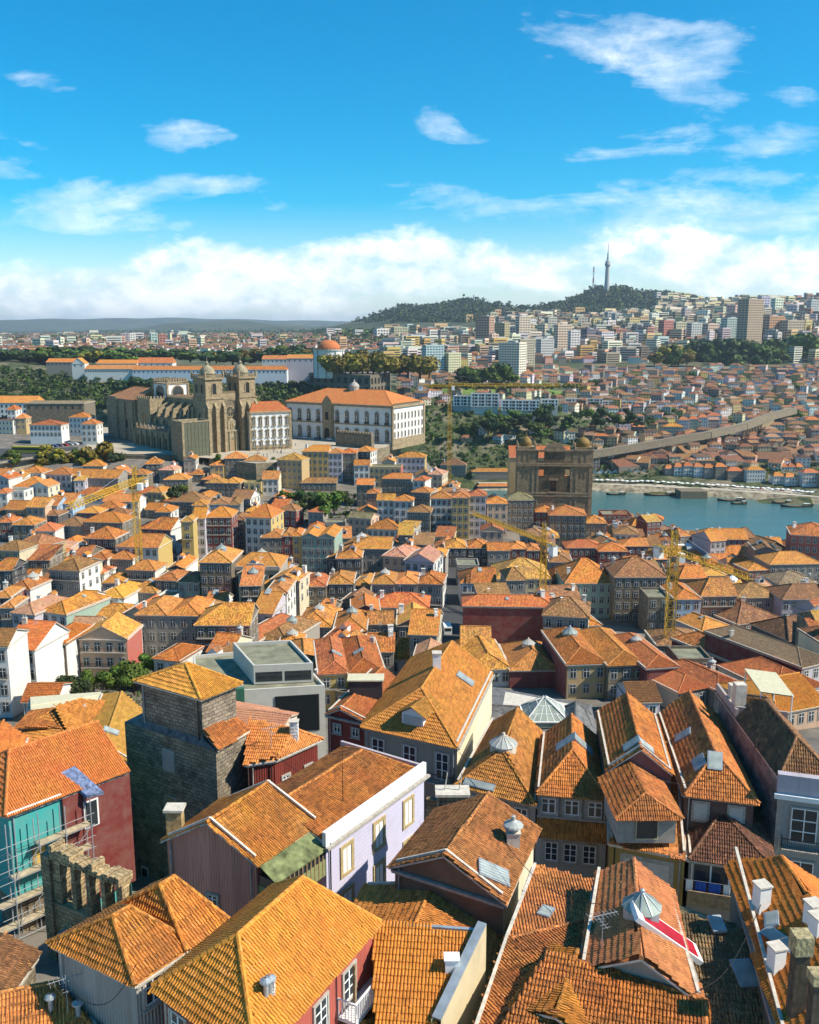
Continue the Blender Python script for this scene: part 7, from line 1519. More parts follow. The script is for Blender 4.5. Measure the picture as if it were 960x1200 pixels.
scrub('far_woodland', lambda r: (r.uniform(-10, 970), r.uniform(386, 420)), 1500, 5, 11, [LEAFD, LEAF], 6, 12, .42, lambda p: p.y > 1250)
scrub('plain_woodland', lambda r: (r.uniform(-10, 470), 388+abs(r.gauss(0, 7))), 2600, 7, 14, [LEAFD, LEAF], 16, 12, .40, lambda p: p.y > 1450)
scrub('valley_greenery', lambda r: (r.uniform(330, 420), r.uniform(578, 612)), 160, 1.2, 2.6, [LEAF, LEAFD], 7, 30, .2)
scrub('garden_shrubs', lambda r: (r.uniform(66, 172), r.uniform(795, 826)), 80, .8, 1.6, [LEAF, LEAFD], 8, 60, .14, lambda p: clear(p.x, p.y, -1))
# ------------------------------------------------------------------ broadcast tower and masts on the hill
hp = march(711, 343, 0, 2500) or at_y(711, 341, 4100); Yh = hp.y
bt = empty('broadcast_tower', (hp.x, Yh, hp.z-5), 0, 'tall concrete broadcast tower with a pod and antenna mast on the wooded hill', 'tower')
u_ = Yh/F; hh = 54*u_
mb = MB(); mb.lathe((0,0,0), [(3.6*u_,0),(2.6*u_,hh*.3),(2.2*u_,hh*.56)], 12); mb.build('shaft', [CONC], bt)
mb = MB(); mb.lathe((0,0,hh*.55), [(2.2*u_,0),(3.4*u_,2*u_),(3.4*u_,4*u_),(2.7*u_,5*u_),(2.7*u_,6.5*u_),(1.4*u_,7.5*u_),(1.2*u_,10*u_)], 12); mb.build('pod', [CONC], bt)
mb = MB(); mb.lathe((0,0,hh*.7), [(1.2*u_,0),(.9*u_,7*u_),(.5*u_,9*u_),(.3*u_,18*u_)], 8); mb.build('antenna', [ZINC], bt)
hp2 = march(695, 343, 0, 2500) or at_y(695,342,4100); lm = empty('lattice_mast', (hp2.x, hp2.y, hp2.z-3), 0, 'slim red and white lattice mast left of the broadcast tower', 'mast')
for k in range(5): mb = MB(); lattice(mb, (0,0,k*6*u_), (0,0,(k+1)*6*u_), (1.5-.2*k)*u_, 0, .25*u_); mb.build('mast_section', [WHT if k % 2 else REDP], lm)
for x, h in ((555, 10), (822, 8), (855, 9)):
    q = march(x, 356 if x == 555 else 350, 0, 2500)
    if q: lm = tag(MB().build('x', [STEEL]) if False else empty('lattice_mast', q, 0), {555: 'thin mast on the left shoulder of the wooded hill', 822: 'thin mast over the far city, left one on the right skyline', 855: 'thin mast over the far city, right one on the right skyline'}[x], 'mast'); mb = MB(); lattice(mb, (0,0,0), (0,0,h*q.y/F), .9*q.y/F, 0, .2*q.y/F); mb.build('mast_section', [STEEL], lm)
# ------------------------------------------------------------------ far apartment blocks
APC = {'w': (.62,.60,.56), 'c': (.52,.45,.33), 't': (.36,.26,.17), 'q': (.38,.44,.48), 's': (.36,.32,.25), 'm': (.34,.14,.09), 'y': (.50,.36,.16), 'k': (.10,.11,.13), 'o': (.45,.27,.13), 'p': (.52,.36,.30), 'g': (.34,.34,.34)}
APN = {'w': 'white', 'c': 'cream', 't': 'brown', 'q': 'blue grey', 's': 'beige', 'm': 'brick red', 'y': 'ochre', 'k': 'dark', 'o': 'orange brown', 'p': 'pink', 'g': 'grey'}
APTS = []; FGL = simple('far_window_glass', (.05,.055,.06), .5, 0, .5, .2)
def apt(px0, px1, yt, yb, c, rot=None, Y=None, redroof=False):
    rot = random.choice((-38,28,33,22)) if rot is None else rot
    p = at_y((px0+px1)/2, yb, Y) if Y else march((px0+px1)/2, yb, 0, 1100)
    if p is None: return
    D = proj(p)[2]; w = (px1-px0)*D/F; a = R(rot); asp = .55; Wd = w/(math.cos(a)+asp*abs(math.sin(a))); dp = Wd*asp; top = at_y((px0+px1)/2, yt, p.y).z; H = top-p.z
    if H < 4: return
    o = empty('apartment_block', (p.x, p.y, p.z), a, None, 'apartment block'); stp = max(3.1, 2.7*D/F); nf_ = max(2, int(H/stp)); fh = H/nf_
    mb = MB(); mb.box(-Wd/2+.3, Wd/2-.3, .3, dp-.3, -12, H-.2); mb.build('glazing', [FGL], o)
    mb = MB(); mb.box(-Wd/2, Wd/2, 0, dp, -12, .1)
    for k in range(nf_+1): mb.box(-Wd/2, Wd/2, 0, dp, k*fh-fh*.27, k*fh+fh*.27)
    pw = max(1.3, 1.1*D/F); n = max(2, int(Wd/(pw*3)))
    for i in range(n+1):
        x = -Wd/2+(Wd-pw)*i/n; mb.box(x, x+pw, -.05, .6, 0, H); mb.box(x, x+pw, dp-.6, dp+.05, 0, H)
    n = max(1, int(dp/(pw*4)))
    for i in range(n+1):
        y = (dp-pw)*i/n; mb.box(-Wd/2-.05, -Wd/2+.6, y, y+pw, 0, H); mb.box(Wd/2-.6, Wd/2+.05, y, y+pw, 0, H)
    mb.build('wall', [PL], o, tuple(min(.8, x*random.uniform(1.1,1.4)*w__) for x, w__ in zip(APC[c], (1.06,1.0,.9))))
    mb = MB()
    if redroof: polys, _, _ = roof_polys([(-Wd/2-.5,-.5),(Wd/2+.5,-.5),(Wd/2+.5,dp+.5),(-Wd/2-.5,dp+.5)], H+.6, ((.3,.5),(.7,.5)), 2.5); [mb.poly(q) for q in polys]; mb.build('roof', [T_MID], o, RT['r']+(.1,))
    else: mb.box(-Wd/2+.2, Wd/2-.2, .2, dp-.2, H+.6, H+.9); mb.box(-Wd*.15, Wd*.2, dp*.3, dp*.7, H+.9, H+3.4); mb.build('roof', [CONC], o)
    APTS.append((o, (px0+px1)/2, (yt+yb)/2, c, H, redroof))
for a in [(497,523,405,441,'q'),(523,543,414,441,'c'),(580,612,402,440,'w'),(604,619,404,438,'w'),(554,576,371,409,'t'),(572,594,379,404,'t'),(606,624,371,402,'c'),(606,630,398,430,'s'),(631,652,398,422,'q'),(651,672,381,414,'c'),(667,681,388,415,'w'),(684,705,386,405,'k'),(547,560,397,411,'o'),(492,518,385,398,'m'),(518,536,384,396,'q'),(536,550,386,398,'m'),
          (735,752,373,390,'y'),(774,792,376,400,'m'),(807,825,379,399,'q'),(848,872,373,398,'q'),(868,899,351,404,'t'),(897,922,371,398,'o'),(918,946,376,398,'s'),(940,954,376,395,'y'),(702,722,389,405,'w'),(720,736,386,396,'m'),(752,764,381,396,'s'),(826,846,380,396,'p'),(790,806,378,394,'c'),(748,762,371,384,'o'),(905,920,350,372,'w'),(890,904,348,366,'q'),(920,934,358,374,'q'),(936,950,362,378,'m'),
          (460,480,384,396,'s'),(440,458,386,396,'w'),(640,655,372,392,'g'),(628,640,380,396,'c'),(592,606,384,402,'g'),(575,586,392,410,'c'),(676,690,372,388,'s'),(694,706,374,388,'y'),(710,724,376,388,'w'),(762,774,368,382,'w'),(778,788,364,376,'s'),(800,812,362,378,'g'),(815,830,364,378,'w'),(835,848,360,376,'c'),(850,862,358,374,'p'),(947,962,352,372,'q'),
          (143,152,391,402,'g'),(152,160,391,402,'w'),(177,186,391,403,'q'),(186,196,392,404,'m'),(196,201,391,403,'c'),(64,74,396,405,'w'),(215,222,393,402,'c'),(95,104,397,406,'p')]:
    apt(*a, redroof=(a[0] in (702, 735)))
for i in range(95): x = random.uniform(545, 955); y = random.uniform(372, 402); w_ = random.uniform(7, 15); apt(x, x+w_, y-random.uniform(6, 13), y, random.choice('wcsgtwsco'), None)
# ------------------------------------------------------------------ everything beyond the first 300 houses: one object
def attr_mat(src, name):
    m = src.copy(); m.name = name; t = m.node_tree; oi = [n for n in t.nodes if n.type == 'OBJECT_INFO'][0]; at = t.nodes.new('ShaderNodeAttribute'); at.attribute_name = 'tint'
    for l in list(t.links):
        if l.from_node == oi:
            to = l.to_socket; nm = l.from_socket.name; t.links.remove(l)
            if nm == 'Color': t.links.new(at.outputs['Color'], to)
            elif nm == 'Alpha': t.links.new(at.outputs['Alpha'], to)
    return m
T_ATT = attr_mat(T_MID, 'far_roofing'); P_ATT = attr_mat(PL, 'far_plaster')
FB = MB(); FC = []     # far houses: geometry and one colour per face
def fpoly(pts, m, c): FB.poly(pts, m); FC.append(c if len(c) == 4 else tuple(c)+(1,))
def farhouse(p, W_, d, st, rot, wall, tint, flat=False, h=None, wins=True):
    he = h or st*3.1+.5; a = R(rot); ux, uy = math.cos(a), math.sin(a); zb = p.z-2.5; ze = p.z+he
    fp = [(p.x-ux*W_/2, p.y-uy*W_/2), (p.x+ux*W_/2, p.y+uy*W_/2)]; fp += [(fp[1][0]-uy*d, fp[1][1]+ux*d), (fp[0][0]-uy*d, fp[0][1]+ux*d)]
    c = wall
    for i in range(4): A, B_ = fp[i], fp[(i+1) % 4]; fpoly([(A[0],A[1],zb),(B_[0],B_[1],zb),(B_[0],B_[1],ze),(A[0],A[1],ze)], 1, c)
    if flat: fpoly([(q[0],q[1],ze) for q in fp], 1, (.3,.29,.27))
    else:
        rd = ((.28,.5),(.72,.5)) if W_ > d else ((.5,.28),(.5,.72))
        if random.random() < .35: rd = ((0,.5),(1,.5))
        polys, _, gab = roof_polys(expand(fp, .4), ze, rd, min(W_, d)*.24)
        for q in polys: fpoly(q, 0, tint)
        for g in gab: fpoly(g[1:], 1, c)
    if flat and not wins:
        for (A, B_), L in (((fp[0], fp[1]), W_), ((fp[1], fp[2]), d), ((fp[3], fp[0]), d)):
            A = Vector(A); B_ = Vector(B_); dd = (B_-A).normalized(); nr = Vector((dd.y, -dd.x))*.3; A2 = A+nr+dd*L*.06; B2 = A+nr+dd*L*.94; stp = max(3.2, 2.6*p.y/F); k = 1
            while zb+2.5+stp*k < ze-.5:
                z = zb+2.5+stp*(k-.55); fpoly([(A2.x,A2.y,z),(B2.x,B2.y,z),(B2.x,B2.y,z+stp*.42),(A2.x,A2.y,z+stp*.42)], 2, (0,0,0)); k += 1
    if wins:
        for (A, B_), L in (((fp[0], fp[1]), W_), ((fp[1], fp[2]), d)):
            n = max(1, int(L/2.8)); A = Vector(A); B_ = Vector(B_); dd = (B_-A).normalized(); nr = Vector((dd.y, -dd.x))*.06
            for k in range(st):
                for i in range(n):
                    q = A+dd*(L*(i+.5)/n)+nr; z = ze-2.3-3.1*k
                    fpoly([(q.x-dd.x*.5,q.y-dd.y*.5,z),(q.x+dd.x*.5,q.y+dd.y*.5,z),(q.x+dd.x*.5,q.y+dd.y*.5,z+1.5),(q.x-dd.x*.5,q.y-dd.y*.5,z+1.5)], 2, (0,0,0))
def fartint(k):
    c = rtint(k, random.uniform(.2,.8)); g = sum(c[:3])/3; f = random.uniform(.5,.85); return tuple((x*.8+g*.2)*f for x in c[:3])+(c[3],)
def green_zone(px, py):
    return (py < 371 and px < 770) or (545 < px < 712 and 484 < py < 508) or (800 < px < 930 and 400 < py < 433) or (500 < px < 665 and 449 < py < 464) or (615 < px < 960 and 426 < py < 434) or (470 < px < 545 and py > 480) or (py < 384 and px < 560)
def gfill(area, n, sz, st, palette, tints='orrbop', dens=1.0, cond=None, ysc=1, flat=0.0):
    c = 0; cells = {}
    for _ in range(n):
        px, py = area()
        if green_zone(px, py): continue
        p = march(px, py, 0, 560)
        if p is None or (cond and not cond(p)): continue
        W_ = random.uniform(*sz)*(1.0+max(0, (p.y-1500)/4000)); r = W_*dens; key = (int(p.x//12), int(p.y//12)); ok = True
        for i in range(-2, 3):
            for j in range(-2, 3):
                for (a, b, rr) in cells.get((key[0]+i, key[1]+j), ()):
                    if (a-p.x)**2+((b-p.y)*.8)**2 < ((rr+r)*.55)**2: ok = False
        if not ok: continue
        cells.setdefault(key, []).append((p.x, p.y, r)); k = random.choice(palette); cc = WC.get(k, (.5,.5,.5)); cc = tuple(min(.8, x*random.uniform(.85,1.1)) for x in cc)
        if random.random() < flat: farhouse(p, W_*random.uniform(1, 1.8), random.uniform(10, 16), 1, random.choice((-35,20,28,33)), tuple(min(.8, x*y_) for x, y_ in zip(cc, (1.15,1.05,.9))), (0,0,0,0), True, random.uniform(9, 30), False)
        else: farhouse(p, W_, random.uniform(8, 12), random.choice(st), random.choice((-35,-20,-10,0,12,25)), cc, fartint(random.choice(tints)), wins=p.y < 1500)
        c += 1
    print('gfill', c)
gfill(lambda: (random.uniform(470, 965), random.uniform(434, 520)), 9000, (8, 15), (1,2,2,3), 'wwwcgplsyo', 'oorrbp', 1.15, lambda p: 850 < p.y < 1520)
gfill(lambda: (random.uniform(690, 965), random.uniform(515, 552)), 2500, (9, 15), (2,2,3), 'wcgsp', 'bbdor', 1.1, lambda p: 805 < p.y < 950)
gfill(lambda: (random.uniform(455, 965), random.uniform(388, 432)), 7000, (11, 22), (1,2,3,4), 'wwwcgplsyq', 'oorrrp', 1.1, lambda p: p.y > 1150, 1, .4)
gfill(lambda: (random.uniform(590, 965), random.uniform(350, 392)), 9000, (13, 22), (2,3,4,5), 'wwccgsgstc', 'orrrbp', 1.0, lambda p: 2000 < p.y < 3900, 1, .8)
gfill(lambda: (random.uniform(-10, 460), random.uniform(391, 412)), 6000, (11, 20), (1,1,2), 'wwwcpls', 'rrorpo', 1.3, lambda p: p.y > 1450, 1, .04)
# ------------------------------------------------------------------ riverside row, lodges and white buildings: things
def gb(px0, px1, ye, st, wall, tint='o', dep=10, Y=None, rot=0, label=None, name='riverside_house', catg='riverside house', ridge=((.3,.5),(.7,.5)), rise=2.6, grp=None, n=None, flat=False, nroof=1, color=None):
    h = st*3.1+.6; p = at_y((px0+px1)/2, ye, Y) if Y else march((px0+px1)/2, ye, h, 700)
    if p is None: return
    D = proj(p)[2]; W_ = (px1-px0)*D/F; a = R(rot); ux, uy = math.cos(a), math.sin(a)
    fp = [(p.x-ux*W_/2, p.y-uy*W_/2), (p.x+ux*W_/2, p.y+uy*W_/2)]; fp += [(fp[1][0]-uy*dep, fp[1][1]+ux*dep), (fp[0][0]-uy*dep, fp[0][1]+ux*dep)]
    return house(fp, min(p.z-h, min(ground(*c) for c in fp))-2, p.z, ridge, rise, wall, tint, False, wins=None, swins=False, storeys=st, label=label, name=name, cat=catg, group=grp, flat=flat, nroof=nroof, color=color, cornice=False)
QYf = lambda px: float(np.interp(px, [690, 760, 830, 900, 960], [860, 850, 834, 812, 792]))
x = 780
for w_, y_, st, wl, ti in ((11,549,4,'g','r'),(11,547,4,'w','r'),(12,546,5,'w','r'),(12,547,5,'q','r'),(13,548,4,'g','o'),(14,547,4,'s','o'),(20,552,3,'s','r'),(3,0,0,'',''),(22,551,3,'w','o'),(9,0,0,'',''),(14,558,2,'w','o'),(15,559,2,'w','o'),(6,0,0,'',''),(20,554,3,'w','r'),(20,556,2,'g','b')):
    if st: gb(x, x+w_-.5, y_, st, wl, ti, 12, QYf(x))
    x += w_
for i in range(4): gb(907+i*9, 915+i*9, 547, 3, 'wlwc'[i], 'r', 10, 850)
for i in range(8): gb(692+i*8.4, 700.4+i*8.4, 553.5, 2, 'w', 'b', 26, 858, 0, None, 'river_lodge', 'lodge', ((.5,0),(.5,.8)), 3.0)
gb(760, 775, 552, 3, 'o', 'b', 30, 856, 0, None, 'river_lodge', 'lodge', ((.5,0),(.5,1)), 4)
for k, (x0, x1, y_) in enumerate(((695,760,541),(722,775,546),(735,782,536),(800,838,540),(828,862,536),(850,880,541),(868,905,534),(890,930,538),(915,962,531),(800,850,530),(700,760,534),(935,962,541))):
    gb(x0, x1, y_, 1, 's', 'd' if k % 3 else 'b', 26, None, random.choice((-6,0,-25,20)), None, 'river_lodge', 'lodge', ((0,.5),(1,.5)), 5, nroof=1)
for k in range(6): gb(868+k*12-k*3, 880+k*12-k*3, 526-k, 1, 's', 'd', 34, None, 28, None, 'river_lodge', 'lodge', ((.5,0),(.5,1)), 3.6)
# coloured row and white terraces on the slope
for x0, x1, y_, st, wl, ti in ((796,808,492,4,'q','r'),(808,819,491,4,'n','r'),(819,830,489,4,'q','r'),(830,846,487,4,'w','r'),(778,801,500,3,'c','o'),(742,756,500,3,'s','r'),(735,750,497,2,'r','r'),(692,715,511,2,'g','r'),(715,737,511,2,'p','r'),(899,918,507,3,'l','b'),(898,915,512,3,'w','p'),(925,948,497,3,'y','b'),(945,962,492,3,'y','r')):
    gb(x0, x1, y_, st, wl, ti, 11, None, -8)
def whitebox(px0, px1, yt, st, label, Y=960, dep=9, rot=-6, col=(.66,.61,.53)):
    n = max(1, round((px1-px0)/14)) if px1-px0 > 30 else 1; r, ro, o3 = gb(px0, px1, yt, st, 'w', 'o', dep, Y, rot, label, 'white_terrace_building', 'building', flat=True, color=col)
    p = at_y((px0+px1)/2, yt, Y) if Y else march((px0+px1)/2, yt, st*3.1+.6, 700); D = proj(p)[2]; W_ = (px1-px0)*D/F; a = R(rot); fr = Matrix.Translation(Vector((p.x, p.y, p.z))-o3) @ Matrix.Rotation(a, 4, 'Z'); mb = MB()
    for k in range(st): mb.box(-W_/2+1, W_/2-1, -.5, -.05, -2.9-3.2*k, -1.1-3.2*k, 0, fr)
    for k in range(st+1): mb.box(-W_/2-.2, W_/2+.2, -1.6, -.5, -.5-3.2*k, .1-3.2*k, 1, fr)
    m_ = int(W_/3.4)
    for i in range(m_+1): x = -W_/2+(W_-.6)*i/m_; mb.box(x, x+(.6 if i % 2 else 1.6), -1.5, -.5, -3.2*st, -.5, 1, fr)
    mb.build('balconies', [GLASS, WHT], r)
    return r
whitebox(531, 560, 464, 3, 'grey modern block with a dark glazed end, leftmost of the white buildings over the river', 960, 18, -15, (.40,.42,.43))
whitebox(552, 584, 461, 4, 'white modern block with square openings below the green terrace', 955)
whitebox(588, 632, 469, 3, 'stepped white modern building with long balconies over the wooded slope', 945)
whitebox(634, 654, 468, 2, 'low white house directly right of the stepped white building', 950)
whitebox(654, 674, 467, 2, 'low white house with warm roof terrace between the white blocks', None)
whitebox(674, 706, 467, 3, 'long white many-windowed building below the city slope, left part', None)
whitebox(706, 778, 470, 2, 'long white many-windowed building below the city slope, right part', None)
# merge step
def finish_far():
    me_ = bpy.data.meshes.new('distant_houses')
    return me_
# ------------------------------------------------------------------ roads, walls and viaducts over the river
mb = MB(); P = [at_y(x, y, Y) for x, y, Y in ((640,536,840),(693,529,868),(760,518,890),(830,506,915),(872,496,945),(905,484,985),(930,478,1010))]
for a, b in zip(P[:-1], P[1:]): mb.bar(a+Vector((0,0,-3)), b+Vector((0,0,-3)), 9, 0, 6); mb.bar(a+Vector((0,-4.4,.4)), b+Vector((0,-4.4,.4)), .5, 0, .9)
rw = mb.build('hillside_road_wall', [DRS], None, (.30,.25,.18)); tag(rw, 'long stone retaining wall carrying a road up the far bank', 'wall')
vd = empty('arched_viaduct', P[4], 0, 'stone viaduct with tall narrow arches where the hillside road climbs', 'viaduct'); o3 = Vector(P[4])
mb = MB(); mb2 = MB(); a, b = P[4]-o3, P[5]-o3; d_ = (b-a); L = d_.length; ang = math.atan2(d_.y, d_.x)
mb.poly([a+Vector((-1,-4.7,0)), a+Vector((-1,-4.7,-26)), b+Vector((1,-4.7,-26)), b+Vector((1,-4.7,0))])
for i in range(10): q = a+d_*((i+.5)/10)+Vector((0,-4.75,-17)); arch(mb2, Matrix.Translation(q) @ Matrix.Rotation(ang, 4, 'Z'), L/10*.6, 14, -.1, 0, .3, 1)
mb.build('masonry', [DRS], vd, (.40,.30,.18)); mb2.build('arch', [IRON, DRS], vd, (.42,.33,.2))
mb = MB(); P = [at_y(x, y, 1480) for x, y in ((612,431.5),(760,431),(846,430.5),(962,433))]
for a, b in zip(P[:-1], P[1:]): mb.bar(a+Vector((0,0,-1.5)), b+Vector((0,0,-1.5)), 12, 0, 3.4)
o = mb.build('motorway_deck', [CONC]); tag(o, 'pale level viaduct deck crossing the far bank below the trees', 'viaduct')
for i in range(9): q = at_y(893+i*8.5, 433, 1482); mb = MB(); mb.box(-1.2,1.2,-4,4,-34,-3); o = mb.build('viaduct_pier', [CONC], None, loc=(q.x,q.y,q.z)); tag(o, 'pale viaduct pier under the right end of the level deck', 'pier', 'piers under the level viaduct')
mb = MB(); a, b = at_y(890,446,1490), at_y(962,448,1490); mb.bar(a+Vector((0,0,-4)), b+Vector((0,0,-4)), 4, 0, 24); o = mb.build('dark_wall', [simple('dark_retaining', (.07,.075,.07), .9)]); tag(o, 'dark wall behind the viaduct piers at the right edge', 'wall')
# lawn terrace: a sheet laid on the slope
mb = MB(); cols_ = []
for i in range(25):
    px = 497+i*7; lo_ = 464.5-abs(i-10)*.15; hi_ = 455.5+(.0 if i < 20 else (i-20)*1.0); r_ = []
    for j in range(5): q = march(px, lo_+(hi_-lo_)*j/4, .5, 900); r_.append(q)
    cols_.append(r_)
for a, b in zip(cols_[:-1], cols_[1:]):
    for j in range(4): mb.poly([a[j], b[j], b[j+1], a[j+1]])
o = mb.build('lawn', [simple('short_grass', (.11,.17,.03), .9, 0, .4, .05)]); o['kind'] = 'structure'
# quay
mb = MB(); P = [at_y(x, 585, Y) for x, Y in ((560,838),(690,834),(760,820),(830,803),(900,783),(985,757),(1100,725))]
for a, b in zip(P[:-1], P[1:]):
    for z, w_, m_, h in ((4.9, 14, 0, .3), ):
        mb.poly([(a.x,a.y-6,5.3),(b.x,b.y-6,5.3),(b.x,b.y+34,5.4),(a.x,a.y+34,5.4)], 1); mb.poly([(a.x,a.y-14,-1),(b.x,b.y-14,-1),(b.x,b.y-6,5.3),(a.x,a.y-6,5.3)], 0)
o = mb.build('quay', [simple('rock_armour', (.34,.27,.17), .95, 0, .6, .25, .4), simple('quay_paving', (.42,.36,.27), .9, 0, .2, .1)]); o['kind'] = 'structure'
q = at_z(797, 584, 0); q2 = at_z(828, 584, 0); mb = MB(); mb.box(q.x, q2.x, q.y-2, q.y+16, -1, 6.2); o = mb.build('stone_pier', [DRS], None, (.22,.18,.12)); tag(o, 'dark rectangular stone pier jutting into the river', 'pier')
# parked cars and parasols on the quay
def car_meshes():
    b = MB(); b.box(-.85,.85,-2.1,2.1,.35,.95,0); b.box(-.72,.72,-1.1,1.3,.95,1.5,0)
    g = MB(); g.box(-.74,.74,-1.0,1.2,1.0,1.4,0); g.box(-.6,.6,-1.15,1.35,1.0,1.38,0)
    wh = MB(); wh.tube((-.1,0,0), (.1,0,0), .33, .33, 10)
    return b.mesh('body', [simple('car_paint', (.6,.6,.6), .3)]), g.mesh('windows', [GLASS]), wh.mesh('wheel', [IRON])
CB_, CG_, CW_ = car_meshes()
nt_ = NT(bpy.data.materials['car_paint']); oi_ = nt_.node('ShaderNodeObjectInfo'); nt_.l.new(oi_.outputs['Color'], nt_.n['Principled BSDF'].inputs['Base Color'])
CC = {'white': (.7,.7,.7), 'silver': (.4,.42,.44), 'black': (.03,.03,.03), 'red': (.35,.03,.02), 'blue': (.05,.1,.25), 'grey': (.15,.15,.16)}
def car(p, rz, cname, label, group):
    o = empty('parked_car', p, rz, label, 'car', group); put('body', CB_, o, (0,0,0), color=CC[cname]); put('windows', CG_, o, (0,0,0))
    for sx in (-.8,.8):
        for sy in (-1.3,1.3): put('wheel', CW_, o, (sx,sy,.33))
for i in range(46):
    x = 700+i*5.7+random.uniform(-1,1); cn = random.choice(list(CC)); Yq = QYf(x)-16; q = at_y(x, 560, Yq+random.choice((0,6)))
    car((q.x, q.y, 5.42), R(random.choice((0,90,80))), cn, f'tiny {cn} car parked on the far river quay', f'{cn} cars on the far quay')
def para_mesh():
    a = MB(); a.lathe((0,0,0), [(2.2,2.4),(2.1,2.5),(.05,3.2)], 8); b = MB(); b.tube((0,0,0), (0,0,2.9), .05, .05, 6); return a.mesh('canopy', [WHT]), b.mesh('pole', [STEEL])
PC, PP = para_mesh()
for i in range(44):
    x = 700+i*5.9+random.uniform(-1,1); Yq = QYf(x)-24; q = at_y(x, 560, Yq+random.uniform(-2,4)); o = empty('parasol', (q.x, q.y, 5.42), 0, 'white café parasol in the row along the far river quay', 'parasol', 'white parasols along the far quay'); put('canopy', PC, o, (0,0,0)); put('pole', PP, o, (0,0,0))
# boats
def boat(px, py, Lpx, label, rot=0):
    p = at_z(px, py, 0.1); L = Lpx*proj(p)[2]/F; o = empty('river_boat', p, R(rot), label, 'boat')
    mb = MB(); n = 12; R_ = []
    for i in range(n+1):
        t = i/n*2-1; w_ = (1-abs(t)**2.4)*L*.085+.05; zt_ = .9+1.6*abs(t)**3; R_.append([(t*L/2,-w_,zt_),(t*L/2*.94,-w_*.6,-.3),(t*L/2*.94,w_*.6,-.3),(t*L/2,w_,zt_)])
    for a, b in zip(R_[:-1], R_[1:]):
        for k in range(3): mb.poly([a[k], b[k], b[k+1], a[k+1]])
    h_ = mb.build('hull', [simple('dark_hull', (.035,.028,.022), .6) if 'dark_hull' not in bpy.data.materials else bpy.data.materials['dark_hull']], o)
    mb = MB(); [mb.poly([(a[0][0],a[0][1]*.95,.75),(b[0][0],b[0][1]*.95,.75),(b[3][0],b[3][1]*.95,.75),(a[3][0],a[3][1]*.95,.75)]) for a, b in zip(R_[1:-2], R_[2:-1])]; mb.build('deck', [WOOD], o)
    mb = MB()
    for k in range(7): mb.tube((-L*.28+k*L*.07,0,1.1), (-L*.28+k*L*.07+1.1,0,1.1), .45, .45, 8)
    mb.build('barrels', [WOOD], o); mb = MB(); mb.box(L*.2,L*.36,-1,1,.75,2.7); mb.box(L*.19,L*.37,-1.1,1.1,2.7,2.85,1); mb.build('cabin', [WOOD, WHT], o)
    mb = MB(); mb.tube((0,0,.6), (0,0,7), .12, .06, 6); mb.build('mast', [WOOD], o)
boat(774, 580.5, 40, 'dark wooden cargo boat moored left of the stone pier'); boat(857, 587, 34, 'dark wooden boat with pale deck load right of the stone pier'); boat(917, 590, 26, 'dark wooden boat behind the longer one at the right'); boat(934, 594, 40, 'long dark boat with orange trim nearest the right edge'); boat(722, 580, 24, 'small green boat at the left end of the visible river')
boat(866, 591, 20, 'small skiff tied in front of the boat with pale deck load')
# van and cars in the street
p = march(524, 742, 0, 100); o = empty('delivery_van', p, R(4), 'white delivery van driving down the narrow shaded street', 'van')
mb = MB(); mb.box(-1,1,-2.6,1.6,.4,2.4); mb.box(-1,1,1.6,2.7,.4,1.5); mb.poly([(-1,1.6,2.3),(1,1.6,2.3),(1,2.2,1.5),(-1,2.2,1.5)]); mb.build('body', [WHT], o); mb = MB(); mb.box(-.8,.8,-2.64,-2.6,1.4,2.1); mb.build('rear_window', [GLASS], o)
for sx in (-.9,.9):
    for sy in (-1.7,1.7): put('wheel', CW_, o, (sx,sy,.35))
mb = MB(); P = [march(x, y, 0.02, 80) for x, y in ((532,790),(528,760),(527,730),(527,705),(528,685),(530,665),(531,650))]
for a, b in zip(P[:-1], P[1:]): mb.poly([(a.x-4,a.y,ground(a.x-4,a.y)+.12),(a.x+4,a.y,ground(a.x+4,a.y)+.12),(b.x+4,b.y,ground(b.x+4,b.y)+.12),(b.x-4,b.y,ground(b.x-4,b.y)+.12)])
o = mb.build('street', [simple('asphalt', (.055,.055,.055), .9)]); o['kind'] = 'structure'
# bus and car park at the left
q = at_y(34, 533, 500); zb = ground(q.x, q.y)
mb = MB(); P = [at_z(x, y, zb+.25) for x, y in ((-20,548),(90,530),(96,512),(-20,520))]; mb.poly(P); o = mb.build('upper_street', [bpy.data.materials['asphalt']]); o['kind'] = 'structure'
bs = at_z(33, 531, zb+.3); o = empty('coach', bs, R(80), 'yellow coach parked on the upper street at the left', 'bus')
mb = MB(); mb.box(-1.25,1.25,-8.5,8.5,.5,3.6); mb.build('body', [simple('coach_yellow', (.62,.46,.02), .35)], o); mb = MB(); mb.box(-1.28,1.28,-8.2,8.2,1.7,2.9); mb.build('windows', [GLASS], o)
for sx in (-1.15,1.15):
    for sy in (-5.5,5.5): put('wheel', CW_, o, (sx,sy,.5), sc=(1.4,1.5,1.5))
for i, cn in enumerate(('white','silver','blue','grey','red','silver','white')):
    q = at_z(52+i*6, 525-i*.6, zb+.3); car(q, R(70), cn, f'{["first","second","third","fourth","fifth","sixth","seventh"][i]} car from the coach in the row below the white houses, {cn}', 'cars near the coach')
for i, (x, y, cn) in enumerate(((316,516,'black'),(338,515,'grey'),(347,514,'silver'),(356,514,'white'),(372,515,'blue'),(386,516,'white'))):
    q = at_z(x, y, 77.25); car(q, R(60), cn, f'{cn} car parked before the palace, {["first","second","third","fourth","fifth","sixth"][i]} from the left', 'cars before the palace')
mb = MB(); a, b = at_z(-20,546,zb+.2), at_z(88,529,zb+.2)
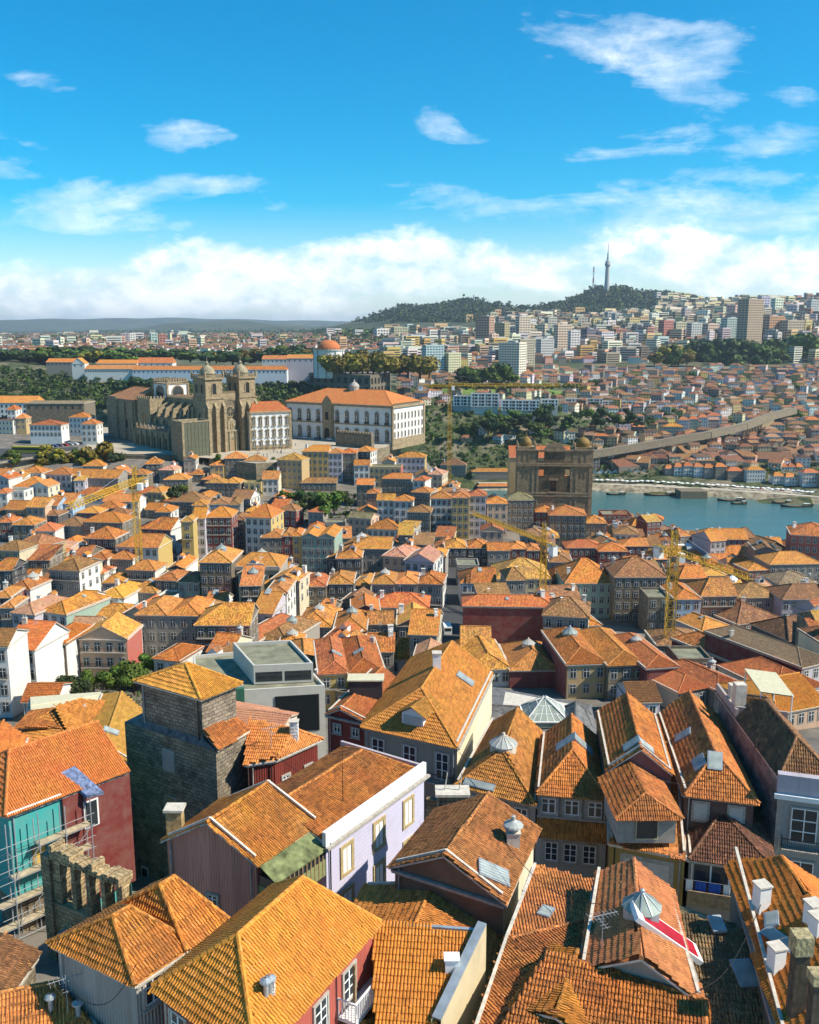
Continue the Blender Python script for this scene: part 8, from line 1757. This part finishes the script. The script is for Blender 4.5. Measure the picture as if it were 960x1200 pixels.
mb.bar(a+Vector((0,-2,-2.2)), b+Vector((0,-2,-2.2)), 1.0, 0, 6); o = mb.build('terrace_parapet', [DRS], None, (.36,.31,.22)); tag(o, 'pale stone parapet along the upper street below the coach', 'wall')
# people on the square
def person_mesh():
    me = bpy.data.meshes.new('person'); V = [(0,0,.95),(0,0,1.2),(0,0,1.45),(0,0,1.6),(0,0,1.75),(.1,0,.9),(.12,.04,.48),(.12,.0,.04),(.12,-.14,.03),(-.1,0,.9),(-.12,-.06,.48),(-.12,.06,.04),(-.12,-.08,.03),(.2,0,1.42),(.27,.02,1.12),(.26,-.1,.86),(-.2,0,1.42),(-.27,.02,1.12),(-.26,-.06,.86)]
    E = [(0,1),(1,2),(2,3),(3,4),(0,5),(5,6),(6,7),(7,8),(0,9),(9,10),(10,11),(11,12),(2,13),(13,14),(14,15),(2,16),(16,17),(17,18)]
    me.from_pydata(V, E, []); o = bpy.data.objects.new('p', me); COL.objects.link(o); m = o.modifiers.new('s', 'SKIN'); rad = [.15,.14,.17,.06,.11,.1,.07,.05,.04,.1,.07,.05,.04,.07,.05,.04,.07,.05,.04]
    for i, r_ in enumerate(rad): me.skin_vertices[0].data[i].radius = (r_, r_*.8)
    me.skin_vertices[0].data[0].use_root = True; o.modifiers.new('ss', 'SUBSURF').levels = 1
    dg = bpy.context.evaluated_depsgraph_get(); out = bpy.data.meshes.new_from_object(o.evaluated_get(dg)); bpy.data.objects.remove(o)
    m, nt, b = newmat('clothing'); oi = nt.node('ShaderNodeObjectInfo'); tc = nt.node('ShaderNodeTexCoord').outputs['Object']; sx = nt.node('ShaderNodeSeparateXYZ'); nt.l.new(tc, sx.inputs[0])
    c = nt.mix(nt.math('GREATER_THAN', sx.outputs[2], .95), (.03,.035,.06), oi.outputs['Color']); c = nt.mix(nt.math('GREATER_THAN', sx.outputs[2], 1.52), c, (.42,.25,.17)); c = nt.mix(nt.math('GREATER_THAN', sx.outputs[2], 1.78), c, (.04,.025,.015)); nt.l.new(c, b.inputs['Base Color'])
    out.materials.clear(); out.materials.append(m); out.polygons.foreach_set('use_smooth', [True]*len(out.polygons)); out.name = 'person'; return out
PM = person_mesh(); SH = {'white': (.7,.7,.7), 'red': (.4,.04,.03), 'black': (.02,.02,.02), 'blue': (.06,.12,.35), 'grey': (.25,.25,.25)}
for i in range(26):
    x = random.uniform(298, 350); y = random.uniform(519, 537); cn = random.choice(list(SH)); q = at_z(x, y, 77.22); o = bpy.data.objects.new('person', PM); COL.objects.link(o); o.location = q; o.rotation_euler = (0,0,random.uniform(0,6.3)); o.color = SH[cn]+(1,)
    tag(o, f'tiny standing figure with {cn} top on the sunlit cathedral square', 'person', f'people in {cn} on the square')
# ------------------------------------------------------------------ which houses show largest; labels; the rest into one object
from mathutils.bvhtree import BVHTree
def hits():
    V = []; P = []; own = []
    for h in HOUSES:
        for q in h['geo']: b = len(V); V += q; P.append(tuple(range(b, b+len(q)))); own.append(h['root'].name)
    t = BVHTree.FromPolygons(V, P); acc = {}; org = Vector((0,0,HC)); st = 3
    for py in range(384, 1200, st):
        for px in range(1, 960, st):
            hit = t.ray_cast(org, Vector(ray(px, py)).normalized(), 3000)
            if hit[2] is not None: a = acc.setdefault(own[hit[2]], [0, 0, 0]); a[0] += 1; a[1] += px; a[2] += py
    return acc
ACC = hits(); bpy.context.view_layer.update()
for h in HOUSES: a = ACC.get(h['root'].name, [0, 0, 0]); h['vis'] = a[0]; h['vx'] = a[1]/a[0] if a[0] else h['px']; h['vy'] = a[2]/a[0] if a[0] else h['py']
# hidden houses can be left out (those that shade or close a visible gap stay in the merged object)
real = [h for h in HOUSES if h['cat'] == 'house']; real.sort(key=lambda h: -h['vis'])
auto = [h for h in real if not h['label']]; fixed = [h for h in real if h['label']]
keep = auto[:300-len(fixed)]; rest = auto[300-len(fixed):]
def absorb(h):
    for c in h['root'].children_recursive:
        if c.type != 'MESH': continue
        M = np.array(c.matrix_world); me = c.data; col = tuple(c.color); n = len(me.vertices); V = np.empty(n*3, 'f'); me.vertices.foreach_get('co', V)
        V = V.reshape(-1, 3) @ M[:3, :3].T + M[:3, 3]; b = len(FB.v); FB.v.extend(map(tuple, V.tolist())); tab = []
        for mt in me.materials:
            if mt in (T_MID, SLATE): tab.append((0, (col if mt is T_MID else (.13,.125,.12,.3))))
            elif mt in (GLASS, IRON): tab.append((2, (0,0,0,1)))
            elif mt in (WHT, SHUT): tab.append((1, (.74,.73,.7,1)))
            elif mt in (GRAN, CRM): tab.append((1, (.42,.38,.31,1)))
            elif mt is LEAD: tab.append((1, (.5,.5,.5,1)))
            else: tab.append((1, col))
        for p in me.polygons:
            m, cc = tab[p.material_index]; FB.f.append(tuple(b+i for i in p.vertices)); FB.m.append(m); FC.append(cc)
vc = 0
for h in rest:
    if h['vis'] > 0 or h['vy'] > 600: absorb(h); vc += 1
DEAD = []
for h in rest: DEAD += list(h['root'].children_recursive)+[h['root']]; h['dead'] = True
bpy.data.batch_remove(DEAD)
print('kept', len(keep)+len(fixed), 'merged', vc, 'dropped', len(rest)-vc)
o = FB.build('distant_houses', [T_ATT, P_ATT, GLASS]); o['kind'] = 'stuff'
at = o.data.attributes.new('tint', 'FLOAT_COLOR', 'FACE'); at.data.foreach_set('color', np.array(FC, 'f').ravel())
# other things nobody can see are left out too
# labels ---------------------------------------------------------------
LM = [('the square stone tower',215,880),('the modern flat-roofed building',310,790),('the central house with the front dormer',505,820),('the garden trees',115,800),('the arched public building',300,690),('the left tower crane',160,640),
      ('the cathedral',215,500),('the glazed memorial tower',220,535),('the palace',410,490),('the crane beside the palace',527,480),('the domed church',648,560),('the crane before the church',637,665),('the right-hand crane',787,700),('the narrow shaded street',525,725),
      ('the coach',35,530),('the grey hall with the glass pyramid',640,835),('the roof terrace with pergola',885,830),('the river',860,605),('the green valley trees',375,590),('the left edge of the view',0,640),('the right edge of the view',960,720),('the tall white house at the left edge',10,790),
      ('the twin gabled green house',372,640),('the long dark red building',596,725),('the green tiled facade beside the balconies',690,700),('the cathedral square',330,525),('the bottom edge',480,1190),('the row of pastel houses',55,600),('the pink-roofed houses left of the crane',110,560)]
NUMW = {1: 'one-storey', 2: 'two-storey', 3: 'three-storey', 4: 'four-storey', 5: 'five-storey', 6: 'six-storey'}
ORD = ['', 'second', 'third', 'fourth', 'fifth', 'sixth', 'seventh', 'eighth', 'ninth', 'tenth']
def rel(x, y):
    b = min(LM, key=lambda l: (l[1]-x)**2+((l[2]-y)*1.3)**2); dx, dy = x-b[1], (y-b[2])*1.3
    if abs(dx) > abs(dy)*1.8: w = 'right of' if dx > 0 else 'left of'
    elif abs(dy) > abs(dx)*1.8: w = 'in front of' if dy > 0 else 'behind'
    else: w = ('front right of' if dx > 0 else 'front left of') if dy > 0 else ('back right of' if dx > 0 else 'back left of')
    return w+' '+b[0]
def ranked(items, base, maxw=16):
    """items share the text base; order them left to right and say which"""
    items.sort(key=lambda i: i[1]); n = len(items)
    for k, it in enumerate(items):
        if n == 1: s = base
        else:
            if k == 0: r_ = 'leftmost'
            elif k == n-1: r_ = 'rightmost'
            else: r_ = (ORD[k] if k < len(ORD) else f'{k+1}th')+' from left,'
            s = r_+' '+base
        it[0]['label'] = s
keyed = {}
for h in keep:
    rf_ = 'flat roof' if h['flat'] else RN.get(h['roof'] or 'o', 'orange')+' roof'
    b = f"{CN[h['wall']]} {NUMW.get(h['storeys'],'tall')} house, {rf_}, {rel(h['vx'], h['vy'])}"; keyed.setdefault(b, []).append((h['root'], h['vx']))
for b, it in keyed.items(): ranked(it, b)
keyed = {}
for h in HOUSES:
    if h.get('dead') or h['label'] or h['cat'] == 'house': continue
    b = f"{CN[h['wall']]} {'long' if h['cat'] == 'lodge' else NUMW.get(h['storeys'],'tall')} {h['cat']}, {RN[h['roof'] or 'o']} roof, "+('on the quay' if h['vy'] > 552 and h['cat'] != 'lodge' else 'on the far bank')+(' near the pier' if 770 < h['vx'] < 850 else ' at the right' if h['vx'] >= 850 else ' left of the pier'); keyed.setdefault(b, []).append((h['root'], h['vx']))
for b, it in keyed.items(): ranked(it, b)
FL = [('the wooded hill',700,365),('the tall brown tower block',884,380),('the round monastery church',386,420),('the green terrace',580,455),('the park trees',860,415),('the far left skyline',150,398),('the trio of brown towers',590,390),('the right skyline',900,362)]
def frel(x, y):
    b = min(FL, key=lambda l: (l[1]-x)**2+((l[2]-y)*2)**2); return ('right of ' if x > b[1] else 'left of ')+b[0]
keyed = {}
for (o_, x, y, c, H, rr) in APTS:
    b = f"{'tall' if H > 38 else 'mid-height' if H > 22 else 'low'} {APN[c]} apartment block{' with red roof' if rr else ''} {frel(x, y)}"; keyed.setdefault(b, []).append((o_, x))
for b, it in keyed.items(): ranked(it, b)
TZ = [('the garden below the peach house',115,805),('the green valley under the palace',375,595),('the monastery terrace',420,430),('the lawn terrace trees',580,440),('the far park',865,415),('the wooded slope above the river',670,495),('the slope under the white buildings',590,500),('the ridge behind the white monastery wings',180,415),('the coach street',100,535),('the far bank houses',800,470),('the cliff edge',170,455),('the cathedral terrace',285,545),('the old town roofs',560,600)]
TK = {'near': 'bright green', 'neard': 'dark green', 'mid': 'green', 'midd': 'dark green', 'midy': 'yellow-green', 'far': 'green', 'fard': 'dark', 'fary': 'yellowing'}
keyed = {}
for (o_, x, y, k) in TREES:
    if o_.get('label'): continue
    b = min(TZ, key=lambda l: (l[1]-x)**2+((l[2]-y)*2)**2)[0]; s = f"{TK[k]} broadleaf tree at {b}"; keyed.setdefault(s, []).append((o_, x))
for b, it in keyed.items(): ranked(it, b)
# trim over-long labels
for o_ in SC.objects:
    if o_.parent is None and o_.get('label'):
        w_ = o_['label'].split()
        if len(w_) > 16:
            s = o_['label'].replace('of the view', '').replace(' from left,', ' from left').replace('the narrow shaded street', 'the shaded street').replace('the central house with the front dormer', 'the central dormer house').replace('the grey hall with the glass pyramid', 'the glass pyramid hall').replace('the left frame corner by the garden', 'the left garden corner').replace('the roof terrace with pergola', 'the pergola terrace').replace('the green tiled facade beside the balconies', 'the green tiled facade').replace('the pink-roofed houses left of the crane', 'the pink roofs').replace('the crane beside the palace','the palace crane')
            w2 = ' '.join(s.split()).replace('on the far bank','over the river').split(); o_['label'] = ' '.join(w2[:16]) if len(w2) <= 16 else ' '.join(w2).replace(' left of the pier','').replace(' at the right','')
# ------------------------------------------------------------------ ground
def build_ground():
    us = np.unique(np.concatenate([np.linspace(-1.3,-.5,10), np.linspace(-.5,.5,181), np.linspace(.5,1.3,10)]))
    ys = []; y = 8.0
    while y < 26000: ys.append(y); y *= (1.012 if y < 1200 else 1.02)
    nu, ny = len(us), len(ys); V = []
    for y in ys:
        for u in us: V.append((u*y, y, ground(u*y, y)))
    V = np.array(V); Fq = []
    for j in range(ny-1):
        for i in range(nu-1): a = j*nu+i; Fq.append((a, a+1, a+1+nu, a+nu))
    me = bpy.data.meshes.new('terrain'); me.from_pydata(V.tolist(), [], Fq); me.polygons.foreach_set('use_smooth', [True]*len(Fq))
    m, nt, b = newmat('ground'); tc = nt.node('ShaderNodeTexCoord').outputs['Object']; g = nt.node('ShaderNodeNewGeometry')
    sx = nt.node('ShaderNodeSeparateXYZ'); nt.l.new(tc, sx.inputs[0])
    n1 = nt.noise(tc, .03, 6, .65); n2 = nt.noise(tc, .006, 5, .6); n3 = nt.noise(tc, .12, 5, .7)
    green = nt.mix(nt.ramp(n3, [(.4, 0), (.6, 1)]), (.030,.045,.014), (.085,.095,.03))
    earth = nt.mix(n1, (.13,.10,.06), (.24,.20,.13))
    veg = nt.mix(nt.ramp(n1, [(.48, 0), (.62, 1)]), green, earth)
    urb = nt.mix(nt.ramp(n3, [(.35, 0), (.65, 1)]), (.10,.09,.075), (.22,.19,.15))
    c = nt.mix(nt.ramp(nt.math('DIVIDE', sx.outputs[1], 2000.), [(.29, 0), (.31, 1)]), urb, veg)
    far = nt.mix(nt.ramp(n2, [(.4, 0), (.6, 1)]), (.03,.045,.018), (.10,.10,.045))
    c = nt.mix(nt.ramp(nt.math('DIVIDE', sx.outputs[1], 10000.), [(.15, 0), (.2, 1)]), c, far)
    nt.l.new(c, b.inputs['Base Color']); b.inputs['Roughness'].default_value = .95
    me.materials.append(m); o = bpy.data.objects.new('terrain', me); COL.objects.link(o); o['kind'] = 'structure'
    # river
    mb = MB(); mb.poly([(-2500,520,0),(2500,520,0),(2500,1000,0),(-2500,1000,0)])
    m, nt, b = newmat('river_water'); tc = nt.node('ShaderNodeTexCoord').outputs['Object']
    n = nt.noise(nt.mapping(tc, (.35,1.0,1)), .5, 5, .65); n2 = nt.noise(nt.mapping(tc, (.3,1,1)), .03, 4)
    nt.l.new(nt.mix(n2, (.035,.115,.12), (.06,.16,.155)), b.inputs['Base Color']); b.inputs['Roughness'].default_value = .16; b.inputs['IOR'].default_value = 1.33; b.inputs['Specular IOR Level'].default_value = .35
    bp = nt.node('ShaderNodeBump', i_Distance=.35); bp.inputs['Strength'].default_value = .7; nt.l.new(n, bp.inputs['Height']); nt.l.new(bp.outputs[0], b.inputs['Normal'])
    o = mb.build('river', [m]); o['kind'] = 'structure'
build_ground()
# ------------------------------------------------------------------ light
SUN_AZ = R(-11)      # angle of the sun from +X towards +Y
SUN_EL = R(43)
sd = Vector((math.cos(SUN_EL)*math.cos(SUN_AZ), math.cos(SUN_EL)*math.sin(SUN_AZ), math.sin(SUN_EL)))
sl = bpy.data.lights.new('sun', 'SUN'); sl.energy = 5.0; sl.angle = R(.5); sl.color = (1,.93,.80)
so = bpy.data.objects.new('sun', sl); COL.objects.link(so); so.rotation_euler = sd.to_track_quat('Z', 'Y').to_euler(); so.location = (300,0,500)
w = bpy.data.worlds.new('World'); SC.world = w; w.use_nodes = True; nt = NT(w)
for n in list(nt.n): nt.n.remove(n)
out = nt.node('ShaderNodeOutputWorld'); bg = nt.node('ShaderNodeBackground'); nt.l.new(bg.outputs[0], out.inputs[0])
sky = nt.node('ShaderNodeTexSky'); sky.sky_type = 'NISHITA'; sky.sun_disc = False; sky.sun_elevation = SUN_EL
sky.sun_rotation = math.pi/2-SUN_AZ; sky.altitude = 100; sky.air_density = 1.0; sky.dust_density = .3; sky.ozone_density = 3.0
hs = nt.node('ShaderNodeHueSaturation'); nt.l.new(sky.outputs[0], hs.inputs['Color']); hs.inputs['Saturation'].default_value = 2.0
hs.inputs['Hue'].default_value = .489; hs.inputs['Value'].default_value = .95
tc = nt.node('ShaderNodeTexCoord').outputs['Generated']; sx = nt.node('ShaderNodeSeparateXYZ'); nt.l.new(tc, sx.inputs[0])
yy = nt.math('MAXIMUM', sx.outputs[1], .05); U = nt.math('DIVIDE', sx.outputs[0], yy); E = nt.math('DIVIDE', sx.outputs[2], yy)
cv = nt.node('ShaderNodeCombineXYZ'); nt.l.new(U, cv.inputs[0]); nt.l.new(E, cv.inputs[1]); P = cv.outputs[0]
nbig = nt.noise(nt.mapping(P, (1, 1.9, 1)), 8.0, 10, .6, .15); nfine = nt.noise(nt.mapping(P, (1, 1.5, 1), (3,1,0)), 26, 7, .62, .1)
nwisp = nt.noise(nt.mapping(P, (1, 2.6, 1), (7.3,2,0)), 9, 12, .66, .25); nst = nt.noise(nt.mapping(P, (1, 5.5, 1), (1,5,0)), 4.5, 8, .6, .5)
def blob(px, py, rx, ry, amp=1.0):
    d = ray(px, py); u0, e0 = d[0]/d[1], d[2]/d[1]; ru, re = rx/1100., ry/1080.
    a = nt.math('POWER', nt.math('MULTIPLY', nt.math('SUBTRACT', U, u0), 1/ru), 2.0); b = nt.math('POWER', nt.math('MULTIPLY', nt.math('SUBTRACT', E, e0), 1/re), 2.0)
    return nt.math('MULTIPLY', nt.math('EXPONENT', nt.math('MULTIPLY', nt.math('ADD', a, b), -1.0)), amp)
def addall(l):
    r = l[0]
    for x in l[1:]: r = nt.math('ADD', r, x)
    return r
wis = addall([blob(720,35,130,34,1.1), blob(800,70,90,34,1.2), blob(830,112,90,16,.8), blob(840,172,170,30,.95), blob(212,166,52,22,1.25), blob(270,158,34,13,.9), blob(518,150,36,22,1.15), blob(560,163,42,8,1.0), blob(45,96,60,15,.9), blob(15,190,60,24,.8),
              blob(130,232,140,26,1.0), blob(60,262,150,20,.8), blob(250,215,70,12,.8), blob(330,240,40,12,.6), blob(560,240,150,24,.85), blob(860,250,220,50,1.15), blob(940,112,40,16,.6), blob(700,215,60,12,.5)])
nw = nt.math('ADD', nt.math('MULTIPLY', nwisp, .6), nt.math('MULTIPLY', nst, .5))
dw = nt.math('MULTIPLY', nt.math('SUBTRACT', nt.math('ADD', nt.math('MULTIPLY', nw, 2.2), nt.math('MULTIPLY', nt.math('MINIMUM', wis, 1.15), .52)), 1.60), 1.9, clamp=True)
bank = addall([blob(190,345,260,40,1.1), blob(260,300,110,30,.8), blob(450,305,90,34,.95), blob(20,350,150,30,.7), blob(640,315,200,40,.7), blob(800,290,240,50,.58), blob(845,318,50,28,1.0), blob(940,325,120,40,.55)])
nb_ = nt.math('ADD', nt.math('MULTIPLY', nbig, .75), nt.math('MULTIPLY', nfine, .3))
db = nt.math('MULTIPLY', nt.math('SUBTRACT', nt.math('ADD', nt.math('MULTIPLY', nb_, 2.0), nt.math('MULTIPLY', nt.math('MINIMUM', bank, 1.2), .55)), 1.36), 3.2, clamp=True)
dens = nt.math('MAXIMUM', nt.math('MULTIPLY', dw, .8), nt.math('MULTIPLY', db, .92), clamp=True)
hz = nt.math('EXPONENT', nt.math('MULTIPLY', nt.math('MAXIMUM', E, 0), -20.0))
shade = nt.math('MULTIPLY_ADD', nt.math('SUBTRACT', nt.math('ADD', nt.math('MULTIPLY', nbig, 1.2), nt.math('MULTIPLY', nfine, 1.1)), 1.15), 2.6, .55, clamp=True)
ccol = nt.mix(shade, (4.6,5.7,6.9), (8.5,8.6,8.5))
c = nt.mix(nt.math('MULTIPLY', hz, .7), hs.outputs[0], (5.3,6.6,7.8))
c = nt.mix(nt.math('MULTIPLY', dens, .9), c, ccol)
nt.l.new(c, bg.inputs[0]); bg.inputs[1].default_value = .118
# haze
if HAZE:
    mb = MB(); mb.box(-27000, 27000, -60, 26500, -6, 500); m = bpy.data.materials.new('haze'); m.use_nodes = True; t = m.node_tree; t.nodes.remove(t.nodes['Principled BSDF'])
    v = t.nodes.new('ShaderNodeVolumePrincipled'); v.inputs['Density'].default_value = HAZE; v.inputs['Color'].default_value = (.74,.87,1,1); v.inputs['Anisotropy'].default_value = .3
    t.links.new(v.outputs[0], t.nodes['Material Output'].inputs['Volume']); o = mb.build('haze', [m]); o['kind'] = 'stuff'
SC.view_settings.view_transform = 'Standard'; SC.view_settings.look = 'None'; SC.view_settings.gamma = 1; SC.view_settings.exposure = EXPO; SC.view_settings.use_curve_mapping = False
SC.cycles.use_denoising = True; SC.cycles.denoiser = 'OPENIMAGEDENOISE'; SC.cycles.max_bounces = 5; SC.cycles.diffuse_bounces = 3; SC.cycles.glossy_bounces = 2; SC.cycles.transmission_bounces = 2; SC.cycles.volume_bounces = 0
SC.cycles.sample_clamp_indirect = 6; SC.cycles.use_adaptive_sampling = True; SC.cycles.adaptive_threshold = .02
